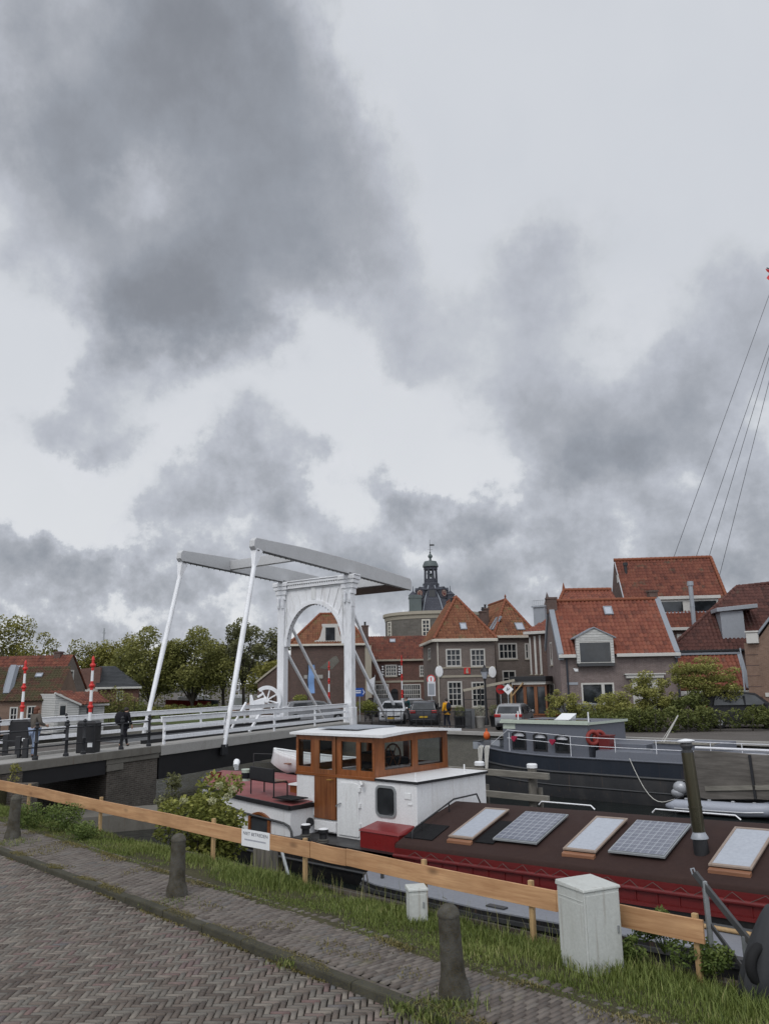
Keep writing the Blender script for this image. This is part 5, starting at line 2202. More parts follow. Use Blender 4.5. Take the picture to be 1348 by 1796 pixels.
# railing
mb = MB()
for u in (893, 1000, 1078, 1150, 1200, 1245, 1300, 1350):
    p = HF.y_(u, 1310, 31.55)
    mb.tube([(p.x, 31.55, hz(p.x)), (p.x, 31.55, hz(p.x) + .82)], .016, 6)
xs = [-19.3 + i * .8 for i in range(19)]
for h_ in (.80, .46):
    mb.tube([(x, 31.55, hz(x) + h_ + (.12 if x < -17 else .1 * math.exp(-(x + 17)))) for x in xs], .014, 5)
mb.tube([(-19.3, 31.55, hz(-19.3) + .9), (-20.3, 31.7, hz(-20) + .2)], .014, 5)
HBp('railing', mb, M['flagwhite'], smooth=50)
# fender rope plaits
for u in (849, 860):
    p = HF.y_(u, 1308, 31.6)
    a = HW(p.x, 31.35, p.z)
    t = thing('rope_bundle', 'white rope bundle hanging over the stern of the houseboat, ' + ('left one of the pair' if u == 849 else 'right one of the pair'), 'rope', tuple(a), QA)
    mb = MB()
    for k in range(4):
        x = -.10 + k * .06
        mb.tube([(x, .05, .02), (x * 1.2, -.05, -.1), (x * .7 - .04, -.06, -.7), (x * .5 - .06, -.04, -1.25 + .1 * k)], .025, 5)
    obj('strands', mb, M['rope'], t, smooth=60)
# red ornaments on the railing
for u, v, lab in ((901, 1295, 'crimson cloth heart tied to the railing by the left cabin window of the houseboat'), (968, 1301, 'crimson cloth heart tied to the railing between the middle and right cabin windows')):
    p = HF.y_(u, v, 31.5)
    t = thing('heart_ornament', lab, 'ornament', tuple(HW(p.x, 31.5, p.z)), QA)
    pts = []
    for i in range(20):
        a = 2 * PI * i / 20
        pts.append((.0115 * 16 * math.sin(a) ** 3 * .75, .011 * (13 * math.cos(a) - 5 * math.cos(2 * a) - 2 * math.cos(3 * a) - math.cos(4 * a)) * .8))
    mb = MB(); mb.prism(pts, -.05, .05, 'y')
    obj('cushion', mb, M['pink'], t, bevel=.03)
# lifebuoys at the cabin end
for k, (u, lab) in enumerate(((1039, 'left of two faded red lifebuoys at the end of the houseboat cabin'), (1050, 'right of two faded red lifebuoys at the end of the houseboat cabin'))):
    p = HF.y_(u, 1294, 31.85 + k * .35)
    t = thing('lifebuoy', lab, 'lifebuoy', tuple(HW(p.x, p.y, p.z)), QA + R(60), 'lifebuoys on the houseboat')
    mb = MB(); mb.torus((0, 0, 0), .25, .085, 'y', 22, 10)
    obj('ring', mb, M['lifebuoy'], t, smooth=60)
p = HF.y_(1062, 1300, 32.2)
t = thing('deck_box', 'small dark red deck box beside the lifebuoys on the houseboat', 'box', tuple(HW(p.x, p.y, .36)), QA)
mb = MB(); mb.box(-.25, .25, -.2, .3, 0, .55)
obj('body', mb, M['redhull'], t, bevel=.02)
mb = MB(); mb.box(-.28, .28, -.23, .33, .552, .6)
obj('lid', mb, M['redhull'], t, bevel=.01)

p = HF.y_(853, 1290, 32.6)
t = thing('marker_buoy', 'orange buoy lying on the stern deck of the houseboat', 'buoy', tuple(HW(p.x, p.y, p.z)), QA)
mb = MB(); mb.sphere((0, 0, 0), (.16, .16, .2)); mb.tube([(0, 0, .15), (0, 0, .32)], .04, 6); obj('float', mb, M['orange'], t, smooth=60)
for u, v, w, hh, lb in ((872, 1297, .5, .5, 'grey crate on the stern deck of the houseboat beside the cabin'), (838, 1300, .35, .35, 'small grey crate at the very stern of the houseboat')):
    p = HF.y_(u, v, 32.8)
    t = thing('deck_crate', lb, 'crate', tuple(HW(p.x, p.y, p.z - hh)), QA)
    mb = MB(); mb.box(-w / 2, w / 2, -.2, .2, 0, hh); obj('body', mb, M['zinc'], t, bevel=.02)
    mb = MB(); mb.box(-w / 2 - .02, w / 2 + .02, -.22, .22, hh + .002, hh + .04); obj('lid', mb, M['darksteel'], t, bevel=.01)
# rigging spar and stay from the houseboat foredeck
a = HF.y_(1158, 1312, 32.6); b_ = HF.y_(1188, 1255, 32.6)
mb = MB()
A_, B_ = Vector((a.x, 32.6, a.z)), Vector((b_.x, 32.6, b_.z))
mb.tube([A_, B_], .03, 6)
mb.tube([A_ + Vector((-.15, 0, 0)), B_], .012, 5)
HBp('derrick_spar', mb, M['rope'])

# leeboard of the sailing barge at the right edge
lb = thing('sailing_barge', 'sailing barge with big weathered grey leeboard at the right edge beyond the inflatable', 'sailing barge', tuple(HW(-9, 32.2, ZW)), QA)
def LBp(name, mb, mat, **kw):
    mb.shift(9, -32.2, -ZW)
    return obj(name, mb, mat, lb, **kw)
pts = []
for u, v in ((1216, 1316), (1262, 1318), (1310, 1322), (1380, 1328), (1430, 1345), (1445, 1385), (1400, 1408), (1330, 1402), (1240, 1402), (1222, 1398)):
    p = HF.y_(u, v, 30.75)
    pts.append((p.x, p.z))
mb = MB()
mb.prism(pts, 30.72, 30.86, 'y')
LBp('leeboard', mb, M['leeboard'], bevel=.02)
a, b_ = HF.y_(1313, 1324, 30.68), HF.y_(1324, 1402, 30.68)
mb = MB()
mb.beam((a.x, 30.69, a.z), (b_.x, 30.69, b_.z), .09, .05, (0, 1, 0))
LBp('iron_strap', mb, M['blackiron'])
a, b_ = HF.y_(1235, 1378, 30.68), HF.y_(1400, 1380, 30.68)
mb = MB()
mb.beam((a.x, 30.69, a.z - .1), (b_.x, 30.69, b_.z), .05, .16, (0, 0, 1))
LBp('wale', mb, M['greywood'])
mb = MB()
p = HF.y_(1295, 1300, 31.4)
rows = []
for i in range(11):
    x = HF.y_(1235, 1300, 31.4).x + i * .55
    rows.append([(x, 33.1 + 1.6 * math.sin(PI * j / 8 - PI / 2) , .12 + .42 * math.cos(PI * (j / 8 - .5)) * min(1, i / 5 + .12) * (1 if i < 6 else max(.3, 1.9 - i * .15))) for j in range(9)])
mb.grid(rows)
LBp('canvas_cover', mb, M['cover'], smooth=60)
a, b_ = HF.y_(1218, 1311, 30.9), HF.y_(1400, 1319, 30.9)
mb = MB()
mb.tube([(a.x, 30.9, a.z), (b_.x, 30.9, b_.z)], .045, 7)
LBp('boom', mb, M['flagwhite'])

# ================================================================== inflatable with outboard
p0, p1 = HF.z_(1185, 1424, ZW + .05), HF.z_(1345, 1436, ZW + .05)
d = HW(p1.x, p1.y) - HW(p0.x, p0.y)
inf = thing('inflatable_dinghy', 'light grey inflatable dinghy with covered outboard, floating beside the leeboard', 'dinghy', tuple(HW(p0.x, p0.y, ZW)), math.atan2(d.y, d.x))
mb = MB()
pts = [(-.35, .0, .25), (0, 0, .27), (1.2, 0, .27), (2.4, 0, .28), (3.0, .05, .32), (3.5, .35, .42), (3.7, .75, .48), (3.5, 1.15, .42), (3.0, 1.45, .32), (2.4, 1.5, .28), (0, 1.5, .27), (-.35, 1.5, .25)]
mb.tube(pts, [.06, .22, .24, .24, .24, .23, .22, .23, .24, .24, .22, .06], 14)
obj('tube', mb, M['inflatable'], inf, smooth=70)
mb = MB()
mb.tube([(q[0], q[1] - .235 if q[1] < .5 else q[1] + .2, q[2] - .06) for q in pts[1:5]], .03, 6)
obj('rubbing_strip', mb, M['silver'], inf)
mb = MB()
for x in (.4, 1.2, 2.0, 2.7): mb.box(x - .06, x + .06, -.05, .05, .49, .56)
obj('handle', mb, M['silver'], inf, bevel=.02)
mb = MB()
mb.box(0, 3.1, .1, 1.4, .06, .10)
mb.box(-.02, .04, .15, 1.35, .06, .50)
obj('floor', mb, M['darksteel'], inf)
om = thing('outboard_motor', 'outboard motor under a silver grey cover on the inflatable dinghy', 'outboard motor', tuple(inf.matrix_basis @ Vector((-.05, .72, .45)) if False else (Matrix.Translation(inf.location) @ Matrix.Rotation(inf.rotation_euler.z, 4, 'Z')) @ Vector((-.02, .72, .45))), inf.rotation_euler.z)
mb = MB()
mb.sphere((.05, 0, .36), (.28, .2, .25), 14, 10)
mb.sphere((-.06, 0, .18), (.26, .18, .18), 14, 8)
obj('cover', mb, M['silver'], om, smooth=60)
mb = MB()
mb.tube([(-.08, 0, .15), (-.16, 0, -.25), (-.2, 0, -.6)], [.09, .07, .06], 10)
mb.beam((-.1, 0, .1), (.6, 0, .2), .05, .05)
obj('leg', mb, M['darksteel'], om, smooth=50)
# mooring line of the dinghy
a = HF.y_(1103, 1330, 31.4); b_ = (p0.x - .3, p0.y + .7, ZW + .4)
A_, B_ = HW(a.x, 31.4, a.z), HW(*b_)
t = thing('mooring_line', 'pale mooring line sagging from the houseboat rail to the inflatable dinghy', 'rope', tuple(A_))
mb = MB()
d = B_ - A_
mb.tube([Vector((d.x * f, d.y * f, d.z * f - .9 * math.sin(PI * f) * (1 - .3 * f))) for f in [i / 10 for i in range(11)]], .016, 5)
obj('rope', mb, M['rope'], t, smooth=60)

# ================================================================== mooring fender in the channel
TJ = 23.5
o = HF.y_(932, 1380, TJ)
jt = thing('mooring_jetty', 'grey timber mooring fender of piles and two horizontal beams in the channel behind the barge', 'jetty', tuple(HW(o.x, TJ, ZW)), QA)
ox = o.x
for u, v0, lab in ((932, 1341, 0), (840, 1337, 1)):
    p = HF.y_(u, v0, TJ)
    mb = MB()
    mb.lathe([(.15, -1.5), (.145, p.z - ZW - .1)], 12, (p.x - ox, 0, 0))
    mb.lathe([(.075, -1.5), (.075, p.z - ZW - .7)], 10, (p.x - ox + .24, .05, 0))
    pl = obj('pile', mb, M['greypile'], jt, smooth=50)
    mb = MB()
    mb.lathe([(.17, -.1), (.17, 0), (.14, .03), (.02, .04)], 12, (p.x - ox, 0, p.z - ZW))
    obj('cap', mb, M['sign'], pl, smooth=40)
for va, vb in ((1355, 1362), (1396, 1402)):
    a, b_ = HF.y_(770, va, TJ - .22), HF.y_(962, vb, TJ - .22)
    zz = b_.z - ZW
    mb = MB()
    mb.box(a.x - ox, b_.x - ox, -.30, -.16, zz - .1, zz + .1)
    obj('beam', mb, M['greywood'], jt, bevel=.015)
# ================================================================== white double-leaf style drawbridge (one leaf, balance beams above)
ZD = .9
ZB = PY(452, 964, 40).z
_tf, _pf, _pb, _te = PZ(452, 964, ZB), PZ(612, 1008, ZB), PZ(497, 1022, ZB), PZ(721, 1035, ZB)
bv_ = Vector((_pf.x - _tf.x, _pf.y - _tf.y, 0))
BLEN = bv_.length + .25               # beam from tip to portal
bv_ = Vector((_te.x - _tf.x, _te.y - _tf.y, 0)).normalized()                # along the bridge, towards the far side
cv_ = Vector((_pb.x - _pf.x, _pb.y - _pf.y, 0))
CW = cv_.length                       # width between the beams
cv_ = cv_.normalized()
BR0 = Vector((_pf.x, _pf.y, 0))


def BP(b, g, z):
    p = BR0 + bv_ * b + cv_ * g
    return Vector((p.x, p.y, z))


def b_at(u, v, g=0.0):
    """distance along the bridge where a sight line meets the upright plane g (measured across)"""
    n = Vector((-bv_.y, bv_.x, 0))
    o = BP(0, g, 0)
    d = ray(u, v)
    k = (o - EYEV).dot(n) / d.dot(n)
    p = EYEV + d * k
    return (p - o).dot(bv_), p.z


bridge = thing('drawbridge', 'white drawbridge with arched portal and two long pale grey balance beams above the canal', 'drawbridge', tuple(BP(0, 0, ZD)))
_bo = Vector(BP(0, 0, ZD))


def G_(name, mb, mat, parent=None, **kw):
    mb.shift(-_bo.x, -_bo.y, -_bo.z)
    return obj(name, mb, mat, parent or bridge, **kw)


def bbox(mb, b0, b1, g0, g1, z0, z1, z0b=None, z1b=None):
    z0b = z0 if z0b is None else z0b
    z1b = z1 if z1b is None else z1b
    return mb.hexa([BP(b0, g0, z0), BP(b1, g0, z0b), BP(b1, g1, z0b), BP(b0, g1, z0), BP(b0, g0, z1), BP(b1, g0, z1b), BP(b1, g1, z1b), BP(b0, g1, z1)])


TAIL = Vector((_te.x - _pf.x, _te.y - _pf.y, 0)).length + .2
LEAF_B = b_at(279, 1320, 0)[0]
G0, G1 = -.15, CW + .15
# balance beams
for g in (0, CW):
    mb = MB()
    # side profile of the beam, tapered with rounded tips
    prof = [(-BLEN + .0, .15), (-BLEN + .05, .48), (-BLEN + .22, .62), (-6, .84), (0, .95), (4, .95), (TAIL - .25, .86), (TAIL, .68), (TAIL + .02, .15), (TAIL - .15, 0), (0, 0), (-BLEN + .15, 0)]
    n = len(prof)
    vs = [BP(b, g - .19, ZB + z) for b, z in prof] + [BP(b, g + .19, ZB + z) for b, z in prof]
    fs = [tuple(range(n)), tuple(range(2 * n - 1, n - 1, -1))] + [(i, n + i, n + (i + 1) % n, (i + 1) % n) for i in range(n)]
    mb.add(vs, fs)
    bm_ = G_('balance_beam', mb, M['grey_beam'], bevel=.03)
    mb = MB()
    vs = []
    mb.beam(BP(-BLEN + .3, g - .19, ZB - .02), BP(TAIL - .3, g - .19, ZB - .02), .10, .06)
    G_('lower_flange', mb, M['darksteel'], bm_)
    mb = MB()
    k = 36
    for i in range(k):
        b = -BLEN + .9 + i * (BLEN + TAIL - 1.6) / k
        mb.tube([BP(b, g - .2, ZB - .05), BP(b, g - .2, ZB - .13)], .022, 5)
    fl = G_('light_string', mb, M['darksteel'], bm_)
# cross beam and counterweight
mb = MB()
bF, _ = b_at(528, 990, 0)
bB, _ = b_at(436, 1005, CW)
mb.beam(BP(-6.4, 0, ZB + .36), BP(-6.4, CW, ZB + .36), .3, .55)
G_('cross_beam', mb, M['grey_beam'], bevel=.02)
mb = MB()
bbox(mb, TAIL - 4.2, TAIL - .3, .2, CW - .2, ZB + .02, ZB + .78)
G_('counterweight', mb, M['grey_beam'], bevel=.03)
mb = MB()
bbox(mb, TAIL - 4.15, TAIL - .35, .25, CW - .25, ZB - .012, ZB + .016)
G_('counterweight_underside', mb, M['darksteel'])
# lifting rods
for g, (ub, vb) in ((0, (389, 1302)), (CW, (262, 1262))):
    bb, zz = b_at(389, 1302, 0)
    gg = g + (-.16 if g == 0 else .16)
    p, q = BP(-BLEN + .45, gg * .2 + g * .8, ZB - .0), BP(bb, gg, .50)
    mb = MB()
    d = q - p
    mb.tube([p + d * .08, p + d * .5, q], [.115, .135, .10], 10)
    rd = G_('lifting_rod', mb, M['white_iron'], smooth=60)
    mb = MB()
    mb.beam(p + Vector((0, 0, .02)), p + d * .09, .50, .42, tuple(cv_), w2=.16, h2=.20)
    G_('rod_fork', mb, M['white_iron'], rd, bevel=.02)
    mb = MB()
    bbox(mb, bb - .22, bb + .22, gg - .10, gg + .10, .15, .62)
    G_('rod_shoe', mb, M['blackiron'], rd, bevel=.02)

# portal
PT = ZB - .08          # top of the portal
for g, nm in ((0, 'portal_post'), (CW, 'portal_post')):
    mb = MB()
    bbox(mb, -.30, .30, g - .30, g + .30, ZD - .3, PT - 1.15)
    bbox(mb, -.34, .34, g - .36, g + .36, ZD - .31, ZD + .9)
    po = G_(nm, mb, M['white_peel'] if g == 0 else M['white_iron'], bevel=.03)
    mb = MB()
    # capital with corbel steps
    for i, (w, za, zb_) in enumerate(((.33, -1.95, -1.15), (.40, -1.15, -.80), (.48, -.80, -.48), (.58, -.48, -.24), (.66, -.24, -.02))):
        bbox(mb, -w * .8, w * .8, g - w, g + w, PT + za, PT + zb_)
    for s_ in (-1, 1):
        mb.lathe([(.09, -1.2), (.12, -1.0), (.09, -.5)], 8, tuple(BP(-.36, g + s_ * .18, PT - .5)))
    G_('capital', mb, M['white_iron'], po, bevel=.015)
# arch panel
mb = MB()
n = 28
zs, zc = 5.65, PT - 1.35
gi0, gi1 = .30, CW - .30
gm, gr = (gi0 + gi1) / 2, (gi1 - gi0) / 2


def arch(a, off=0.0):
    return gm - (gr - off) * math.cos(a), zs + (zc - zs - off) * math.sin(a)


for face, bo_ in ((0, -.16), (1, .16)):
    for i in range(n):
        a0, a1 = PI * i / n, PI * (i + 1) / n
        g0, z0 = arch(a0)
        g1, z1 = arch(a1)
        q = [BP(bo_, g0, z0), BP(bo_, g1, z1), BP(bo_, g1, PT - .45), BP(bo_, g0, PT - .45)]
        mb.quad(*(q if face else q[::-1]))
for i in range(n):
    a0, a1 = PI * i / n, PI * (i + 1) / n
    g0, z0 = arch(a0)
    g1, z1 = arch(a1)
    mb.quad(BP(-.16, g0, z0), BP(-.16, g1, z1), BP(.16, g1, z1), BP(.16, g0, z0))
pan = G_('arch_panel', mb, M['white_iron'])
mb = MB()
for i in range(n):
    a0, a1 = PI * i / n, PI * (i + 1) / n
    for o0, o1, b0, b1 in ((-.02, .22, -.26, -.17),):
        (ga, za), (gb, zb_) = arch(a0, o0), arch(a1, o0)
        (gc, zc_), (gd, zd_) = arch(a1, o1), arch(a0, o1)
        mb.hexa([BP(b0, ga, za), BP(b0, gb, zb_), BP(b0, gc, zc_), BP(b0, gd, zd_), BP(.26, ga, za), BP(.26, gb, zb_), BP(.26, gc, zc_), BP(.26, gd, zd_)])
G_('arch_rib', mb, M['white_iron'], pan)
mb = MB()
for i in range(1, 14):
    a = PI * i / 14
    g0, z0 = arch(a, -.06)
    tg = gm + (g0 - gm) * 1.28
    tz = min(PT - .55, z0 + (z0 - zs) * .3 + .55)
    tg = min(max(tg, gi0 + .03), gi1 - .03)
    mb.beam(BP(-.175, g0, z0), BP(-.175, tg, tz), .03, .05, tuple(bv_))
for g in (gi0 + .16, gi1 - .16):
    mb.beam(BP(-.18, g, zs + .3), BP(-.18, g, PT - .5), .05, .06, tuple(bv_))
mb.beam(BP(-.18, gi0, PT - .52), BP(-.18, gi1, PT - .52), .05, .08, tuple(bv_))
mb.beam(BP(-.2, gm, zc + .05), BP(-.2, gm, PT - .5), .30, .08, tuple(bv_))
G_('panel_ribs', mb, M['white_old'], pan)
mb = MB()
bbox(mb, -.36, .36, -.30, CW + .30, PT - .45, PT - .20)
bbox(mb, -.46, .46, -.72, CW + .72, PT - .018, PT + .06)
bbox(mb, -.40, .40, -.36, CW + .36, PT - .20, PT - .02)
G_('cornice', mb, M['white_iron'], pan, bevel=.02)
mb = MB()
for i in range(26):
    g = .45 + i * (CW - .9) / 25
    mb.tube([BP(-.42, g, PT - .28), BP(-.42, g, PT - .20)], .022, 5)
for i in range(2, 27):
    g0, z0 = arch(PI * i / 28, .24)
    mb.tube([BP(-.2, g0, z0), BP(-.2, g0, z0 - .09)], .022, 5)
G_('light_string', mb, M['darksteel'], pan)
mb = MB()
for g in (0, CW):
    bbox(mb, -.3, .3, g - .25, g + .25, PT + .062, PT + .17)
G_('beam_bearing', mb, M['blackiron'])
# struts behind the posts
for g in (0, CW):
    for zt, be in ((PT - 2.05, 8.2), (PT - 4.35, 6.0)):
        mb = MB()
        mb.beam(BP(.28, g, zt), BP(be, g, ZD - .35), .15, .15)
        G_('strut', mb, M['white_iron'])
# leaf: deck, girders, white box rails
mb = MB()
bbox(mb, LEAF_B, .35, G0, G1, .50, ZD)
G_('leaf_deck', mb, M['concrete_lt'], bevel=.02)
mb = MB()
for g in (.15, CW - .15, CW * .5):
    bbox(mb, LEAF_B + .02, .3, g - .15, g + .15, -.42, .495)
for i in range(9):
    b = LEAF_B + .5 + i * 2.0
    bbox(mb, b, b + .2, .3, CW - .3, -.1, .494)
G_('girder', mb, M['black'])
mb = MB()
bbox(mb, LEAF_B, .35, 1.25, CW - 1.25, ZD + .004, ZD + .03)
G_('roadway', mb, M['darksteel'])
mb = MB()
for g in (1.2, CW - 1.2): bbox(mb, LEAF_B, .35, g - .06, g + .06, ZD + .004, ZD + .16)
G_('wheel_kerb', mb, M['black'])
for g in (.02, CW - .02):
    for k, (z0, z1) in enumerate(((.20, .36), (.56, .70), (.90, 1.10))):
        mb = MB()
        b0 = LEAF_B + (.3 if k < 2 else .1) - (0 if g < 1 else 8.5)
        bbox(mb, b0, -.4, g - .05, g + .05, ZD + z0, ZD + z1)
        if k == 2: bbox(mb, b0, -.4, g - .10, g + .10, ZD + z1 + .003, ZD + z1 + .03)
        G_('white_rail', mb, M['white_iron'], bevel=.012)
    for i in range(5):
        b = LEAF_B + .4 + i * 4.4
        mb = MB()
        bbox(mb, b - .06, b + .06, g + .055, g + .15, ZD, ZD + 1.08)
        G_('rail_post', mb, M['white_iron'], bevel=.01)
# small stays by the rod feet
mb = MB()
bb, _ = b_at(389, 1302, 0)
mb.beam(BP(bb + 1.0, 0.2, ZD + .35), BP(bb + 2.2, .2, ZD + 1.5), .08, .08)
mb.beam(BP(bb + 2.6, 0.25, ZD + .1), BP(bb + 3.6, .25, ZD + .95), .12, .10)
G_('rail_stay', mb, M['white_iron'])
# hoisting gear on the far side of the leaf
wc = PY(468, 1228, BP(-1.2, CW + .7, 0).y)
gv = (wc - BP(0, 0, wc.z))
wb, wg = gv.dot(bv_), None
mb = MB()
W_, H_ = .92, wc.z
cx = Vector((wc.x, wc.y, 0))
ud = Vector((1, .15, 0)).normalized()
def WP(x, z, d=0): return Vector((wc.x, wc.y, wc.z)) + ud * x + Vector((0, 0, z)) + Vector((-ud.y, ud.x, 0)) * d
rows = []
for i in range(25):
    a = R(-70 + 200 * i / 24)
    c, s_ = math.cos(a), math.sin(a)
    rows.append([WP(.92 * c, .92 * s_, -.12), WP(.92 * c, .92 * s_, .12), WP(.68 * c, .68 * s_, .12), WP(.68 * c, .68 * s_, -.12)])
mb.grid(rows, close=True)
mb.poly(rows[0]); mb.poly(rows[-1][::-1])
for i in range(5):
    a = R(-60 + 45 * i)
    mb.beam(WP(0, 0), WP(.75 * math.cos(a), .75 * math.sin(a)), .09, .10, tuple(ud.cross(Vector((0, 0, 1)))))
mb.tube([WP(0, 0, -.2), WP(0, 0, .2)], .16, 12)
gw = G_('gear_wheel', mb, M['white_iron'], bevel=.01)
mb = MB()
mb.hexa([WP(-1.1, -.95, -.2), WP(-.55, -.95, -.2), WP(-.55, -.95, .2), WP(-1.1, -.95, .2), WP(-1.1, .35, -.2), WP(-.95, .35, -.2), WP(-.95, .35, .2), WP(-1.1, .35, .2)])
mb.beam(WP(-1.0, -.25), WP(0, .05), .22, .34)
mb.beam(WP(-.75, -.6), WP(-.1, -.3), .25, .3)
mb.beam(WP(-.6, .2), WP(-.2, .45), .16, .14)
mb.hexa([WP(-1.1, -1.6, -.25), WP(.9, -1.6, -.25), WP(.9, -1.6, .25), WP(-1.1, -1.6, .25), WP(-1.1, -.955, -.25), WP(.9, -.955, -.25), WP(.9, -.955, .25), WP(-1.1, -.955, .25)])
G_('gear_frame', mb, M['white_iron'], bevel=.02)

# ---- fixed approach: pier, first span
ap = thing('bridge_approach', 'fixed concrete approach span of the drawbridge on a dark brick pier', 'bridge', tuple(BP(-22, 0, ZW)))
_ao = Vector(BP(-22, 0, ZW))


def A_(name, mb, mat, parent=None, **kw):
    mb.shift(-_ao.x, -_ao.y, -_ao.z)
    return obj(name, mb, mat, parent or ap, **kw)


PB0, _ = b_at(190, 1325, 0)
mb = MB()
bbox(mb, PB0, LEAF_B - .06, .02, CW, -4, .42)
A_('pier', mb, M['br_pier'])
mb = MB()
bbox(mb, PB0 - .12, LEAF_B - .03, G0 + .08, G1, .425, .62)
bbox(mb, PB0 - .1, PB0 + .8, G0 + .06, .5, .18, .42)
A_('pier_cap', mb, M['concrete'], bevel=.02)
END_B = -36
mb = MB()
bbox(mb, END_B, LEAF_B - .03, G0, G1 + .4, .60, ZD, .625, ZD)
A_('deck_slab', mb, M['concrete'], bevel=.015)
mb = MB()
bbox(mb, END_B, PB0 - .13, G0 + .12, G0 + .5, .10, .598)
for g in (CW * .35, CW * .7): bbox(mb, END_B, PB0 - .13, g, g + .4, .0, .597)
A_('edge_girder', mb, M['black'])
mb = MB()
bbox(mb, END_B, LEAF_B - .03, G0 + .02, 1.2, ZD + .004, ZD + .02)
bbox(mb, END_B, LEAF_B - .03, CW - 1.2, CW, ZD + .004, ZD + .02)
A_('footway', mb, M['concrete_lt'])
mb = MB()
bbox(mb, END_B, LEAF_B - .03, 1.32, CW - 1.32, ZD + .004, ZD + .012)
A_('carriageway', mb, M['quaytop'])
mb = MB()
bbox(mb, END_B, LEAF_B - .03, 1.2, 1.32, ZD + .004, ZD + .14)
bbox(mb, END_B, LEAF_B - .03, CW - 1.32, CW - 1.2, ZD + .004, ZD + .14)
A_('kerb', mb, M['concrete_lt'], bevel=.02)
mb = MB()
p = PZ(205, 1452, ZW + .1)
mb.prism([(p.x - 2.2, p.y - 1.2), (p.x + 1.9, p.y + .6), (p.x + 1.6, p.y + 2.4), (p.x - 2.6, p.y + .8)], ZW - 1, ZW + .55)
tag(obj('concrete_footing', mb, M['concrete']), 'low stained concrete footing in the dark under the bridge approach', 'footing')
# near abutment
mb = MB()
bbox(mb, -40, b_at(38, 1350, 0)[0], -.1, CW + .3, -4, .58)
A_('abutment', mb, M['br_pier'])
# far abutment, stone under the portal
mb = MB()
bbox(mb, -.9, 3.2, -1.0, CW + 1.2, -4, .48)
obj_ = obj('portal_abutment', mb, M['wallstone'])
tag(obj_, 'pale stone pier that carries the arched portal at the far quay', 'pier')
# ramp on the far side
mb = MB()
bbox(mb, .36, 9, G0, G1, .40, ZD, .40, ZF + .02)
struct('bridge_ramp', mb, M['quaytop'])

# ---- black iron railing on the approach
def approach_railing():
    us = [(262, 1255, 1310), (214, 1262, 1313), (148, 1266, 1320), (118, 1258, 1322), (64, 1270, 1330)]
    o = BP(b_at(262, 1305, -.02)[0], -.02, ZD)
    t = thing('iron_railing', 'black iron railing with knobbed posts on the near side of the bridge approach', 'railing', tuple(o))
    bs = [b_at(u, (a + b_) / 2, -.02)[0] for u, a, b_ in us] + [-34.5]
    tops = []
    for b in bs:
        q = BP(b, -.02, ZD) - o
        mb = MB()
        mb.lathe([(.10, 0), (.10, .10), (.06, .14), (.055, .55), (.075, .58), (.055, .62), (.05, 1.02), (.085, 1.05), (.085, 1.10), (.05, 1.13), (.07, 1.19), (.03, 1.25)], 10, (q.x, q.y, 0))
        obj('post', mb, M['blackiron'], t, smooth=40)
        tops.append(q)
    for h in (.42, .98):
        mb = MB()
        mb.tube([Vector((q.x, q.y, h)) for q in tops], .028, 6)
        obj('rail', mb, M['blackiron'], t)
    return t


r1 = approach_railing()
r2 = dup(r1, tuple(Vector(r1.location) + cv_ * (CW + .0) - bv_ * .2), None, 'black iron railing with knobbed posts on the far side of the bridge approach')

# quay railing with heavy dark posts at the far left
t = thing('quay_railing', 'heavy dark railing posts on the near bank at the left edge, below the bridge approach', 'railing', tuple(PZ(30, 1366, .2)))
o = Vector(t.location)
pts = []
for u, v, vt in ((6, 1362, 1292), (28, 1368, 1296), (41, 1368, 1300)):
    p = PZ(u, v, .2)
    h = (v - vt) / 1431 * p.y
    mb = MB()
    q = p - o
    mb.box(q.x - .09, q.x + .09, q.y - .06, q.y + .06, -.3, h)
    obj('post', mb, M['blackiron'], t, bevel=.01)
    pts.append((q, h))
for f in (.92, .6):
    mb = MB()
    mb.beam(pts[0][0] + Vector((-1.5, 0, pts[0][1] * f)), pts[-1][0] + Vector((0, 0, pts[-1][1] * f)), .05, .05)
    obj('rail', mb, M['blackiron'], t)
# low wall end by the bank
p = PZ(62, 1375, .3)
mb = MB()
mb.box(p.x - 2.4, p.x, p.y - .2, p.y + .25, -1.5, .32)
tag(obj('bank_wall', mb, M['br_pier']), 'low mossy brick wall end under the railing at the left edge', 'wall')

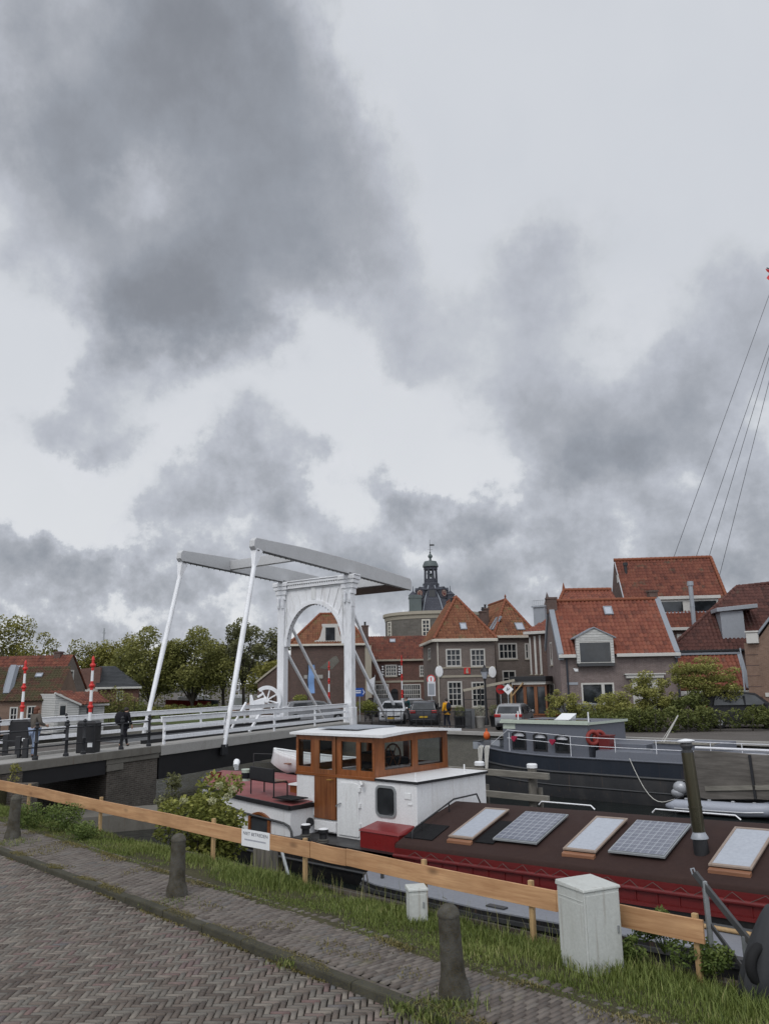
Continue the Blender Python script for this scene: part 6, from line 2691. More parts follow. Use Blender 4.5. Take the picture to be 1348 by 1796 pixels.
# ---- traffic barriers
def barrier(label, base, h, boxw, boxh, group='red and white traffic barriers raised', box=True):
    t = thing('traffic_barrier', label, 'barrier', tuple(base), rnd.uniform(-.1, .1), group)
    if box:
        mb = MB()
        mb.box(-boxw / 2, boxw / 2, -.28, .28, 0, boxh)
        bx = obj('cabinet', mb, M['black'], t, bevel=.03)
        mb = MB()
        mb.hexa([(-boxw / 2 - .03, -.31, boxh), (boxw / 2 + .03, -.31, boxh), (boxw / 2 + .03, .31, boxh), (-boxw / 2 - .03, .31, boxh), (-boxw / 2 + .08, -.2, boxh + .09), (boxw / 2 - .08, -.2, boxh + .09), (boxw / 2 - .08, .2, boxh + .09), (-boxw / 2 + .08, .2, boxh + .09)])
        obj('cabinet_lid', mb, M['black'], bx, bevel=.01)
        mb = MB()
        mb.box(boxw * .12, boxw * .38, -.285, -.281, boxh * .2, boxh * .36)
        obj('plate', mb, M['sign'], bx)
    z0 = boxh if box else 0
    L = h - z0
    segs = [(0, .17, 0), (.17, .34, 1), (.34, .52, 0), (.52, .66, 1), (.66, .83, 0), (.83, 1.0, 1)]
    k = 1
    for a, b_, red in segs:
        mb = MB()
        r0, r1_ = .066 * (1 - .35 * a), .066 * (1 - .35 * b_)
        pts = [(0, 0, z0 + L * a), (0, 0, z0 + L * b_)]
        mb.tube(pts, [r0 * 1.12 if red else r0, r1_ * 1.1 if red else r1_], 10)
        if red:
            m_ = z0 + L * (a + b_) / 2
            mb.tube([(0, 0, m_ - .07), (0, 0, m_ - .02), (0, 0, m_ + .02), (0, 0, m_ + .07)], [.07, .105, .105, .07], 10)
            if b_ == 1.0:
                mb.tube([(0, 0, z0 + L), (0, 0, z0 + L + .08), (0, 0, z0 + L + .16)], [.06, .05, .01], 10)
        obj('red_band' if red else 'boom', mb, M['redsig'] if red else M['sign'], t, smooth=45)
    return t


p = PZ(165, 1316, ZD); p = BP(b_at(166, 1300, -.05)[0], .33, ZD + .02)
barrier('raised red and white barrier pole on the black cabinet at the near bridge railing', p, 3.35, .70, 1.05)
p2 = BP(b_at(36, 1275, CW - .2)[0], CW - .25, ZD + .02)
barrier('raised red and white barrier pole at the far left, behind the person in taupe', p2, 3.35, .8, 1.0)
p3 = PY(577, 1262, 63); barrier('raised red and white barrier pole seen under the bridge arch', (p3.x, 63, ZF), 4.3, .7, 1.0)
p4 = PY(706, 1262, 61); barrier('raised red and white barrier pole in front of the low tiled building', (p4.x, 61, ZF), 4.6, .7, 1.0)
# ================================================================== building kit
UP = Vector((0, 0, 1))


def tiles(mb, poly, u, tw=.235, th=.32, seed=0, amp=.042, flat=False):
    """courses of pantiles on a planar convex polygon; u points along the eave"""
    rg = random.Random(seed)
    P0 = Vector(poly[0])
    u = Vector(u).normalized()
    nrm = None
    pts = [Vector(p) for p in poly]
    for i in range(len(pts)):
        c = (pts[(i + 1) % len(pts)] - pts[i]).cross(pts[(i + 2) % len(pts)] - pts[(i + 1) % len(pts)])
        if c.length > 1e-4:
            nrm = c.normalized()
            break
    if nrm.z < 0: nrm = -nrm
    v = nrm.cross(u)
    if v.z < 0: v = -v
    ab = [((p - P0).dot(u), (p - P0).dot(v)) for p in pts]
    b0, b1 = min(q[1] for q in ab), max(q[1] for q in ab)
    off = rg.uniform(0, tw)
    nr = max(1, int(round((b1 - b0) / th)))
    th = (b1 - b0) / nr

    def ext(b):
        xs = []
        for i in range(len(ab)):
            (a0, c0), (a1, c1) = ab[i], ab[(i + 1) % len(ab)]
            if (c0 - b) * (c1 - b) <= 0 and abs(c0 - c1) > 1e-6: xs.append(a0 + (a1 - a0) * (b - c0) / (c1 - c0))
        return (min(xs), max(xs)) if xs else None

    def H(a):
        if flat: return 0
        t = ((a + off) / tw) % 1.0
        return amp * (math.cos(2 * PI * t) * .8 + .35 * math.sin(4 * PI * t))

    for r in range(nr):
        b = b0 + r * th
        e = ext(b + th * .5)
        if not e: continue
        a0, a1 = e
        sub = 1 if flat else 4
        st = tw / sub
        k0 = math.floor((a0 + off) / st)
        xs = [a0]
        k = k0 + 1
        while k * st - off < a1 - .01:
            if k * st - off > a0 + .01: xs.append(k * st - off)
            k += 1
        xs.append(a1)
        base = len(mb.v)
        for a in xs:
            h = H(a)
            p = P0 + u * a + v * b
            q = P0 + u * a + v * (b + th * 1.04)
            mb.v += [tuple(p + nrm * .0), tuple(p + nrm * (.048 + h)), tuple(q + nrm * (.026 + h))]
        tone = {}
        for i in range(len(xs) - 1):
            ti = int(math.floor(((xs[i] + xs[i + 1]) / 2 + off) / tw))
            if ti not in tone:
                w = P0 + u * xs[i] + v * b
                tone[ti] = min(1, max(0, rg.gauss(.5, .2) + .3 * mnoise.noise(w * .7)))
            i0, i1 = base + i * 3, base + (i + 1) * 3
            mb.f += [(i0, i1, i1 + 1, i0 + 1), (i0 + 1, i1 + 1, i1 + 2, i0 + 2)]
            mb.a += [tone[ti] * .5, tone[ti]]
    return mb


def ridge(mb, p, q, r=.11, step=.36, seed=0):
    rg = random.Random(seed)
    p, q = Vector(p), Vector(q)
    n = max(1, int((q - p).length / step))
    d = (q - p) / n
    for i in range(n):
        a = p + d * i - d * .04
        b = p + d * (i + 1)
        mb.tube([a, b], [r * 1.12, r * .95], 8, True, rg.random())
    return mb


def pmap(o, ux, nv):
    o, ux, nv = Vector(o), Vector(ux).normalized(), Vector(nv).normalized()
    return lambda x, z, d=0.0: o + ux * x + UP * z + nv * d


def pbox(mb, Pm, x0, x1, z0, z1, d0, d1, var=.5):
    return mb.hexa([Pm(x0, z0, d0), Pm(x1, z0, d0), Pm(x1, z0, d1), Pm(x0, z0, d1), Pm(x0, z1, d0), Pm(x1, z1, d0), Pm(x1, z1, d1), Pm(x0, z1, d1)], var)


def window(root, Pm, x0, x1, z0, z1, nx=2, nz=2, fw=.07, mw=.035, mat='winwhite', glass='glass', sill=True, depth=.10, curtain=0, name='window', zsplit=None):
    mb = MB()
    d0, d1 = -depth + .01, .015
    pbox(mb, Pm, x0, x0 + fw, z0, z1, d0, d1)
    pbox(mb, Pm, x1 - fw, x1, z0, z1, d0, d1)
    pbox(mb, Pm, x0 + fw, x1 - fw, z1 - fw, z1, d0, d1)
    pbox(mb, Pm, x0 + fw, x1 - fw, z0, z0 + fw, d0, d1)
    xs = [x0 + fw + (x1 - x0 - 2 * fw) * i / nx for i in range(nx + 1)]
    zs = [z0 + fw + (z1 - z0 - 2 * fw) * i / nz for i in range(nz + 1)]
    if zsplit: zs = [zs[0], z0 + fw + (z1 - z0 - 2 * fw) * zsplit, zs[-1]]
    for x in xs[1:-1]: pbox(mb, Pm, x - mw / 2, x + mw / 2, z0 + fw, z1 - fw, d0 + .015, -.025)
    for z in zs[1:-1]: pbox(mb, Pm, x0 + fw, x1 - fw, z - mw / 2, z + mw / 2, d0 + .018, -.022)
    w = obj(name, mb, M[mat], root)
    mb = MB()
    mb.quad(Pm(x0 + fw * .5, z0 + fw * .5, -depth + .03), Pm(x1 - fw * .5, z0 + fw * .5, -depth + .03), Pm(x1 - fw * .5, z1 - fw * .5, -depth + .03), Pm(x0 + fw * .5, z1 - fw * .5, -depth + .03))
    obj('pane', mb, M[glass], w)
    if curtain:
        mb = MB()
        zc = z0 + fw + (z1 - z0 - 2 * fw) * (1 - curtain)
        mb.quad(Pm(x0 + fw, zc, -depth + .034), Pm(x1 - fw, zc, -depth + .034), Pm(x1 - fw, z1 - fw, -depth + .034), Pm(x0 + fw, z1 - fw, -depth + .034))
        obj('curtain', mb, M['flagwhite'], w)
    if sill:
        mb = MB()
        pbox(mb, Pm, x0 - .05, x1 + .05, z0 - .08, z0 - .003, -.06, .07)
        obj('sill', mb, M['stone_band'], w)
    return w


def pxrect(fr, ua, va, ub, vb, y=0.0):
    a, b = fr.y_(ua, va, y), fr.y_(ub, vb, y)
    return min(a.x, b.x), max(a.x, b.x), min(a.z, b.z), max(a.z, b.z)


def pxrect_x(fr, ua, va, ub, vb, x=0.0):
    a, b = fr.x_(ua, va, x), fr.x_(ub, vb, x)
    return min(a.y, b.y), max(a.y, b.y), min(a.z, b.z), max(a.z, b.z)


def house(name, label, fr, cat='house', group=None):
    return thing(name, label, cat, (fr.x, fr.y, fr.z), fr.rz, group)


FRONT = pmap((0, 0, 0), (1, 0, 0), (0, -1, 0))


def body(root, W, D, H, mat, front_holes=(), left_holes=(), right_holes=(), back=True, z0=-.4, gable=None):
    """four walls; front y=0, left x=0, right x=W. gable: (side, apex z, apex y) closes the gable ends"""
    mb = MB()
    wall(mb, (0, 0, 0), (1, 0, 0), (0, -1, 0), 0, W, z0, H, front_holes, .12)
    wall(mb, (0, 0, 0), (0, 1, 0), (-1, 0, 0), 0, D, z0, H, left_holes, .12)
    wall(mb, (W, 0, 0), (0, 1, 0), (1, 0, 0), 0, D, z0, H, right_holes, .12)
    mb.quad((W, D, z0), (0, D, z0), (0, D, H), (W, D, H))
    if gable:
        az, ay = gable
        for x in (0, W): mb.poly([(x, 0, H), (x, ay, az), (x, D, H)])
    return obj('wall', mb, M[mat], root)


def chimney(root, x, y, z0, z1, w=.5, d=.45, mat='br_dark', pot=True):
    mb = MB()
    mb.box(x - w / 2, x + w / 2, y - d / 2, y + d / 2, z0, z1 - .12)
    mb.box(x - w / 2 - .05, x + w / 2 + .05, y - d / 2 - .05, y + d / 2 + .05, z1 - .12, z1)
    c = obj('chimney', mb, M[mat], root)
    if pot:
        mb = MB()
        mb.lathe([(.10, z1), (.09, z1 + .28), (.12, z1 + .30), (.12, z1 + .34)], 10, (x, y, 0))
        obj('chimney_pot', mb, M['blackiron'], c, smooth=40)
    return c


def skylight(root, p, u, v, w, h, mat='glass_sky', up=.09):
    """roof window: p lower left corner on the slope, u along, v up the slope"""
    p, u, v = Vector(p), Vector(u).normalized(), Vector(v).normalized()
    n = u.cross(v).normalized()
    mb = MB()
    q = lambda a, b, c: p + u * a + v * b + n * c
    for a0, a1, b0, b1 in ((0, .07, 0, h), (w - .07, w, 0, h), (.07, w - .07, 0, .07), (.07, w - .07, h - .07, h)):
        mb.hexa([q(a0, b0, 0), q(a1, b0, 0), q(a1, b1, 0), q(a0, b1, 0), q(a0, b0, up + .04), q(a1, b0, up + .04), q(a1, b1, up + .04), q(a0, b1, up + .04)])
    f = obj('skylight', mb, M['lead'], root)
    mb = MB()
    mb.quad(q(.06, .06, up + .02), q(w - .06, .06, up + .02), q(w - .06, h - .06, up + .02), q(.06, h - .06, up + .02))
    obj('pane', mb, M[mat], f)


def gutter(root, a, b, mat='winwhite', w=.16, h=.16):
    mb = MB()
    mb.beam(a, b, w, h)
    obj('gutter', mb, M[mat], root, bevel=.02)


# ------------------------------------------------------------------ house with the pyramid roof in the middle
fr, W = Fr2((764, 1122, 60), (866, 1123, 60.3), ZF)
h = house('brick_house', 'tall brown brick house with steep orange hipped roof and four white sash windows', fr)
H, D = 5.75, 8.6
ws = [(pxrect(fr, 781, 1138, 809, 1169), 3, 3), (pxrect(fr, 824, 1138, 851, 1169), 3, 3), (pxrect(fr, 784, 1195, 811, 1239), 3, 4), (pxrect(fr, 826, 1196, 852, 1240), 3, 4)]
lw = [pxrect_x(fr, 750, 1138, 755, 1156)]
body(h, W, D, H, 'br_grey', [w[0] for w in ws], lw)
for (x0, x1, z0, z1), nx, nz in ws: window(h, FRONT, x0, x1, z0, z1, nx, nz, .10, .05)
LEFT = pmap((0, 0, 0), (0, 1, 0), (-1, 0, 0))
window(h, LEFT, *lw[0], 2, 3)
apx = fr.y_(808, 1048, 3.5)
ov = .18
ax_, az_ = W * .5, apx.z
yr = 3.6
mb = MB()
tiles(mb, [(-ov, -ov, H + .05), (W + ov, -ov, H + .05), (ax_, yr, az_)], (1, 0, 0), seed=1)
tiles(mb, [(-ov, -ov, H + .05), (ax_, yr, az_), (ax_, D, az_), (-ov, D, H + .05)], (0, 1, 0), seed=2)
tiles(mb, [(W + ov, -ov, H + .05), (W + ov, D, H + .05), (ax_, D, az_), (ax_, yr, az_)], (0, 1, 0), seed=3)
rf = obj('roof', mb, M['tile_old'], h, smooth=40)
mb = MB()
ridge(mb, (-ov, -ov, H + .12), (ax_, yr, az_ + .08)); ridge(mb, (W + ov, -ov, H + .12), (ax_, yr, az_ + .08)); ridge(mb, (ax_, yr, az_ + .08), (ax_, D, az_ + .08))
obj('ridge_tiles', mb, M['terracotta_flat'], rf, smooth=50)
mb = MB(); mb.poly([(0, D, H), (W, D, H), (ax_, D, az_)]); obj('back_gable', mb, M['br_grey'], h)
gutter(h, (-ov - .05, -ov - .04, H), (W + ov + .05, -ov - .04, H), 'cream', .2, .22)
gutter(h, (-ov - .04, -ov, H), (-ov - .04, D, H), 'cream', .2, .2)
for va, th in ((1171, .10), (1186, .16)):
    z = fr.y_(815, va, 0).z
    mb = MB(); mb.box(.0, W, -.05, -.002, z - th / 2, z + th / 2)
    obj('string_course', mb, M['stone_band'], h)
for u, v in ((770, 1178), (863, 1179)):
    p = fr.y_(u, v, -.06)
    mb = MB(); mb.lathe([(.02, -.13), (.26, -.11), (.30, -.03), (.30, 0)], 18, (p.x, -.003, p.z), axis='y')
    mb.v = [(x, y, p.z + (z - p.z) * 1.45) for x, y, z in mb.v]
    obj('oval_plaque', mb, M['sign'], h, smooth=40)
x0, x1, z0, z1 = pxrect(fr, 813, 1171, 824, 1182)
mb = MB(); mb.box(x0, x1, -.06, -.002, z0, z1)
pq = obj('wall_plaque', mb, M['redsig'], h)
mb = MB(); cxp = (x0 + x1) / 2
mb.prism([(cxp - .10, z0 + .05), (cxp + .12, z0 + .05), (cxp + .05, z0 + .28), (cxp + .10, z1 - .06), (cxp - .04, z1 - .05), (cxp - .08, z0 + .25)], -.085, -.061, 'y')
obj('plaque_figure', mb, M['stone_band'], pq)
v1 = Vector((ax_ + ov, yr + ov, az_ - H)); sl = Vector((0, yr + ov, az_ - H - .05)).normalized()
x0, x1, z0, z1 = pxrect(fr, 805, 1093, 815, 1106, 1.1)
yy = (z0 - H - .05) / (az_ - H - .05) * (yr + ov) - ov
skylight(h, (x0, yy, z0), (1, 0, 0), sl, max(.5, x1 - x0), .75)
p = fr.y_(792, 1060, 4.6)
mb = MB(); mb.lathe([(.10, p.z - 1.5), (.10, p.z + .25), (.14, p.z + .25), (.14, p.z + .5)], 10, (p.x, 4.6, 0)); obj('flue', mb, M['blackiron'], h, smooth=40)
x = fr.y_(764, 1122, 0).x
mb = MB(); mb.tube([(.10, -.07, H - .1), (.10, -.07, 0)], .045, 6); obj('drainpipe', mb, M['cream'], h)

# ------------------------------------------------------------------ its right neighbour
fr, W = Fr2((868, 1118, 66), (938, 1118, 66.5), ZF)
h = house('brick_house', 'narrow brick house with hipped orange roof, double white window and slanting roof windows', fr)
H, D = fr.y_(900, 1117, 0).z, 9
ws = [(pxrect(fr, 873, 1128, 907, 1156), 4, 2), (pxrect(fr, 919, 1128, 928, 1156), 1, 2), (pxrect(fr, 880, 1176, 905, 1203), 2, 2)]
body(h, W, D, H, 'br_grey', [w[0] for w in ws])
for (x0, x1, z0, z1), nx, nz in ws: window(h, FRONT, x0, x1, z0, z1, nx, nz, .11, .06)
ap_ = fr.y_(902, 1053, 3.6)
ax_, az_, yr = min(W * .62, max(W * .3, ap_.x)), ap_.z, 3.6
mb = MB()
tiles(mb, [(-ov, -ov, H + .05), (W + ov, -ov, H + .05), (ax_, yr, az_)], (1, 0, 0), seed=4)
tiles(mb, [(-ov, -ov, H + .05), (ax_, yr, az_), (ax_, D, az_), (-ov, D, H + .05)], (0, 1, 0), seed=5)
tiles(mb, [(W + ov, -ov, H + .05), (W + ov, D, H + .05), (ax_, D, az_), (ax_, yr, az_)], (0, 1, 0), seed=6)
rf = obj('roof', mb, M['tile_old'], h, smooth=40)
mb = MB()
ridge(mb, (-ov, -ov, H + .12), (ax_, yr, az_ + .08)); ridge(mb, (W + ov, -ov, H + .12), (ax_, yr, az_ + .08)); ridge(mb, (ax_, yr, az_ + .08), (ax_, D, az_ + .08))
mb.lathe([(.1, az_), (.06, az_ + .3), (.1, az_ + .35), (.01, az_ + .55)], 8, (ax_, yr, 0))
obj('ridge_tiles', mb, M['terracotta_flat'], rf, smooth=50)
gutter(h, (-ov, -ov - .04, H), (W + ov, -ov - .04, H), 'cream', .2, .2)
sl = Vector((0, yr + ov, az_ - H - .05)).normalized()
x0, x1, z0, z1 = pxrect(fr, 901, 1090, 916, 1107, 1.0)
yy = (z0 - H - .05) / (az_ - H - .05) * (yr + ov) - ov
skylight(h, (x0, yy, z0), (1, 0, 0), sl, x1 - x0, .95)
sv = Vector((ax_ + ov, 0, az_ - H - .05)).normalized()
for y in (.9, 1.9): skylight(h, Vector((-ov, y + .7, H + .05)) + sv * .7, (0, -1, 0), sv, .55, 1.35)
chimney(h, -.25, 2.6, H - .5, fr.y_(846, 1072, 2.6).z, .55, .5)
chimney(h, .5, 4.5, H, fr.y_(862, 1067, 4.5).z, .5, .5)

# ------------------------------------------------------------------ round gate tower with slate spire behind
TY = 102
c0 = PY(757, 1080, TY)
rL = PY(674, 1080, TY)
TRr = (c0.x - rL.x) * .985
tw_ = thing('gate_tower', 'massive round old stone gate tower with slate roof, clock dormers and open lantern spire', 'tower', (c0.x, TY, ZF))
def tz(v): return PY(757, v, TY).z - ZF
def tz2(v, dy): return PY(757, v, TY + dy).z - ZF
zc0 = tz2(1083, -TRr)
zc1 = tz2(1071, -TRr)
mb = MB(); mb.lathe([(TRr, -.5), (TRr, zc0)], 40)
obj('drum', mb, M['br_tower'], tw_, smooth=40)
mb = MB(); mb.lathe([(TRr + .05, zc0 - .05), (TRr + .12, zc0 + .35), (TRr + .3, zc0 + .45), (TRr + .3, zc1), (TRr - .3, zc1 + .05)], 40)
obj('cornice', mb, M['stone_band'], tw_, smooth=30)
for u in (684, 746):
    p = PY(u, 1100, TY - TRr * .8)
    dx = p.x - c0.x
    a = math.asin(max(-1, min(1, dx / TRr)))
    Pm = pmap((math.sin(a) * (TRr + .02), -math.cos(a) * (TRr + .02), 0), (math.cos(a), math.sin(a), 0), (math.sin(a), -math.cos(a), 0))
    z1 = tz2(1086, -TRr); z0 = tz2(1116, -TRr)
    window(tw_, lambda x, z, d=0, Pm=Pm: Pm(x, z, d + .09), -.5, .5, z0, z1, 2, 4, .14, .08, 'cream')
zb_, zl = tz(1072), tz(1028)
mb = MB(); mb.lathe([(3.3, zb_ - .4), (2.35, zb_ + (zl - zb_) * .42), (1.35, zb_ + (zl - zb_) * .8), (1.0, zl)], 8)
mb.xf(Matrix.Rotation(R(22.5), 4, 'Z'))
obj('spire_roof', mb, M['slate'], tw_)
mb = MB()
for i in range(8):
    a = R(22.5 + 45 * i)
    c, s_ = math.cos(a), math.sin(a)
    mb.tube([(3.33 * c, 3.33 * s_, zb_ - .4), (2.38 * c, 2.38 * s_, zb_ + (zl - zb_) * .42), (1.38 * c, 1.38 * s_, zb_ + (zl - zb_) * .8), (1.02 * c, 1.02 * s_, zl)], .07, 5)
obj('roof_hips', mb, M['lead'], tw_, smooth=50)
for ang, clock in ((-90, False), (-45, True), (-135, True), (0, True), (180, False)):
    a = R(ang)
    Pm = pmap((math.cos(a) * (2.15 if clock else 2.0), math.sin(a) * (2.15 if clock else 2.0), 0), (-math.sin(a), math.cos(a), 0), (math.cos(a), math.sin(a), 0))
    z0, z1 = zb_ + (zl - zb_) * .48, zb_ + (zl - zb_) * .80
    mb = MB()
    pbox(mb, Pm, -.55, .55, z0, z1, -1.3, .0)
    mb.poly([Pm(-.62, z1, .04), Pm(.62, z1, .04), Pm(0, z1 + .42, .04)])
    mb.quad(Pm(-.62, z1, .05), Pm(0, z1 + .42, .05), Pm(0, z1 + .42, -1.3), Pm(-.62, z1, -1.3))
    mb.quad(Pm(.62, z1, .05), Pm(.62, z1, -1.3), Pm(0, z1 + .42, -1.3), Pm(0, z1 + .42, .05))
    d = obj('clock_dormer' if clock else 'dormer', mb, M['slate'], tw_)
    mb = MB()
    if clock:
        n = 16
        cz = (z0 + z1) / 2 + .1
        mb.poly([Pm(.46 * math.cos(2 * PI * i / n), cz + .46 * math.sin(2 * PI * i / n), .02) for i in range(n)])
        fc = obj('clock_face', mb, M['redhull'], d)
        mb = MB()
        for i in range(n):
            a0, a1 = 2 * PI * i / n, 2 * PI * (i + 1) / n
            mb.quad(*[Pm(r_ * math.cos(t), cz + r_ * math.sin(t), .035) for r_, t in ((.30, a0), (.38, a0), (.38, a1), (.30, a1))])
        pbox(mb, Pm, -.025, .025, cz, cz + .32, .03, .05)
        pbox(mb, Pm, 0, .24, cz - .025, cz + .025, .03, .05)
        obj('clock_ring', mb, M['stone_band'], fc)
    else:
        pbox(mb, Pm, -.36, .36, z0 + .1, z1 - .08, .0, .02)
        obj('louvre', mb, M['darksteel'], d)
p = PY(728, 1062, TY - 3)
mb = MB(); mb.box(p.x - c0.x - .75, p.x - c0.x + .75, -3.4, -2.0, zc1 - .1, tz2(1049, -3)); mb.prism([(p.x - c0.x - .85, tz2(1049, -3)), (p.x - c0.x + .85, tz2(1049, -3)), (p.x - c0.x + .75, tz2(1046, -3) + .2), (p.x - c0.x - .75, tz2(1046, -3) + .2)], -3.45, -1.95, 'y')
obj('roof_house', mb, M['copper'], tw_)
# lantern
zd0, zd1 = tz(1026), tz(995)
mb = MB(); mb.lathe([(1.05, zl - .05), (1.05, zd0 + .15), (.85, zd0 + .25)], 8); obj('lantern_base', mb, M['slate'], tw_)
mb = MB()
for i in range(8):
    a = R(22.5 + 45 * i)
    mb.tube([(.80 * math.cos(a), .80 * math.sin(a), zd0 + .1), (.74 * math.cos(a), .74 * math.sin(a), zd1)], .13, 6)
mb.lathe([(.88, zd1 - .35), (.88, zd1 - .05), (1.0, zd1), (1.0, zd1 + .08)], 8)
mb.lathe([(.86, zd0 + .25), (.86, zd0 + .75)], 8, caps=False)
obj('lantern', mb, M['slate'], tw_)
mb = MB()
for i in range(5): mb.lathe([(.05, 0), (.14, -.06), (.2, -.26), (.24, -.34)], 10, (rnd.uniform(-.35, .35), rnd.uniform(-.3, .3), zd1 - .35 - .2 * i))
obj('carillon_bells', mb, M['copper'], tw_, smooth=40)
zo = tz(983)
mb = MB(); mb.lathe([(1.02, zd1 + .05), (.98, zd1 + .3), (.78, zd1 + .75), (.38, zo - .05), (.16, zo), (.13, zo + .25), (.30, zo + .45), (.30, zo + .62), (.10, zo + .85), (.06, zo + 1.1)], 16)
obj('lantern_dome', mb, M['copper'], tw_, smooth=50)
zt = tz(946)
mb = MB(); mb.tube([(0, 0, zo + 1.0), (0, 0, zt)], [.05, .02], 6); mb.beam((-.05, 0, tz(956)), (.55, 0, tz(956)), .02, .22); mb.beam((-.35, 0, tz(964)), (.35, 0, tz(964)), .03, .03)
mb.sphere((0, 0, tz(969)), .10)
obj('weather_vane', mb, M['darksteel'], tw_)
for sx in (-1, 1):
    mb = MB(); mb.lathe([(.55, zb_ + 1.2), (.5, zb_ + 1.9), (.62, zb_ + 1.95), (.05, zb_ + 2.5), (.03, zb_ + 3.1)], 8, (sx * 2.35, -.9, 0)); obj('turret', mb, M['slate'], tw_)

# ------------------------------------------------------------------ house seen through the arch
fr, W = Fr2((510, 1132, 72), (640, 1128, 72.5), ZF)
h = house('brick_house', 'dark brick house with orange hipped roof and curly white dormer, seen through the bridge arch', fr)
H, D = fr.y_(575, 1131, 0).z, 8.5
x0, x1, z0, z1 = pxrect(fr, 541, 1176, 554, 1187)
wn = (x0, x1, z0, z1)
body(h, W, D, H, 'br_dark', [wn])
window(h, FRONT, *wn, 2, 1, .08, .05)
yr = 4.0
rl, rr = fr.y_(561, 1078, yr), fr.y_(604, 1076, yr)
az_ = rl.z
mb = MB()
tiles(mb, [(-ov, -ov, H + .05), (W + ov, -ov, H + .05), (rr.x, yr, az_), (rl.x, yr, az_)], (1, 0, 0), seed=7)
tiles(mb, [(-ov, -ov, H + .05), (rl.x, yr, az_), (-ov, D, H + .05)], (0, 1, 0), seed=8)
tiles(mb, [(W + ov, -ov, H + .05), (W + ov, D, H + .05), (rr.x, yr, az_)], (0, 1, 0), seed=9)
tiles(mb, [(-ov, D, H + .05), (rl.x, yr, az_), (rr.x, yr, az_), (W + ov, D, H + .05)], (1, 0, 0), seed=9)
rf = obj('roof', mb, M['tile_old'], h, smooth=40)
mb = MB(); ridge(mb, (-ov, -ov, H + .12), (rl.x, yr, az_ + .08)); ridge(mb, (W + ov, -ov, H + .12), (rr.x, yr, az_ + .08)); ridge(mb, (rl.x, yr, az_ + .08), (rr.x, yr, az_ + .08))
obj('ridge_tiles', mb, M['terracotta_flat'], rf, smooth=50)
gutter(h, (-ov, -ov - .04, H), (W + ov, -ov - .04, H), 'cream', .2, .18)
x0, x1, z0, z1 = pxrect(fr, 570, 1100, 588, 1124, .3)
wd = x1 - x0
mb = MB()
side = [(x0 - .16, z0 - .15), (x0 - .95, z0 - .15), (x0 - .95, z0 + .02), (x0 - .6, z0 + .1), (x0 - .42, z0 + .45), (x0 - .30, z0 + .95), (x0 - .22, z1), (x0 - .30, z1 + .12), (x0 - .30, z1 + .28), (x1 + .30, z1 + .28), (x1 + .30, z1 + .12), (x1 + .22, z1), (x1 + .30, z0 + .95), (x1 + .42, z0 + .45), (x1 + .6, z0 + .1), (x1 + .95, z0 + .02), (x1 + .95, z0 - .15), (x1 + .16, z0 - .15)]
mb.prism([(a, b) for a, b in side], .1, .28, 'y')
mb.box(x0 - .15, x1 + .15, .281, 2.4, z0 - .1, z1 + .15)
dm = obj('dormer', mb, M['winwhite'], h)
window(dm, pmap((0, .1, 0), (1, 0, 0), (0, -1, 0)), x0, x1, z0, z1, 3, 4, .08, .04, depth=-.02, sill=False)
# scar of an old gable on the wall
a = fr.y_(588, 1150, 0); b = fr.y_(560, 1172, 0); c = fr.y_(632, 1182, 0)
mb = MB(); mb.prism([(b.x, b.z), (a.x - .2, a.z - .1), (a.x + .1, a.z), (a.x + .35, a.z - .5), (a.x - .3, b.z - .1)], -.02, -.003, 'y')
obj('plaster_scar', mb, M['wallstone'], h)
x0, x1, z0, z1 = pxrect(fr, 533, 1184, 566, 1190)
mb = MB(); mb.box(x0, x1, -.05, -.003, z0, z1); obj('plaster_band', mb, M['concrete_lt'], h)
x = fr.y_(645, 1150, -.05).x
mb = MB(); mb.box(W - .02, W + .55, -.12, .4, -.3, H - .1); obj('pale_pilaster', mb, M['stone_band'], h)
chimney(h, fr.y_(640, 1110, 3).x, 3.0, H, fr.y_(640, 1097, 3).z, .6, .5)
# low annex to the left
fr, W = Fr2((452, 1200, 75), (515, 1190, 74), ZF)
h = house('brick_shed', 'low brick shed with one sloping pale verge, left of the house behind the arch', fr, 'shed')
zl_, zr_ = fr.y_(456, 1196, 0).z, fr.y_(510, 1152, 0).z
mb = MB()
mb.prism([(0, -.4), (W, -.4), (W, zr_), (W * .9, zr_ + .1), (0, zl_)], 0, 5, 'y')
obj('wall', mb, M['br_dark'], h)
mb = MB(); mb.beam((-.15, -.03, zl_ - .05), (W * .9, -.03, zr_ + .12), .22, .16); obj('verge', mb, M['stone_band'], h)

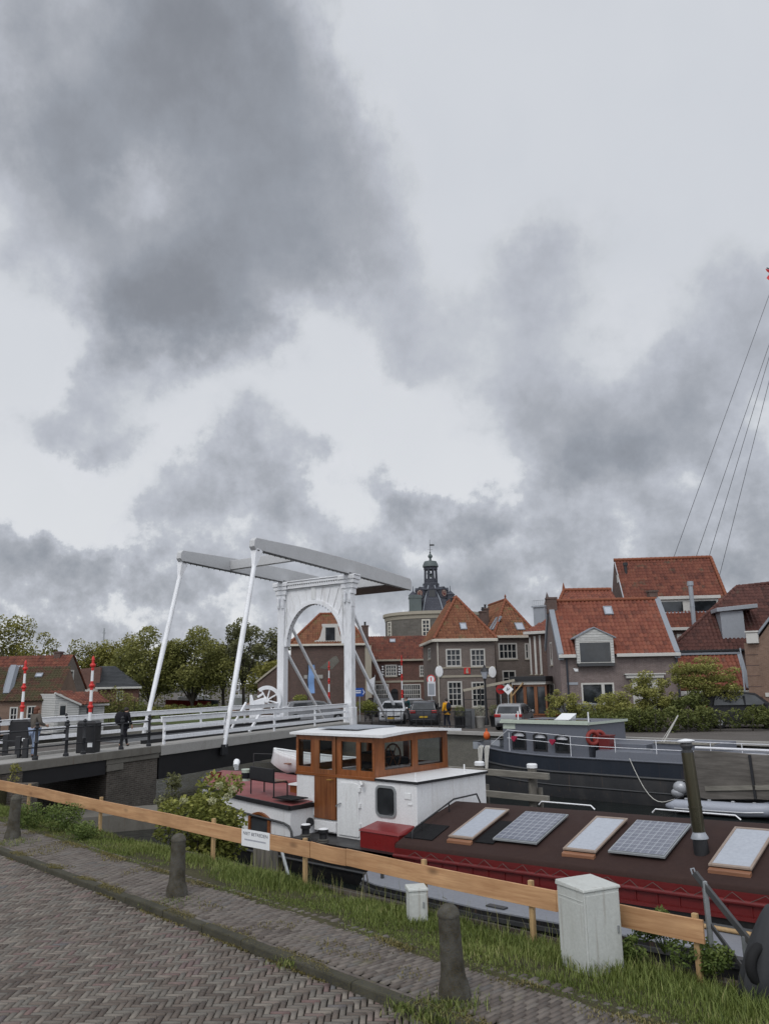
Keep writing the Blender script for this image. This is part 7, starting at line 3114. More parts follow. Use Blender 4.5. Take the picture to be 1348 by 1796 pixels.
# ------------------------------------------------------------------ long low building with shutters
fr, W = Fr2((638, 1158, 75), (752, 1158, 75), ZF)
h = house('tiled_hall', 'long low red brick building with brown tiled roof and black shutters', fr, 'building')
H, D = fr.y_(700, 1158, 0).z, 9
ws = [(pxrect(fr, 675, 1166, 696, 1186), 4, 3), (pxrect(fr, 735, 1167, 744, 1186), 2, 3), (pxrect(fr, 658, 1200, 682, 1228), 6, 3), (pxrect(fr, 704, 1200, 738, 1228), 8, 3)]
dr = pxrect(fr, 685, 1214, 699, 1262)
body(h, W, D, H, 'br_red', [w[0] for w in ws] + [dr])
for (x0, x1, z0, z1), nx, nz in ws: window(h, FRONT, x0, x1, z0, z1, nx, nz, .10, .06)
x0, x1, z0, z1 = ws[0][0]
for a, b in ((x0 - .42, x0 - .02), (x1 + .02, x1 + .42)):
    mb = MB(); mb.box(a, b, -.06, -.01, z0, z1); sh_ = obj('shutter', mb, M['shutter'], h)
    mb = MB()
    cx = (a + b) / 2
    for k in range(2):
        zc = z0 + (z1 - z0) * (.27 + .46 * k)
        mb.prism([(cx - .12, zc - .18), (cx + .12, zc - .18), (cx, zc)], -.075, -.061, 'y')
        mb.prism([(cx - .12, zc + .18), (cx, zc), (cx + .12, zc + .18)], -.075, -.061, 'y')
    obj('shutter_emblem', mb, M['sign'], sh_)
mb = MB(); mb.box(dr[0], dr[1], .10, .14, dr[2], dr[3]); obj('door', mb, M['black'], h)
n = 10
mb = MB(); cx, rw = (dr[0] + dr[1]) / 2, (dr[1] - dr[0]) / 2
mb.prism([(cx - rw, dr[3])] + [(cx - rw * math.cos(PI * i / n), dr[3] + rw * .9 * math.sin(PI * i / n)) for i in range(1, n)] + [(cx + rw, dr[3])], -.03, -.002, 'y'); obj('door_arch', mb, M['black'], h)
az_ = fr.y_(690, 1116, 3.6).z
mb = MB()
tiles(mb, [(-ov, -ov, H + .05), (W + ov, -ov, H + .05), (W + ov, 3.6, az_), (-ov, 3.6, az_)], (1, 0, 0), seed=11)
tiles(mb, [(-ov, D, H + .05), (W + ov, D, H + .05), (W + ov, 3.6, az_), (-ov, 3.6, az_)], (1, 0, 0), seed=12)
obj('roof', mb, M['tile_red'], h, smooth=40)
gutter(h, (-ov, -ov - .04, H), (W + ov, -ov - .04, H), 'stone_band', .18, .16)
z = fr.y_(700, 1197, 0).z
mb = MB(); mb.box(.4, W, -.06, -.002, z, z + .18); obj('lintel_band', mb, M['stone_band'], h)
sl = Vector((0, 3.6 + ov, az_ - H - .05)).normalized()
x0, x1, z0, z1 = pxrect(fr, 683, 1120, 692, 1128, 3.0)
yy = (z0 - H - .05) / (az_ - H - .05) * (3.6 + ov) - ov
skylight(h, (x0, yy, z0), (1, 0, 0), sl, .55, .6)

# ------------------------------------------------------------------ narrow house with tall white windows
fr, W = Fr2((926, 1115, 56.5), (962, 1112, 55.5), ZF)
h = house('brick_house', 'narrow brick house with three tall white window frames and grey roof box', fr)
H, D = fr.y_(940, 1110, 0).z, 6
ws = [pxrect(fr, 927, 1118, 933, 1182), pxrect(fr, 935, 1116, 942, 1182), pxrect(fr, 944, 1114, 951, 1182)]
body(h, W, D, H, 'br_dark', ws)
for x0, x1, z0, z1 in ws: window(h, FRONT, x0, x1, z0, z1, 1, 2, .09, .05)
gutter(h, (-.2, -.22, H), (W + .1, -.22, H), 'winwhite', .34, .2)
az_ = fr.y_(955, 1082, 2.4).z
mb = MB(); tiles(mb, [(-.2, -.25, H + .1), (W + .1, -.25, H + .1), (W + .1, 2.4, az_), (W * .45, 2.4, az_)], (1, 0, 0), seed=14)
obj('roof', mb, M['tile_orange'], h, smooth=40)
x0, x1, z0, z1 = pxrect(fr, 936, 1066, 958, 1104, 2.6)
mb = MB(); mb.box(x0, x1, 2.45, 5, z0 - 1, z1); mb.box(x0 - .1, x1 + .1, 2.35, 5.1, z1 + .002, z1 + .12)
obj('roof_box', mb, M['zinc'], h)
mb = MB()
for i in range(7): mb.tube([(x0 + (x1 - x0) * i / 6, 2.42, z1 + .12), (x0 + (x1 - x0) * i / 6, 2.42, z1 + .5)], .012, 4)
mb.tube([(x0, 2.42, z1 + .5), (x1, 2.42, z1 + .5)], .015, 4)
obj('roof_rail', mb, M['steel'], h)

# ------------------------------------------------------------------ glazed cafe front
fr, W = Fr2((900, 1190, 53.5), (957, 1190, 52.5), ZF)
h = house('cafe_annex', 'glazed cafe annex with flat black roof edge, timber posts and bluish glass', fr, 'building')
H = fr.y_(930, 1186, 0).z
mb = MB(); mb.box(-.2, W + .05, -.3, 3.2, H - .32, H); obj('roof', mb, M['black'], h, bevel=.02)
mb = MB(); mb.box(-.1, W, -.18, 3, H - .52, H - .325); obj('lintel', mb, M['winwhite'], h)
mb = MB(); mb.box(0, W, .0, 3, -.3, .55); obj('base_wall', mb, M['br_red'], h)
n = 3
for i in range(n):
    a, b = W * i / n, W * (i + 1) / n
    mb = MB()
    mb.box(a, a + .10, -.05, .08, .56, H - .53); mb.box(b - .10, b - .002, -.05, .08, .56, H - .53); mb.box(a + .101, b - .101, -.05, .08, .56, .66); mb.box(a + .101, b - .101, -.05, .08, H - .66, H - .53)
    f = obj('glazing_frame', mb, M['doorwood'], h)
    mb = MB(); mb.quad((a + .08, .03, .62), (b - .08, .03, .62), (b - .08, .03, H - .6), (a + .08, .03, H - .6)); obj('pane', mb, M['glass_boat'], f)
mb = MB(); mb.tube([(-.05, -.5, -.2), (-.05, -.5, H - .5)], .07, 8); mb.tube([(-.05, -.5, H - 1.3), (.7, -.2, H - .4)], .05, 6); obj('timber_post', mb, M['postwood'], h)

# ------------------------------------------------------------------ main orange roofed house on the right
fr, W = Fr2((981, 1150, 50), (1187, 1146, 49.6), ZF)
h = house('brick_house', 'wide mauve brick house with bright orange roof and white pedimented dormer, on the right', fr)
H, D = fr.y_(1080, 1149, 0).z, 6.4
big = pxrect(fr, 1018, 1198, 1079, 1244)
rw_ = pxrect(fr, 1121, 1190, 1141, 1245)
lw = [pxrect_x(fr, 963, 1127, 969, 1166), pxrect_x(fr, 963, 1199, 974, 1252)]
yr = 3.2
az_ = fr.y_(1055, 1054, yr).z
body(h, W, D, H, 'br_mauve', [big, rw_], lw, gable=(az_, yr))
window(h, FRONT, *big, 1, 1, .10, .08)
xm = fr.y_(1057, 1210, 0).x
mb = MB(); pbox(mb, FRONT, xm - .09, xm + .09, big[2] + .1, big[3] - .1, -.09, .012); obj('window_mullion', mb, M['winwhite'], h)
window(h, FRONT, *rw_, 1, 2, .08, .09, zsplit=.62)
LEFT = pmap((0, 0, 0), (0, 1, 0), (-1, 0, 0))
for q in lw: window(h, LEFT, *q, 2, 2, .08, .05)
x0, x1, z0, z1 = rw_
mb = MB()
for a, b in ((x0 - .50, x0 - .03), (x1 + .03, x1 + .50)): mb.box(a, b, -.14, -.002, -.2, z1 + .02)
mb.box(x0 - .85, x1 + .85, -.30, -.002, z1 + .022, z1 + .22)
mb.box(x0 - .95, x1 + .95, -.38, -.002, z1 + .222, z1 + .30)
obj('window_surround', mb, M['winwhite'], h, bevel=.015)
mb = MB()
tiles(mb, [(.12, -ov, H + .05), (W - .12, -ov, H + .05), (W - .12, yr, az_), (.12, yr, az_)], (1, 0, 0), .26, .34, seed=15, amp=.055)
tiles(mb, [(.12, D + ov, H + .05), (W - .12, D + ov, H + .05), (W - .12, yr, az_), (.12, yr, az_)], (1, 0, 0), .26, .34, seed=16)
rf = obj('roof', mb, M['tile_orange'], h, smooth=40)
mb = MB(); ridge(mb, (.1, yr, az_ + .08), (W - .1, yr, az_ + .08)); obj('ridge_tiles', mb, M['terracotta_flat'], rf, smooth=50)
for x in (-.12, W - .22):
    mb = MB()
    mb.hexa([(x, -.18, H - .25), (x + .34, -.18, H - .25), (x + .34, yr, az_ - .3), (x, yr, az_ - .3), (x, -.18, H + .18), (x + .34, -.18, H + .18), (x + .34, yr, az_ + .16), (x, yr, az_ + .16)])
    mb.hexa([(x, yr, az_ - .3), (x + .34, yr, az_ - .3), (x + .34, D, H - .25), (x, D, H - .25), (x, yr, az_ + .16), (x + .34, yr, az_ + .16), (x + .34, D, H + .18), (x, D, H + .18)])
    obj('verge_flashing', mb, M['lead'], rf, bevel=.015)
_g0, _g1 = fr.y_(1008, 1150, 0).x, fr.y_(1079, 1150, 0).x
gutter(h, (-.1, -ov - .10, H - .02), (_g0, -ov - .10, H - .02), 'winwhite', .22, .2)
gutter(h, (_g1, -ov - .10, H - .02), (W + .1, -ov - .10, H - .02), 'winwhite', .22, .2)
chimney(h, .1, yr - .35, az_ - .8, fr.y_(966, 1048, yr - .4).z, .62, .62, pot=False)
chimney(h, W - .25, yr + .3, az_ - .8, fr.y_(1144, 1035, yr).z, .55, .6, pot=False)
sl = Vector((0, yr + ov, az_ - H - .05)).normalized()
x0, x1, z0, z1 = pxrect(fr, 1057, 1067, 1073, 1080, 2.6)
yy = (z0 - H - .05) / (az_ - H - .05) * (yr + ov) - ov
skylight(h, (x0, yy, z0), (1, 0, 0), sl, x1 - x0, .78)
# dormer
x0, x1, z0, z1 = pxrect(fr, 1013, 1126, 1073, 1162, -.27)
pk = fr.y_(1042, 1102, -.27).z
ze_ = fr.y_(1042, 1120, -.27).z
mb = MB()
cx = (x0 + x1) / 2
mb.box(x0, x1, -.28, 2.6, z0 + .3, z1 + .02)
mb.prism([(x0 - .16, ze_), (x1 + .16, ze_), (x1 + .16, ze_ + .08), (cx, pk), (x0 - .16, ze_ + .08)], -.34, 3.0, 'y')
mb.box(x0 - .14, x0 + .02, -.33, .1, z0 - .02, ze_ - .003); mb.box(x1 - .02, x1 + .14, -.33, .1, z0 - .02, ze_ - .003)
mb.box(x0 + .021, x1 - .021, -.33, .1, z1 + .022, ze_ - .003)
dm = obj('dormer', mb, M['board'], h)
window(dm, pmap((0, -.31, 0), (1, 0, 0), (0, -1, 0)), x0 + .02, x1 - .02, z0, z1, 2, 1, .10, .10, depth=.0, sill=False, glass='glass')
mb = MB()
mb.hexa([(x0 - .3, -.42, ze_ + .0), (cx, -.42, pk + .02), (cx, 3.0, pk + .02), (x0 - .3, 3.0, ze_ + .0), (x0 - .3, -.42, ze_ + .07), (cx, -.42, pk + .09), (cx, 3.0, pk + .09), (x0 - .3, 3.0, ze_ + .07)])
mb.hexa([(cx, -.42, pk + .02), (x1 + .3, -.42, ze_), (x1 + .3, 3.0, ze_), (cx, 3.0, pk + .02), (cx, -.42, pk + .09), (x1 + .3, -.42, ze_ + .07), (x1 + .3, 3.0, ze_ + .07), (cx, 3.0, pk + .09)])
obj('dormer_roof', mb, M['lead'], dm)
mb = MB(); mb.box(x0 - .1, x1 + .1, -.38, -.002, z0 - .20, z0 - .02); obj('dormer_sill', mb, M['darksteel'], dm)
for x in (.38, W - .12):
    mb = MB(); mb.tube([(x, -.10, H - .1), (x, -.10, -.2)], .055, 7); obj('drainpipe', mb, M['bluehull'], h)
x0, x1, z0, z1 = pxrect(fr, 993, 1197, 1013, 1201)
mb = MB(); mb.box(x0, x1, -.03, -.002, z0, z1); obj('street_name_plate', mb, M['zinc'], h)
x0, x1, z0, z1 = pxrect(fr, 1004, 1172, 1013, 1178)
mb = MB(); mb.prism([(x0, z1), (x0 + .1, z0 + .02), (x1, z0), (x1, z1 - .04)], -.05, -.002, 'y'); obj('wall_ornament', mb, M['sign'], h)

# ------------------------------------------------------------------ orange roof right behind it
fr, W = Fr2((972, 1060, 60), (1090, 1056, 60), ZF)
h = house('brick_house', 'orange tiled roof of a house directly behind the ridge of the mauve brick house', fr)
H = fr.y_(1030, 1075, 0).z
az_ = fr.y_(1030, 1036, 2.6).z
body(h, W, 5.4, H, 'br_mauve', gable=(az_, 2.7))
mb = MB()
a0 = fr.y_(988, 1036, 2.6).x
tiles(mb, [(-.1, -ov, H + .05), (W, -ov, H + .05), (W, 2.6, az_), (a0, 2.6, az_)], (1, 0, 0), .28, .34, seed=18, amp=.055)
rf = obj('roof', mb, M['tile_orange'], h, smooth=40)
mb = MB(); ridge(mb, (a0, 2.6, az_ + .08), (W, 2.6, az_ + .08), .14); ridge(mb, (-.1, -ov, H + .1), (a0, 2.6, az_ + .08)); mb.lathe([(.14, az_), (.1, az_ + .3), (.02, az_ + .65)], 8, (a0, 2.6, 0)); obj('ridge_tiles', mb, M['terracotta_flat'], rf, smooth=50)

# ------------------------------------------------------------------ tall house behind with long dormer and steel flue
fr, W = Fr2((1075, 1090, 62), (1290, 1084, 61), ZF)
h = house('tall_brick_house', 'tall house behind with big dull red roof, long white dormer and steel flue pipe', fr)
H = fr.y_(1200, 1103, 0).z
yr = 5.0
rl, rr = fr.y_(1078, 984, yr), fr.y_(1246, 982, yr)
az_ = rl.z
x_s = rl.x - .1
mb = MB()
wall(mb, (0, 0, 0), (1, 0, 0), (0, -1, 0), x_s, W, -.3, H, [pxrect(fr, 1186, 1112, 1203, 1152)], .12)
mb.poly([(x_s, 0, -.3), (x_s, 0, H), (x_s, yr, az_), (x_s, 10, H), (x_s, 10, -.3)])
mb.poly([(W, 0, -.3), (W, 0, H), (W, 10, H), (W, 10, -.3)])
obj('wall', mb, M['br_dark'], h)
mb = MB()
tiles(mb, [(x_s + .05, -ov, H + .05), (W + .05, -ov, H + .05), (rr.x, yr, az_), (x_s + .05, yr, az_)], (1, 0, 0), .27, .36, seed=20, amp=.05)
tiles(mb, [(W + .05, -ov, H + .05), (W + .05, 10, H + .05), (rr.x, yr, az_)], (0, 1, 0), .27, .36, seed=21)
rf = obj('roof', mb, M['tile_red'], h, smooth=40)
mb = MB(); ridge(mb, (x_s, yr, az_ + .08), (rr.x, yr, az_ + .08), .14); ridge(mb, (W + .05, -ov, H + .1), (rr.x, yr, az_ + .08), .12); obj('ridge_tiles', mb, M['terracotta_flat'], rf, smooth=50)
x0, x1, z0, z1 = pxrect(fr, 1150, 1052, 1260, 1086, .9)
mb = MB(); mb.box(x0 - .1, x1 + .1, .95, 4.4, z0 - .1, z1); mb.box(x0 - .25, x1 + .25, .75, 4.5, z1 + .002, z1 + .24)
dm = obj('dormer', mb, M['winwhite'], h)
xm = (x0 + x1) / 2
for a, b in ((x0, xm - .25), (xm + .25, x1)): window(dm, pmap((0, .95, 0), (1, 0, 0), (0, -1, 0)), a, b, z0 + .05, z1 - .12, 2, 1, .12, .12, depth=0.0, sill=False, curtain=.0, glass='glass')
mb = MB(); mb.box(x0 + .1, x1 - .1, .86, .90, z0 + .25, z0 + .62); obj('balcony_panel', mb, M['glass_sky'], dm)
gutter(h, (fr.y_(1170, 1103, -.1).x, -ov - .08, H), (W, -ov - .08, H), 'winwhite', .2, .22)
window(h, FRONT, *pxrect(fr, 1186, 1112, 1203, 1152), 1, 1, .22, .1)
p = fr.y_(1210, 1030, -.35); q = fr.y_(1217, 1146, -.35)
mb = MB(); mb.tube([(p.x, -.35, q.z), (p.x, -.35, p.z)], .17, 12)
fl = obj('flue', mb, M['zinc'], h, smooth=50)
mb = MB(); mb.tube([(p.x, -.35, p.z), (p.x, -.35, p.z + .1), (p.x, -.35, p.z + .12), (p.x, -.35, p.z + .45)], [.17, .17, .24, .24], 12); obj('flue_cap', mb, M['zinc'], fl, smooth=50)
mb = MB(); mb.tube([(p.x, -.35, p.z - 1.5), (p.x, -.35, p.z - 1.42)], .19, 12); obj('flue_band', mb, M['zinc'], fl, smooth=50)
mb = MB(); mb.tube([(p.x, -.35, q.z + .2), (p.x + .3, -.6, q.z - .1)], .17, 10); obj('flue_elbow', mb, M['zinc'], fl, smooth=50)
p = fr.y_(1096, 992, 4.0)
mb = MB(); mb.tube([(p.x, 4, p.z - .8), (p.x, 4, p.z)], .12, 8); mb.tube([(p.x, 4, p.z), (p.x, 4, p.z + .25)], .2, 8); obj('roof_vent', mb, M['blackiron'], rf)
x0, x1, z0, z1 = pxrect(fr, 1079, 1008, 1085, 1022, 3.8)
mb = MB(); mb.box(x_s - .04, x_s - .01, 3.3, 4.1, z0, z1); obj('gable_window', mb, M['winwhite'], h)

# ------------------------------------------------------------------ dark brown roof with grey dormer box, and the corner house
fr, W = Fr2((1240, 1140, 54), (1400, 1128, 53), ZF)
h = house('brick_house', 'house with dark brown tiled roof and a grey box dormer, at the right', fr)
H = fr.y_(1280, 1140, 0).z
az_ = fr.y_(1320, 1030, 4.0).z
mb = MB()
wall(mb, (0, 0, 0), (1, 0, 0), (0, -1, 0), -2.2, W, -.3, H)
obj('wall', mb, M['br_dark'], h)
x_r = fr.y_(1292, 1040, 4.0).x
mb = MB()
tiles(mb, [(-2.6, -ov, H + .02), (W, -ov, H + .02), (W, 4, az_ + .2), (x_r, 4, az_)], (1, 0, 0), .26, .32, seed=23)
rf = obj('roof', mb, M['tile_brown'], h, smooth=40)
mb = MB(); ridge(mb, (-2.6, -ov, H + .08), (x_r, 4, az_ + .08), .12); ridge(mb, (x_r, 4, az_ + .08), (W, 4, az_ + .28), .12); obj('ridge_tiles', mb, M['tile_brown'], rf, smooth=50)
x0, x1, z0, z1 = pxrect(fr, 1262, 1072, 1308, 1124, .4)
mb = MB(); mb.box(x0, x1, .45, 3.6, z0, z1)
dm = obj('dormer', mb, M['zinc'], h)
mb = MB(); mb.hexa([(x0 - .25, .2, z1 - .05), (x1 + .9, .2, z1 + .15), (x1 + .9, 3.8, z1 + .15), (x0 - .25, 3.8, z1 - .05), (x0 - .25, .2, z1 + .22), (x1 + .9, .2, z1 + .42), (x1 + .9, 3.8, z1 + .42), (x0 - .25, 3.8, z1 + .22)])
obj('dormer_roof', mb, M['zinc'], dm, bevel=.02)
gutter(h, (-2.6, -ov - .06, H - .05), (W * .4, -ov - .06, H - .02), 'blackiron', .16, .14)

fr, W = Fr2((1309, 1180, 49), (1430, 1172, 47), ZF)
h = house('brick_house', 'orange brown brick corner house with white corbel at the right edge', fr)
zc_ = fr.y_(1318, 1127, 0).z
mb = MB()
W = max(W, 8.5)
wall(mb, (0, 0, 0), (1, 0, 0), (0, -1, 0), 0, W, -.4, zc_)
mb.quad((0, 6, -.4), (0, 0, -.4), (0, 0, zc_), (0, 6, zc_)); mb.quad((W, 0, -.4), (W, 6, -.4), (W, 6, zc_), (W, 0, zc_))
a = fr.y_(1328, 1112, 0); b = fr.y_(1365, 1070, 0)
sl_ = (b.z - zc_ - .2) / (b.x - a.x)
apz = zc_ + .2 + sl_ * (W / 2 - a.x)
mb.poly([(a.x - .1, 0, zc_), (W - a.x + .1, 0, zc_), (W - a.x, 0, zc_ + .2), (W / 2, 0, apz), (a.x, 0, zc_ + .2)])
obj('wall', mb, M['br_orange'], h)
mb = MB()
for sx in (0, 1):
    e_, m_ = (a.x - .4, W / 2) if not sx else (W - a.x + .4, W / 2)
    tiles(mb, [(e_, -.02, zc_ + .05), (e_, 6, zc_ + .05), (m_, 6, apz), (m_, -.02, apz)], (0, 1, 0), seed=27)
obj('roof', mb, M['tile_brown'], h, smooth=40)
x0, x1, z0, z1 = pxrect(fr, 1307, 1110, 1330, 1128, -.15)
mb = MB(); mb.box(x0, x1, -.28, .1, z0, z1); mb.box(x0 - .05, x1 + .05, -.34, .15, z1 + .002, z1 + .1); obj('corbel', mb, M['winwhite'], h, bevel=.02)
mb = MB()
zz = .3
while zz < zc_ - .4:
    mb.box(-.015, .72, -.012, -.002, zz, zz + .05); zz += .62
obj('stone_joints', mb, M['br_dark'], h)
mb = MB()
mb.beam((a.x - .4, -.05, zc_ + .02), (W / 2, -.05, apz + .05), .3, .12); mb.beam((W - a.x + .4, -.05, zc_ + .02), (W / 2, -.05, apz + .05), .3, .12); obj('verge', mb, M['lead'], h)
x0, x1, z0, z1 = pxrect(fr, 1341, 1215, 1352, 1222)
mb = MB(); mb.box(x0, x0 + 2, -.06, -.002, z0, z1); obj('lintel', mb, M['winwhite'], h)
mb = MB(); mb.tube([(-.22, -.1, zc_ - .3), (-.22, -.1, 0)], .05, 6); obj('drainpipe', mb, M['zinc'], h)

# ------------------------------------------------------------------ low outbuilding between them
fr, W = Fr2((1192, 1214, 51), (1309, 1211, 50.5), ZF)
h = house('outbuilding', 'low outbuilding with short orange roof, white eave board and dark door behind the feathery shrubs', fr, 'building')
H = fr.y_(1250, 1219, 0).z
dr = pxrect(fr, 1287, 1230, 1306, 1272)
body(h, W, 3.5, H, 'br_mauve', [dr])
mb = MB(); mb.box(dr[0] + .02, dr[1] - .02, .06, .12, -.3, dr[3]); d_ = obj('door', mb, M['bluehull'], h)
mb = MB(); mb.box((dr[0] + dr[1]) / 2, dr[1] - .12, .04, .058, dr[3] - 1.1, dr[3] - .2); obj('door_pane', mb, M['glass_boat'], d_)
mb = MB(); mb.box(-.1, W + .1, -.28, -.05, H - .02, H + .26); obj('eave_board', mb, M['winwhite'], h, bevel=.02)
a, b = fr.y_(1200, 1150, 2.2), fr.y_(1291, 1148, 2.2)
mb = MB(); tiles(mb, [(-.05, -.1, H + .3), (W, -.1, H + .3), (b.x + .1, 2.2, b.z), (a.x - .6, 2.2, a.z)], (1, 0, 0), .27, .34, seed=25, amp=.055)
rf = obj('roof', mb, M['tile_orange'], h, smooth=40)
mb = MB(); mb.beam((a.x - .6, 2.2, a.z + .1), (b.x + .15, 2.2, b.z + .1), .25, .14); mb.beam((b.x + .15, 2.2, b.z + .08), (W + .1, -.1, H + .38), .28, .10); obj('flashing', mb, M['lead'], rf)

# ================================================================== houses on the left bank
fr, W = Fr2((-90, 1233, 57), (97, 1229, 58), ZF)
h = house('cottage', 'low brick cottage with mossy brown tiled roof on the left bank', fr)
H = fr.y_(50, 1230, 0).z
ws = [pxrect(fr, 18, 1240, 30, 1268), pxrect(fr, 48, 1238, 62, 1266)]
az_ = fr.y_(40, 1170, 3.6).z
body(h, W, 7.2, H, 'br_orange', ws, gable=(az_, 3.6))
for q in ws: window(h, FRONT, *q, 2, 2, .09, .05)
mb = MB()
tiles(mb, [(-.1, -.25, H + .02), (W + .1, -.25, H + .02), (W + .1, 3.6, az_), (-.1, 3.6, az_)], (1, 0, 0), seed=30)
obj('roof', mb, M['tile_moss'], h, smooth=40)
mb = MB(); mb.tube([(fr.y_(14, 1200, .8).x, .7, H + .4), (fr.y_(20, 1180, 2).x, 2.6, H + 2.4)], .35, 6); obj('roof_valley', mb, M['lead'], h)
a = fr.y_(66, 1178, 2.9)
sl = Vector((0, 3.85, az_ - H)).normalized()
skylight(h, (a.x, 2.3, H + (az_ - H) * (2.55 / 3.85)), (1, 0, 0), sl, .5, .5)

a, b = PY(97, 1205, 62), PY(150, 1205, 66.5)
fr = Fr(a.x, a.y, ZF, math.atan2(b.y - a.y, b.x - a.x)); W = math.hypot(b.x - a.x, b.y - a.y)
h = house('gabled_house', 'grey brick gable house with dull red roof and white window, behind the mossy cottage', fr)
H = 2.7
az_ = PY(123, 1150, 64.2).z - ZF
Pm = FRONT
g = fr.y_(118, 1175, 0); g2 = fr.y_(127, 1196, 0)
wq = (min(g.x, g2.x), max(g.x, g2.x), g2.z, g.z)
mb = MB()
wall(mb, (0, 0, 0), (1, 0, 0), (0, -1, 0), 0, W, -.3, H)
mb.poly([(0, 0, H), (W, 0, H), (W / 2, 0, az_)])
mb.quad((0, 9, -.3), (0, 0, -.3), (0, 0, H), (0, 9, H)); mb.quad((W, 0, -.3), (W, 9, -.3), (W, 9, H), (W, 0, H))
obj('wall', mb, M['br_grey'], h)
window(h, lambda x, z, d=0: FRONT(x, z, d + .10), *wq, 2, 1, .12, .08)
mb = MB()
tiles(mb, [(-.15, -.1, H - .1), (-.15, 9, H - .1), (W / 2, 9, az_ + .05), (W / 2, -.1, az_ + .05)], (0, 1, 0), seed=31)
tiles(mb, [(W + .15, -.1, H - .1), (W + .15, 9, H - .1), (W / 2, 9, az_ + .05), (W / 2, -.1, az_ + .05)], (0, 1, 0), seed=32)
obj('roof', mb, M['tile_red'], h, smooth=40)
sv = Vector((-(-.15) + W / 2, 0, az_ - H)).normalized()
skylight(h, Vector((-.15, 4.4, H - .1)) + sv * 2.0, (0, -1, 0), sv, .7, .6)
chimney(h, W / 2, 1.2, az_ - .3, az_ + .35, .5, .5, pot=False)

fr, W = Fr2((97, 1240, 55.5), (139, 1240, 56.5), ZF)
h = house('garden_shed', 'white weatherboarded shed with paned door and brown roof on the left bank', fr, 'shed')
zl_, zr_ = fr.y_(97, 1217, 0).z, fr.y_(138, 1237, 0).z
dr = pxrect(fr, 104, 1232, 117, 1262)
mb = MB()
wall(mb, (0, 0, 0), (1, 0, 0), (0, -1, 0), 0, W, -.3, zr_, [(dr[0], dr[1], dr[2], min(dr[3], zr_ - .01))], .06)
mb.poly([(0, 0, zr_), (W, 0, zr_), (.3, 0, zl_), (0, 0, zl_)])
W2 = fr.y_(181, 1240, 1.2).x
wall(mb, (W, .9, 0), (1, 0, 0), (0, -1, 0), 0, W2 - W, -.3, zr_)
mb.quad((W, 0, -.3), (W, .9, -.3), (W, .9, zr_), (W, 0, zr_)); mb.quad((W2, .9, -.3), (W2, 4, -.3), (W2, 4, zr_), (W2, .9, zr_)); mb.quad((0, 4, -.3), (0, 0, -.3), (0, 0, zl_), (0, 4, zl_))
obj('wall', mb, M['board'], h)
window(h, FRONT, dr[0], dr[1], max(0, dr[3] - .95), dr[3] - .03, 2, 2, .09, .05, sill=False, depth=.05, name='door_window')
mb = MB(); mb.box(dr[0], dr[1], .0, .05, -.3, max(0, dr[3] - .96)); obj('door', mb, M['winwhite'], h)
q = pxrect(fr, 152, 1238, 164, 1251, .85)
window(h, lambda x, z, d=0: FRONT(x, z, d) + Vector((0, .9, 0)), *q, 3, 2, .06, .04, sill=False, depth=-.01)
mb = MB()
zt_ = fr.y_(140, 1213, 2.6).z
tiles(mb, [(W - .1, -.1, zr_ + .02), (W2 + .2, .75, zr_ + .02), (W2 + .05, 2.8, zt_ - .2), (.3, 2.6, zt_)], (1, .15, 0), seed=34)
obj('roof', mb, M['tile_red'], h, smooth=40)
gutter(h, (W - .1, .7, zr_), (W2 + .25, .7, zr_ - .02), 'winwhite', .16, .14)
mb = MB(); mb.beam((-.1, -.08, zl_ + .05), (W + .1, -.08, zr_ + .03), .2, .12); obj('verge', mb, M['winwhite'], h)

fr, W = Fr2((172, 1205, 76), (243, 1205, 77), ZF)
h = house('bungalow', 'red brick bungalow with dark slate hipped roof, right of the white shed', fr)
H = fr.y_(210, 1206, 0).z
ws = [pxrect(fr, 205, 1212, 216, 1228)]
body(h, W, 8, H, 'br_red', ws)
window(h, FRONT, *ws[0], 2, 1, .1, .06)
az_ = fr.y_(180, 1169, 4).z
mb = MB()
tiles(mb, [(-.2, -.3, H), (W + .3, -.3, H), (W * .35, 4, az_), (-.2, 4, az_)], (1, 0, 0), .3, .3, seed=36, flat=True)
tiles(mb, [(W + .3, -.3, H), (W + .3, 8, H), (W * .35, 4, az_)], (0, 1, 0), .3, .3, seed=37, flat=True)
obj('roof', mb, M['tile_slate'], h)
gutter(h, (-.2, -.35, H - .02), (W + .3, -.35, H - .02), 'winwhite', .2, .18)
mb = MB(); mb.box(-2.6, 0, .5, 6, -.3, H + .2); mb.prism([(-2.7, H + .2), (.1, H + .2), (.1, az_ - .1), (-2.0, az_ - .3)], .6, 6, 'y'); obj('side_wing', mb, M['br_red'], h)
mb = MB(); mb.box(-2.7, .15, .3, .5, H - .35, H - .05); obj('fascia', mb, M['winwhite'], h)
# ================================================================== cars
for nm, c in (('carblack', rgb(.012, .013, .016)), ('cardark', rgb(.035, .038, .045)), ('cargrey', rgb(.22, .225, .235)), ('carwhite', rgb(.52, .53, .55)), ('carred', rgb(.30, .012, .012))):
    M[nm] = m_paint(nm, c, .22, .12, None, 3, .2, 0)
M['vanblack'] = m_paint('van_black', rgb(.006, .006, .008), .5, .1, None, 3)
M['plate_y'] = m_paint('yellow_number_plate', rgb(.55, .36, .02), .5, .1, None, 6)


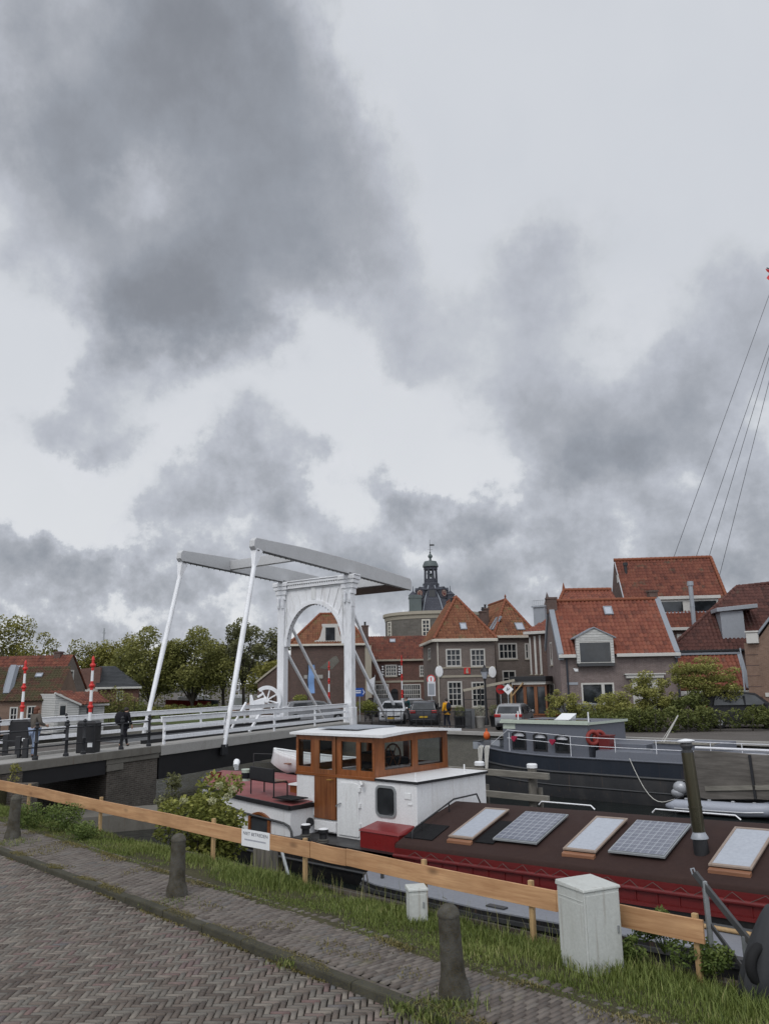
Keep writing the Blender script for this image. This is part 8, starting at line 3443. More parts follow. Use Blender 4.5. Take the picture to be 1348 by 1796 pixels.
def car(label, loc, rz, paint, L=4.3, Wd=1.8, H=1.5, kind='hatch'):
    t = thing('parked_car', label, 'car', loc, rz, 'cars parked on the far quay')
    hl, hw_ = L / 2, Wd / 2
    belt = .62 * H
    rear = -hl + (.12 if kind != 'saloon' else .55)
    prof = [(-hl + .03, .30), (-hl, .55), (-hl + .06, belt), (rear + .22, H * .93), (rear + .6, H), (-.1, H + .02), (.55, H * .96), (1.25, belt + .06), (hl - .25, belt * .86), (hl - .02, belt * .62), (hl, .32), (hl - .1, .22), (-hl + .12, .22)]

    def yw(z, x):
        k = 1 - .24 * max(0, (z - belt) / (H - belt)) ** 1.1
        return hw_ * k * (1 - .10 * max(0, (abs(x) - hl + .7) / .7) ** 2)
    n = len(prof)
    mb = MB()
    vs = [(x, -yw(z, x), z) for x, z in prof] + [(x, yw(z, x), z) for x, z in prof]
    mb.add(vs, [tuple(range(n - 1, -1, -1)), tuple(range(n, 2 * n))] + [(i, (i + 1) % n, n + (i + 1) % n, n + i) for i in range(n)])
    obj('body', mb, M[paint], t, bevel=.045, smooth=35)
    for sd in (-1, 1):
        win = [(rear + .42, belt + .05), (rear + .56, H * .90), (.05, H * .94), (.48, H * .90), (1.02, belt + .06)]
        mb = MB(); mb.poly([(x, sd * (yw(z, x) + .012), z) for x, z in win][::sd])
        obj('side_window', mb, M['glass_boat'], t)
        mb = MB(); mb.box(-.16, -.08, sd * (yw(belt, 0) - .09), sd * (yw(belt, 0) + .004), belt + .04, H * .90); obj('pillar', mb, M['carblack'], t)
        mb = MB(); mb.box(.85, 1.0, sd * hw_, sd * (hw_ + .14), belt + .02, belt + .16); obj('mirror', mb, M[paint], t, bevel=.03)
        for x in (-hl + .78, hl - .82):
            mb = MB(); mb.lathe([(.22, -.11), (.31, -.10), (.33, -.05), (.33, .05), (.31, .10), (.22, .11)], 20, (x, sd * (hw_ - .10), .33), axis='y')
            w = obj('wheel', mb, M['rubber'], t, smooth=40)
            mb = MB(); mb.lathe([(.02, sd * .10), (.10, sd * .115), (.21, sd * .105)], 12, (x, sd * (hw_ - .10), .33), axis='y'); obj('rim', mb, M['silver'], w, smooth=30)
        mb = MB(); mb.box(-hl - .015, -hl + .20, sd * (hw_ - .42), sd * (hw_ - .06), belt - .16, belt + .02); obj('tail_light', mb, M['carred'], t, bevel=.03)
        mb = MB(); mb.box(hl - .30, hl - .03, sd * (hw_ - .48), sd * (hw_ - .10), belt * .66, belt * .80); obj('headlight', mb, M['sign'], t, bevel=.03)
    for (xa, za), (xb, zb_), nm in (((.60, H * .93), (1.2, belt + .09), 'windscreen'), ((rear + .20, H * .91), (-hl + .08, belt + .06), 'rear_window')):
        e = .03
        mb = MB(); mb.quad((xa + (e if nm[0] == 'w' else -e), -yw(za, xa) + .10, za + .01), (xb + (e if nm[0] == 'w' else -e), -yw(zb_, xb) + .12, zb_ + .02), (xb + (e if nm[0] == 'w' else -e), yw(zb_, xb) - .12, zb_ + .02), (xa + (e if nm[0] == 'w' else -e), yw(za, xa) - .10, za + .01))
        obj(nm, mb, M['glass_boat'], t)
    mb = MB(); mb.box(-hl - .02, -hl + .1, -.26, .26, .52, .63); obj('number_plate', mb, M['plate_y'], t)
    mb = MB(); mb.box(hl - .06, hl + .015, -.26, .26, .36, .47); obj('number_plate', mb, M['plate_y'], t)
    mb = MB(); mb.box(-hl - .012, -hl + .1, -hw_ + .2, hw_ - .2, .26, .44); mb.box(hl - .1, hl + .008, -hw_ + .25, hw_ - .25, .48, .58); obj('bumper_trim', mb, M['carblack'], t, bevel=.02)
    return t


def at(u, Y, z=ZF):
    v = 1195 - .017 * (u - 674) + (EYE - z) / Y * 1431
    p = PY(u, v, Y)
    return (p.x, Y, z)


car('dark grey estate car seen from behind at an angle through the bridge portal', at(553, 60.5), R(14), 'cargrey', 4.7, 1.85, 1.55)
car('white car facing the water, left of the dark car with the yellow plate', at(692, 57.5), R(-98), 'carwhite', 4.2, 1.8, 1.5)
car('dark car parked with its rear and yellow number plate to the water', at(746, 55), R(84), 'cardark', 4.4, 1.85, 1.55)
car('white car farther back, between the white and the dark car', at(724, 67), R(-80), 'carwhite', 4.2, 1.8, 1.45)
car('black car at the back in front of the low tiled building', at(668, 69), R(-75), 'carblack', 4.3, 1.8, 1.5)
car('silver hatchback with red tail lights by the glazed cafe annex', at(903, 48.5), R(70), 'cargrey', 3.9, 1.7, 1.45)
car('silver car half hidden behind the feathery shrubs', at(1040, 46.6), R(-6), 'cargrey', 4.2, 1.75, 1.45)
car('black van parked at the right behind the shrubs', at(1305, 46.0), R(-8), 'vanblack', 4.6, 1.9, 1.95)


# ================================================================== people: skinned skeletons
def skin(name, J, E_, mat, parent, sub=1):
    """J: {name: ((x,y,z), radius)}"""
    ks = list(J)
    me = bpy.data.meshes.new(name)
    me.from_pydata([J[k][0] for k in ks], [(ks.index(a), ks.index(b)) for a, b in E_], [])
    o = bpy.data.objects.new(name, me)
    COL.objects.link(o)
    m = o.modifiers.new('skin', 'SKIN')
    m.use_smooth_shade = True
    for k, sv_ in zip(ks, me.skin_vertices[0].data):
        r_ = J[k][1]
        sv_.radius = r_ if isinstance(r_, tuple) else (r_, r_)
        sv_.use_root = (k == ks[0])
    s_ = o.modifiers.new('sub', 'SUBSURF')
    s_.levels = s_.render_levels = sub
    dg = bpy.context.evaluated_depsgraph_get()
    nm = bpy.data.meshes.new_from_object(o.evaluated_get(dg))
    bpy.data.objects.remove(o)
    bpy.data.meshes.remove(me)
    nm.name = name
    nm.polygons.foreach_set('use_smooth', [True] * len(nm.polygons))
    nm.materials.clear()
    return link(name, nm, M[mat], parent)


def person(label, loc, rz, height, pose, top, bottom, hair='hairdark', long_coat=False, hairlen=0):
    """faces +y; pose overrides joints of the rest skeleton (height 1.75)"""
    t = thing('person', label, 'person', loc, rz)
    k = height / 1.75
    P = {'pel': (0, 0, .94), 'sp': (0, 0, 1.12), 'ch': (0, .01, 1.32), 'nk': (0, .0, 1.50), 'hd': (0, .03, 1.60), 'tp': (0, .015, 1.68)}
    for s_, x in (('L', -1), ('R', 1)):
        P.update({'sh' + s_: (x * .19, 0, 1.43), 'el' + s_: (x * .25, -.03, 1.15), 'wr' + s_: (x * .25, .08, .92), 'ha' + s_: (x * .25, .11, .85),
                  'hp' + s_: (x * .10, 0, .90), 'kn' + s_: (x * .10, .02, .50), 'an' + s_: (x * .10, -.02, .09), 'to' + s_: (x * .115, .14, .04)})
    P.update(pose)
    P = {a: tuple(q * k for q in b) for a, b in P.items()}
    Rr = {'pel': .135, 'sp': .115, 'ch': .135, 'nk': .055, 'hd': .092, 'tp': .072, 'sh': .062, 'el': .042, 'wr': .030, 'ha': .036, 'hp': .095, 'kn': .058, 'an': .040, 'to': .034}
    rad = lambda a, e=0: ((Rr[a if a in Rr else a[:-1]] + e) * k)
    body_e = [('pel', 'sp'), ('sp', 'ch'), ('ch', 'nk'), ('nk', 'hd'), ('hd', 'tp')]
    for s_ in 'LR': body_e += [('ch', 'sh' + s_), ('sh' + s_, 'el' + s_), ('el' + s_, 'wr' + s_), ('wr' + s_, 'ha' + s_), ('pel', 'hp' + s_), ('hp' + s_, 'kn' + s_), ('kn' + s_, 'an' + s_), ('an' + s_, 'to' + s_)]
    J = {a: (P[a], rad(a)) for a in P}
    hd = Vector(P['hd'])
    J['nose'] = (tuple(hd + Vector((0, .115, -.005)) * k), .016 * k); body_e.append(('hd', 'nose'))
    for s_, x in (('L', -1), ('R', 1)):
        J['ear' + s_] = (tuple(hd + Vector((x * .105, -.005, .0)) * k), .020 * k); body_e.append(('hd', 'ear' + s_))
        h_, w_ = Vector(P['ha' + s_]), Vector(P['wr' + s_])
        d = (h_ - w_).normalized()
        sd = d.cross(Vector((x, 0, 0))).normalized()
        for i, (o_, L_) in enumerate(((-.03, .062), (-.011, .075), (.009, .072), (.028, .055))):
            a, b = h_ + (sd * o_ + d * .045) * k, h_ + (sd * o_ * 1.2 + d * (.045 + L_) + Vector((-x * .02, 0, 0))) * k
            J[f'f{s_}{i}'] = (tuple(a), .0095 * k); J[f'g{s_}{i}'] = (tuple(b), .008 * k)
            body_e += [('ha' + s_, f'f{s_}{i}'), (f'f{s_}{i}', f'g{s_}{i}')]
        a = h_ + (sd * -.05 + d * .02) * k
        J['th' + s_] = (tuple(a), .010 * k); J['tj' + s_] = (tuple(a + (d * .05 + sd * -.012) * k), .0085 * k)
        body_e += [('ha' + s_, 'th' + s_), ('th' + s_, 'tj' + s_)]
    skin('body', J, body_e, 'skin', t)
    Jt = {a: (P[a], rad(a, .028)) for a in ('pel', 'sp', 'ch')}
    Et = [('pel', 'sp'), ('sp', 'ch')]
    Jt['col'] = (tuple(Vector(P['nk']) * .8 + Vector(P['ch']) * .2), .085 * k); Et.append(('ch', 'col'))
    for s_ in 'LR':
        for a in ('sh', 'el', 'wr'): Jt[a + s_] = (P[a + s_], rad(a + s_, .026))
        Et += [('ch', 'sh' + s_), ('sh' + s_, 'el' + s_), ('el' + s_, 'wr' + s_)]
    if long_coat:
        Jt['hem'] = (tuple(Vector(P['pel']) + Vector((0, 0, -.16 * k))), .17 * k); Et.append(('pel', 'hem'))
    skin('jacket', Jt, Et, top, t)
    Jl, El = {'pel': (P['pel'], rad('pel', .012))}, []
    for s_ in 'LR':
        for a in ('hp', 'kn', 'an'): Jl[a + s_] = (P[a + s_], rad(a + s_, .016))
        El += [('pel', 'hp' + s_), ('hp' + s_, 'kn' + s_), ('kn' + s_, 'an' + s_)]
    skin('trousers', Jl, El, bottom, t)
    for s_ in 'LR':
        a, b = Vector(P['an' + s_]), Vector(P['to' + s_])
        skin('shoe', {'a': (tuple(a + Vector((0, -.02, -.04)) * k), .052 * k), 'b': (tuple(b), .045 * k)}, [('a', 'b')], 'rubber', t)
    mb = MB(); mb.sphere(tuple(hd + Vector((0, -.022, .035)) * k), (.108 * k, .112 * k, .108 * k), 14, 9)
    if hairlen: mb.sphere(tuple(hd + Vector((0, -.06, -.06 * 1)) * k), (.10 * k, .07 * k, (.10 + hairlen) * k), 12, 8)
    obj('hair', mb, M[hair], t, smooth=60)
    return t


pz = ZD + .02
b0, _ = b_at(56, 1300, .9)
pl_ = BP(b0, .75, pz)
person('person with auburn hair in a taupe jacket and pale jeans standing at the bridge railing', tuple(pl_), R(-35), 1.74,
       {'elL': (-.27, .05, 1.16), 'wrL': (-.20, .28, 1.10), 'haL': (-.17, .36, 1.09), 'elR': (.27, .04, 1.16), 'wrR': (.2, .26, 1.08), 'haR': (.18, .34, 1.06), 'hd': (0, .05, 1.60), 'tp': (0, .04, 1.68), 'knL': (-.1, .08, .5), 'anL': (-.1, .02, .09), 'toL': (-.11, .18, .04)}, 'taupe', 'jeans', 'hair', hairlen=.03)
b0, _ = b_at(219, 1290, .7)
pw = BP(b0, .75, pz)
face = math.atan2(bv_.y, bv_.x) - PI / 2
walker = person('person in black clothes walking along the bridge in mid stride', tuple(pw), face, 1.58,
       {'hd': (0, .10, 1.57), 'tp': (0, .10, 1.65), 'nk': (0, .05, 1.48), 'ch': (0, .04, 1.31), 'knL': (-.09, .22, .52), 'anL': (-.09, .32, .10), 'toL': (-.09, .47, .06), 'knR': (.09, -.08, .50), 'anR': (.09, -.36, .13), 'toR': (.09, -.24, .04), 'elR': (.26, .02, 1.14), 'wrR': (.27, .16, .95), 'haR': (.27, .18, .87)}, 'darkcloth', 'darkcloth', 'hairdark', True)
bagp = pw + bv_ * -.30 + cv_ * .0
t = thing('shoulder_bag', 'bulky black bag on the back of the person walking over the bridge', 'bag', tuple(bagp + Vector((0, 0, .92))), face)
mb = MB(); mb.sphere((0, 0, .20), (.22, .15, .27), 14, 9); obj('bag', mb, M['darkcloth'], t, smooth=60)
mb = MB(); mb.torus((0, .12, .30), .20, .02, 'x', 14, 6); obj('strap', mb, M['rubber'], t, smooth=60)
yp = Vector(at(784, 50.5))
person('person in a bright yellow jacket walking away on the far quay', tuple(yp), R(25), 1.78, {'knL': (-.09, .10, .5), 'anL': (-.09, .14, .09), 'toL': (-.09, .30, .05), 'anR': (.09, -.2, .1), 'toR': (.1, -.05, .04)}, 'yellowcoat', 'navy', 'hairdark', True)
t = thing('backpack', 'dark backpack on the person in the yellow jacket', 'backpack', tuple(yp + Vector((math.sin(R(25)) * .24, -math.cos(R(25)) * .24, 1.05))), R(25))
mb = MB(); mb.sphere((0, 0, .22), (.17, .11, .27), 14, 9); obj('bag', mb, M['navy'], t, smooth=60)
mb = MB(); mb.box(-.12, .12, -.13, -.08, .05, .2); obj('pocket', mb, M['darkcloth'], t, bevel=.02)
person('person in a dark teal coat between the parked cars, by the red and white barrier', at(713, 58.5), R(150), 1.75, {}, 'teal', 'navy', 'hairdark', True)

# ================================================================== far quay furniture
def stick(name, label, cat, base, parts, rz=0, group=None):
    """parts: (name, mb, mat, kwargs)"""
    t = thing(name, label, cat, base, rz, group)
    for n_, mb, mt, kw in parts: obj(n_, mb, M[mt], t, **kw)
    return t


# railing
a, b = Vector(at(640, 53)), Vector(at(826, 49.3))
t = thing('quay_railing', 'black iron railing along the far quay in front of the parked cars', 'railing', tuple(a))
d = b - a
n = 14
for i in range(n + 1):
    mb = MB(); q = d * (i / n); mb.tube([(q.x, q.y, 0), (q.x, q.y, 1.05)], .03, 6); obj('post', mb, M['blackiron'], t)
for z in (.15, .98):
    mb = MB(); mb.beam((0, 0, z), (d.x, d.y, z), .04, .05); obj('rail', mb, M['blackiron'], t)
mb = MB()
for i in range(n * 7):
    if i % 7: q = d * (i / (n * 7)); mb.tube([(q.x, q.y, .15), (q.x, q.y, .98)], .009, 4)
ob = obj('bars', mb, M['blackiron'], t); ob['kind'] = 'stuff'
# lamp
m1, m2, m3 = MB(), MB(), MB()
zt_ = PY(853, 1190, 53).z - ZF
m1.lathe([(.16, 0), (.16, .3), (.10, .5), (.08, 1.2), (.06, zt_ - .2), (.10, zt_)], 10)
m2.lathe([(.12, zt_), (.26, zt_ + .45)], 6)
m3.lathe([(.30, zt_ + .45), (.20, zt_ + .62), (.10, zt_ + .70), (.04, zt_ + .86)], 6)
stick('street_lamp', 'old style lantern on a black post in front of the centre brick house', 'street lamp', at(853, 53), [('post', m1, 'blackiron', {'smooth': 50}), ('lantern', m2, 'glass_sky', {}), ('hood', m3, 'blackiron', {})])


def sign(label, u, Y, v, w, h, shape, mat, extra=None):
    base = Vector(at(u, Y))
    z = PY(u, v, Y).z - ZF
    t = thing('road_sign', label, 'sign', tuple(base), 0)
    mb = MB(); mb.tube([(0, .04, 0), (0, .04, z + h * .5)], .035, 7); obj('post', mb, M['steel'], t)
    if shape == 'disc': pts = [(w / 2 * math.cos(2 * PI * i / 20), z + h / 2 * math.sin(2 * PI * i / 20)) for i in range(20)]
    elif shape == 'diamond': pts = [(-w / 2, z), (0, z - h / 2), (w / 2, z), (0, z + h / 2)]
    elif shape == 'arrow': pts = [(-w / 2, z - h / 2), (w * .28, z - h / 2), (w / 2, z), (w * .28, z + h / 2), (-w / 2, z + h / 2)]
    else: pts = [(-w / 2, z - h / 2), (w / 2, z - h / 2), (w / 2, z + h / 2), (-w / 2, z + h / 2)]
    mb = MB(); mb.prism(pts, -.02, 0, 'y'); p = obj('plate', mb, M[mat], t)
    if extra:
        mb = MB()
        for q in extra[1]: mb.prism([(a * w, z + b * h) for a, b in q], -.026, -.021, 'y')
        obj('symbol', mb, M[extra[0]], p)
    return t


sign('blue direction sign with a white arrow pointing right, beside the bridge portal', 631, 57, 1214, .82, .58, 'arrow', 'signblue', ('sign', [[(-.35, .10), (.12, .10), (.12, .22), (-.35, .22)], [(-.35, -.12), (.10, -.12), (.10, 0), (-.35, 0)], [(.30, -.28), (.44, 0), (.30, .28), (.24, .28), (.36, 0), (.24, -.28)]]))
ring = [[(.5 * math.cos(a), .5 * math.sin(a)), (.5 * math.cos(b), .5 * math.sin(b)), (.38 * math.cos(b), .38 * math.sin(b)), (.38 * math.cos(a), .38 * math.sin(a))] for a, b in [(2 * PI * i / 16, 2 * PI * (i + 1) / 16) for i in range(16)]]
sign('small round white sign with a red ring at the corner of the centre brick house', 757.5, 58, 1191, .62, .62, 'disc', 'sign', ('redsig', ring + [[(-.06, -.25), (.06, -.25), (.06, .2), (-.06, .2)]]))
sign('pale upright notice board under the round sign', 758, 57.9, 1208, .55, 1.0, 'rect', 'flagwhite', ('zinc', [[(-.38, -.42), (.38, -.42), (.38, .36), (-.38, .36)]]))
sign('dark red round sign seen beside the white diamond sign', 880, 52, 1209, .58, .58, 'disc', 'carred', ('darksteel', [[(-.3, -.08), (.3, -.08), (.3, .08), (-.3, .08)]]))
sign('white diamond sign with a dark symbol near the cafe annex', 893, 51, 1209, .68, .68, 'diamond', 'sign', ('darksteel', [[(-.16, -.12), (-.08, -.12), (.02, .16), (-.06, .16)], [(-.02, -.12), (.16, .04), (.12, .10), (-.04, -.04)]]))
# flag and banner
a = Vector(at(655, 60))
m1, m2 = MB(), MB()
zt_ = PY(659, 1184, 60).z - ZF
m1.tube([(0, 0, 0), (.15, 0, zt_)], .03, 6)
m2.grid([[(.14 - .62 * f, .06 * math.sin(f * 6), zt_ - .1 - .35 * f), (.12 - .55 * f, .08 * math.sin(f * 6 + 1), zt_ - .6 - .5 * f), (.10 - .15 * f, .05, zt_ - 1.3 - .1 * f)] for f in [i / 6 for i in range(7)]])
stick('flag', 'white flag hanging limp on a thin pole behind the bridge strut', 'flag', tuple(a), [('pole', m1, 'steel', {}), ('cloth', m2, 'flagwhite', {'smooth': 60})])
m1, m2 = MB(), MB()
zt_ = PY(546, 1166, 64).z - ZF
zb_ = PY(546, 1216, 64).z - ZF
m1.tube([(-.3, 0, 0), (-.3, 0, zt_)], .035, 6); m1.tube([(-.3, 0, zt_), (.22, 0, zt_ + .02)], .025, 6)
m2.grid([[(-.25 + .2 * f + .03 * math.sin(i), .05 * math.sin(i * 1.3), zt_ - (zt_ - zb_) * i / 8) for f in (0, 1, 2, 2.4)] for i in range(9)])
stick('banner', 'pale blue vertical banner hanging from a dark pole, seen through the bridge arch', 'banner', at(546, 64), [('pole', m1, 'blackiron', {}), ('cloth', m2, 'flagblue', {'smooth': 60})])
# terrace frame with sloping beam
a = Vector(at(812, 53.5))
p0, p1 = PY(812, 1211, 53.5), PY(902, 1193, 52.8)
m1, m2, m3 = MB(), MB(), MB()
for f in (0, .33, .66, 1.0): m1.tube([(p0.x - a.x + (p1.x - p0.x) * f, 0, 0), (p0.x - a.x + (p1.x - p0.x) * f, 0, p0.z - ZF + (p1.z - p0.z) * f)], .045, 6)
m2.beam(p0 - a, p1 - a, .16, .16)
for z in (.95, 1.6): m3.beam((p0.x - a.x, 0, z), (p1.x - a.x, 0, z), .04, .04)
stick('terrace_frame', 'black terrace frame with a pale sloping top beam in front of the centre houses', 'terrace frame', tuple(a), [('posts', m1, 'blackiron', {}), ('top_beam', m2, 'stone_band', {}), ('bars', m3, 'blackiron', {})])
# menu board, planters, bin
m1 = MB(); m1.hexa([(-.3, -.3, 0), (.3, -.3, 0), (.3, -.24, 0), (-.3, -.24, 0), (-.22, -.02, 1.15), (.34, -.02, 1.15), (.34, .03, 1.15), (-.22, .03, 1.15)])
m2 = MB(); m2.hexa([(-.3, .3, 0), (.3, .3, 0), (.3, .24, 0), (-.3, .24, 0), (-.25, .05, 1.12), (.3, .05, 1.12), (.3, .0, 1.12), (-.25, .0, 1.12)])
stick('menu_board', 'leaning dark folding menu board with grey face on the quay', 'sign board', at(823, 49.8), [('front_board', m1, 'darksteel', {}), ('back_board', m2, 'black', {})])
for u, Y, lb, mt, lm in ((841, 50.2, 'round planter with pale grassy plant, right of the menu board', 'concrete_lt', 'pale'), (806, 50.6, 'low planter with a dark leafy plant beside the person in yellow', 'blackiron', 'dark'), (868, 51, 'tall dark planter with a grey green bush by the silver hatchback', 'blackiron', 'grey')):
    m1 = MB(); m1.lathe([(.26, 0), (.34, .6), (.36, .62), (.36, .68), (.28, .68)], 14)
    t = stick('planter', lb, 'planter', at(u, Y), [('pot', m1, mt, {'smooth': 40})], group='planters on the far quay')
    rg = np.random.RandomState(u)
    P_, A_2 = crown_points([(0, 0, .95, .38, .38, .42)], 500, rg)
    V, Fq, A_2 = leaf_quads(P_, .11, rg, .3, A=A_2)
    link('leaves', np_mesh('leaves', V, Fq, A_2), LEAF[lm], t)
m1, m2 = MB(), MB()
m1.hexa([(-.28, -.35, .05), (.28, -.35, .05), (.28, .35, .05), (-.28, .35, .05), (-.33, -.4, 1.0), (.33, -.4, 1.0), (.33, .4, 1.0), (-.33, .4, 1.0)])
m2.hexa([(-.35, -.43, 1.003), (.35, -.43, 1.003), (.35, .43, 1.003), (-.35, .43, 1.003), (-.32, -.38, 1.07), (.32, -.38, 1.07), (.32, .43, 1.12), (-.32, .43, 1.12)])
stick('wheelie_bin', 'dark grey wheeled bin left of the silver hatchback', 'bin', at(878, 48.6), [('body', m1, 'darksteel', {'bevel': .03}), ('lid', m2, 'darksteel', {'bevel': .02})])
# tall rigging at the right edge: mast of a ship moored behind the houses
mY = 80
mt = PY(1400, 380, mY); mbse = PY(1400, 1180, mY)
ms = thing('ship_mast', 'tall ship mast behind the right houses with four wire stays and red pennant', 'mast', (mt.x, mY, ZF))
mb = MB(); mb.tube([(0, 0, -1), (0, 0, mt.z - ZF)], [.28, .12], 10); obj('mast', mb, M['greypile'], ms)
for (ua, va), (ub, vb) in (((1348, 517), (1178, 985)), ((1348, 604), (1217, 985)), ((1348, 626), (1240, 985)), ((1348, 668), (1262, 1005))):
    a, b = PY(ua, va, mY), PY(ub, vb, mY - 1)
    d = b - a
    kx = (mt.x - .1 - a.x) / -d.x
    top, bot = a - d * kx, b + d * ((b.z - ZF - .5) / -d.z)
    mb = MB(); mb.tube([top - Vector((mt.x, mY, ZF)), bot - Vector((mt.x, mY, ZF))], .032, 5); obj('stay', mb, M['wire'], ms)
p = PY(1347, 480, mY)
mb = MB(); mb.grid([[(p.x - mt.x + .1 + .4 * f * math.cos(i), .1 * math.sin(i), p.z - ZF + .5 - .3 * i - .1 * f) for f in (-1, -.3, .4, 1)] for i in range(5)])
obj('pennant', mb, M['redsig'], ms, smooth=60)
mb = MB(); mb.tube([(p.x - mt.x - .15, 0, p.z - ZF + .7), (p.x - mt.x + .2, 0, p.z - ZF + .55), (0, 0, p.z - ZF + .4)], .06, 6); obj('gaff_end', mb, M['darksteel'], ms)
# distant aerial mast over the trees
a = Vector(at(176, 140)); zt_ = PY(175, 1102, 140).z - ZF
mb = MB(); mb.tube([(0, 0, 0), (0, 0, zt_)], [.2, .12], 6); mb.tube([(-.3, 0, zt_ - .8), (.3, 0, zt_ - .8)], .06, 4)
tag(obj('radio_mast', mb, M['steel']), 'thin distant mast rising above the trees on the left', 'mast').location = a
# small moored boats on the far side at the left
for k, (u, Y, mt_, lb) in enumerate(((330, 96, 'redhull', 'small red hulled sailing boat moored far away between the lifting rods'), (352, 100, 'bluehull', 'small dark blue sailing boat moored far away, left of the bridge'), (418, 104, 'sign', 'small white sailing boat with bare mast moored far away, left of the bridge'))):
    m1, m2, m3 = MB(), MB(), MB()
    m1.grid([[(-2.6 + 5.2 * f, sgn * 1.0 * math.sin(PI * min(.92, f * .9 + .02)) * (.4 + .6 * h_), .1 + h_ * (1.0 + .3 * (1 - f))) for sgn, h_ in ((-1, 1), (-1, 0), (1, 0), (1, 1))] for f in [i / 8 for i in range(9)]])
    m2.box(-1.2, 1.0, -.6, .6, 1.05, 1.7)
    m3.tube([(.2, 0, 1.6), (.2, 0, 7.5)], .07, 6); m3.tube([(.2, 0, 2.3), (-2.2, 0, 2.2)], .09, 6)
    stick('sailing_boat', lb, 'boat', (at(u, Y)[0], Y, ZF - .2), [('hull', m1, mt_, {}), ('cabin', m2, 'sign', {'bevel': .08}), ('mast', m3, 'flagwhite', {})], R(20 + 30 * k))
# brick ramp wall left of the portal
fr, W = Fr2((388, 1252, 70), (470, 1215, 74), ZF)
mb = MB(); mb.prism([(0, -.4), (W * 1.1, -.4), (W * 1.1, 1.7), (W * .85, 1.5), (.1, .2)], 0, .5, 'y')
o = tag(obj('ramp_wall', mb, M['br_orange']), 'sloping reddish brick ramp wall left of the gear wheel', 'wall')
o.matrix_world = fr.m

# ================================================================== trees and shrubs
TG = 'trees beyond the left bank'
for k, (u, vt, Y, sp_, lm, lb, n) in enumerate((
        (18, 1082, 92, 4.6, 'olive', 'round olive green tree cut by the left edge', 9000),
        (150, 1117, 96, 3.6, 'olive', 'small yellow green tree above the slate bungalow roof', 6500),
        (214, 1106, 96, 3.2, 'olive', 'slender yellow green tree behind the right barrier pole', 6000),
        (262, 1098, 92, 4.4, 'far', 'broad dark tree just left of the back lifting rod', 11000),
        (338, 1098, 92, 4.4, 'far', 'broad dense dark tree between the two lifting rods', 10000),
        (392, 1110, 97, 3.0, 'grey', 'loose thin tree left of the front lifting rod', 4000),
        (428, 1079, 94, 3.0, 'grey', 'tallest airy tree right of the front lifting rod', 4200),
        (474, 1092, 99, 2.4, 'grey', 'airy tree just left of the portal post', 3000),
        (470, 1152, 90, 1.9, 'olive', 'low yellow green tree at the foot of the airy trees', 2600))):
    a = at(u, Y)
    hgt = PY(u, vt, Y).z - ZF
    tree('tree', lb, 'tree', a, hgt, sp_ * 1.28, lm, int(n * 1.35), .30, .22, .10 if lm != 'grey' else .28, 30 if n > 5000 else 22, 1.4 if n > 5000 else .9, 200 + k, TG, .9, ry=sp_ * .9, bottom=-.95)
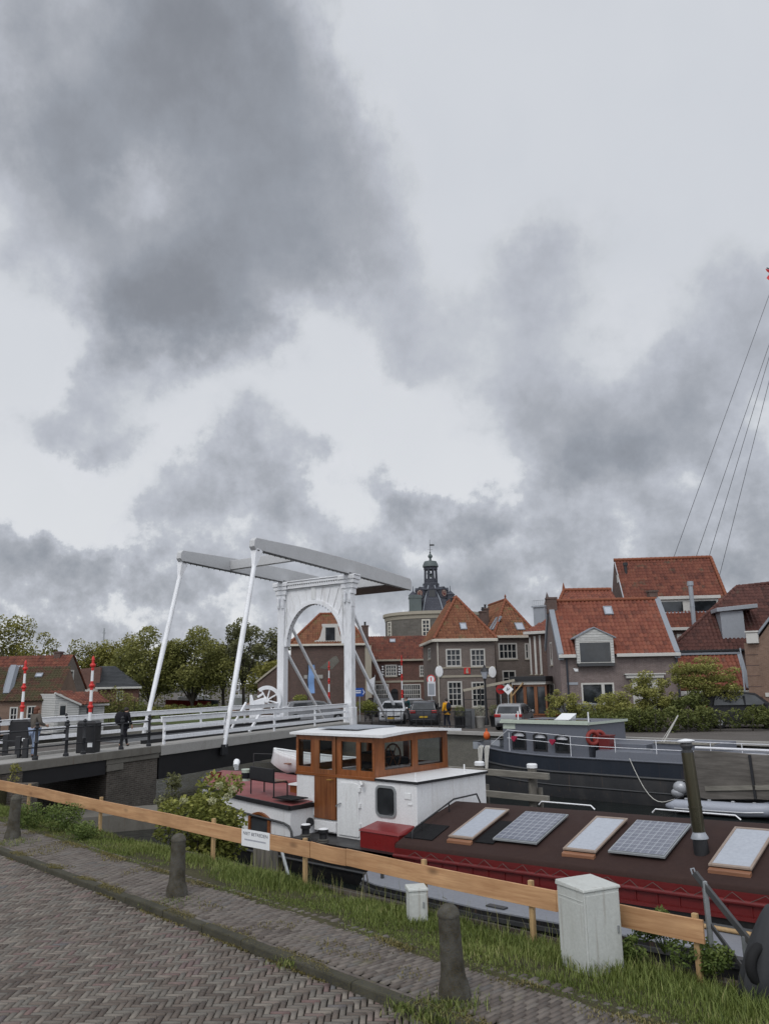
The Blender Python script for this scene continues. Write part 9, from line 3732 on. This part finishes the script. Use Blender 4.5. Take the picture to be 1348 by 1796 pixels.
for k, (u, Y, w, h_, lm, lb) in enumerate(((214, 70, 1.9, 1.5, 'dark', 'dark clipped hedge in front of the slate bungalow'), (280, 72, 2.6, 1.1, 'olive', 'yellow green hedge on the lawn by the back lifting rod'), (205, 66, 1.3, 2.6, 'far', 'bushy shrub right of the white shed'), (335, 85, 3.5, .9, 'dark', 'low dark bushes along the far lawn'), (300, 116, 11, 7.6, 'far', 'distant hedge of trees closing the view between the lifting rods'), (420, 120, 11, 8.2, 'far', 'distant hedge of trees closing the view left of the portal'), (1120, 43.6, 3.6, 1.25, 'dark', 'low dark greenery along the quay edge behind the houseboat foredeck'), (1262, 43.2, 3.4, 1.35, 'dark', 'low dark greenery along the quay edge in front of the black van'), (120, 115, 12, 6.5, 'olive', 'distant hedge of trees behind the houses on the left bank'))):
    rg = np.random.RandomState(k + 70)
    t = thing('hedge', lb, 'hedge', at(u, Y))
    cl = [(x, rg.uniform(-.2, .2), h_ * .5, max(.45, w / 6 * rg.uniform(.5, 1.2)), .6, h_ * .5 * rg.uniform(.5, 1.3)) for x in np.linspace(-w, w, 9)]
    P_, A_2 = crown_points(cl, 2300 if w < 6 else 5000, rg)
    V, Fq, A_2 = leaf_quads(P_, .16 if w < 6 else .36, rg, A=A_2)
    link('foliage', np_mesh('foliage', V, Fq, A_2), LEAF[lm], t)
    mb = MB()
    for x in np.linspace(-w, w, 5): mb.tube([(x, 0, 0), (x + .1, 0, h_ * .7)], .04, 5)
    obj('stems', mb, M['bark'], t)
SG = 'feathery shrubs on the far quay'
for k, (u, vt, Y, sp_, n, lm, fl, lb, tk) in enumerate((
        (990, 1208, 46.0, 1.15, 4200, 'maple', .8, 'small feathery shrub at the left end of the row, by the houseboat cabin', .1),
        (1066, 1212, 45.2, 1.9, 9500, 'maple', .6, 'wide low feathery shrub under the big ground floor window', .1),
        (1150, 1178, 45.4, 1.7, 8500, 'maple', .55, 'feathery shrub in front of the white window surround', .15),
        (1245, 1150, 45.5, 2.35, 12500, 'maple', .38, 'largest layered yellow green tree in front of the outbuilding', .34),
        (1205, 1210, 44.9, 1.5, 7500, 'dark', .7, 'dark green shrub under the layered tree', .05),
        (1100, 1240, 44.4, 2.0, 6500, 'dark', .6, 'low dark shrub hanging over the quay behind the houseboat hatch', .05),
        (1342, 1232, 44.6, 1.0, 4200, 'dark', .8, 'dark shrub at the right edge in front of the corner house', .1))):
    a = at(u, Y)
    hgt = PY(u, vt, Y).z - ZF
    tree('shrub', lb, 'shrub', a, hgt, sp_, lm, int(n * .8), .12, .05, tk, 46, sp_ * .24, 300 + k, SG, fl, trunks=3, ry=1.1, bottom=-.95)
for k, (u, Y, lb) in enumerate(((527, 66, 'grassy yellow green bush in front of the dark brick house, left of the banner'), (645, 60, 'bamboo like green bush behind the blue direction sign'))):
    tree('bush', lb, 'bush', at(u, Y), 1.9, .9, 'bush', 1600, .14, .03, .08, 12, .4, 400 + k, None, .9, trunks=3)
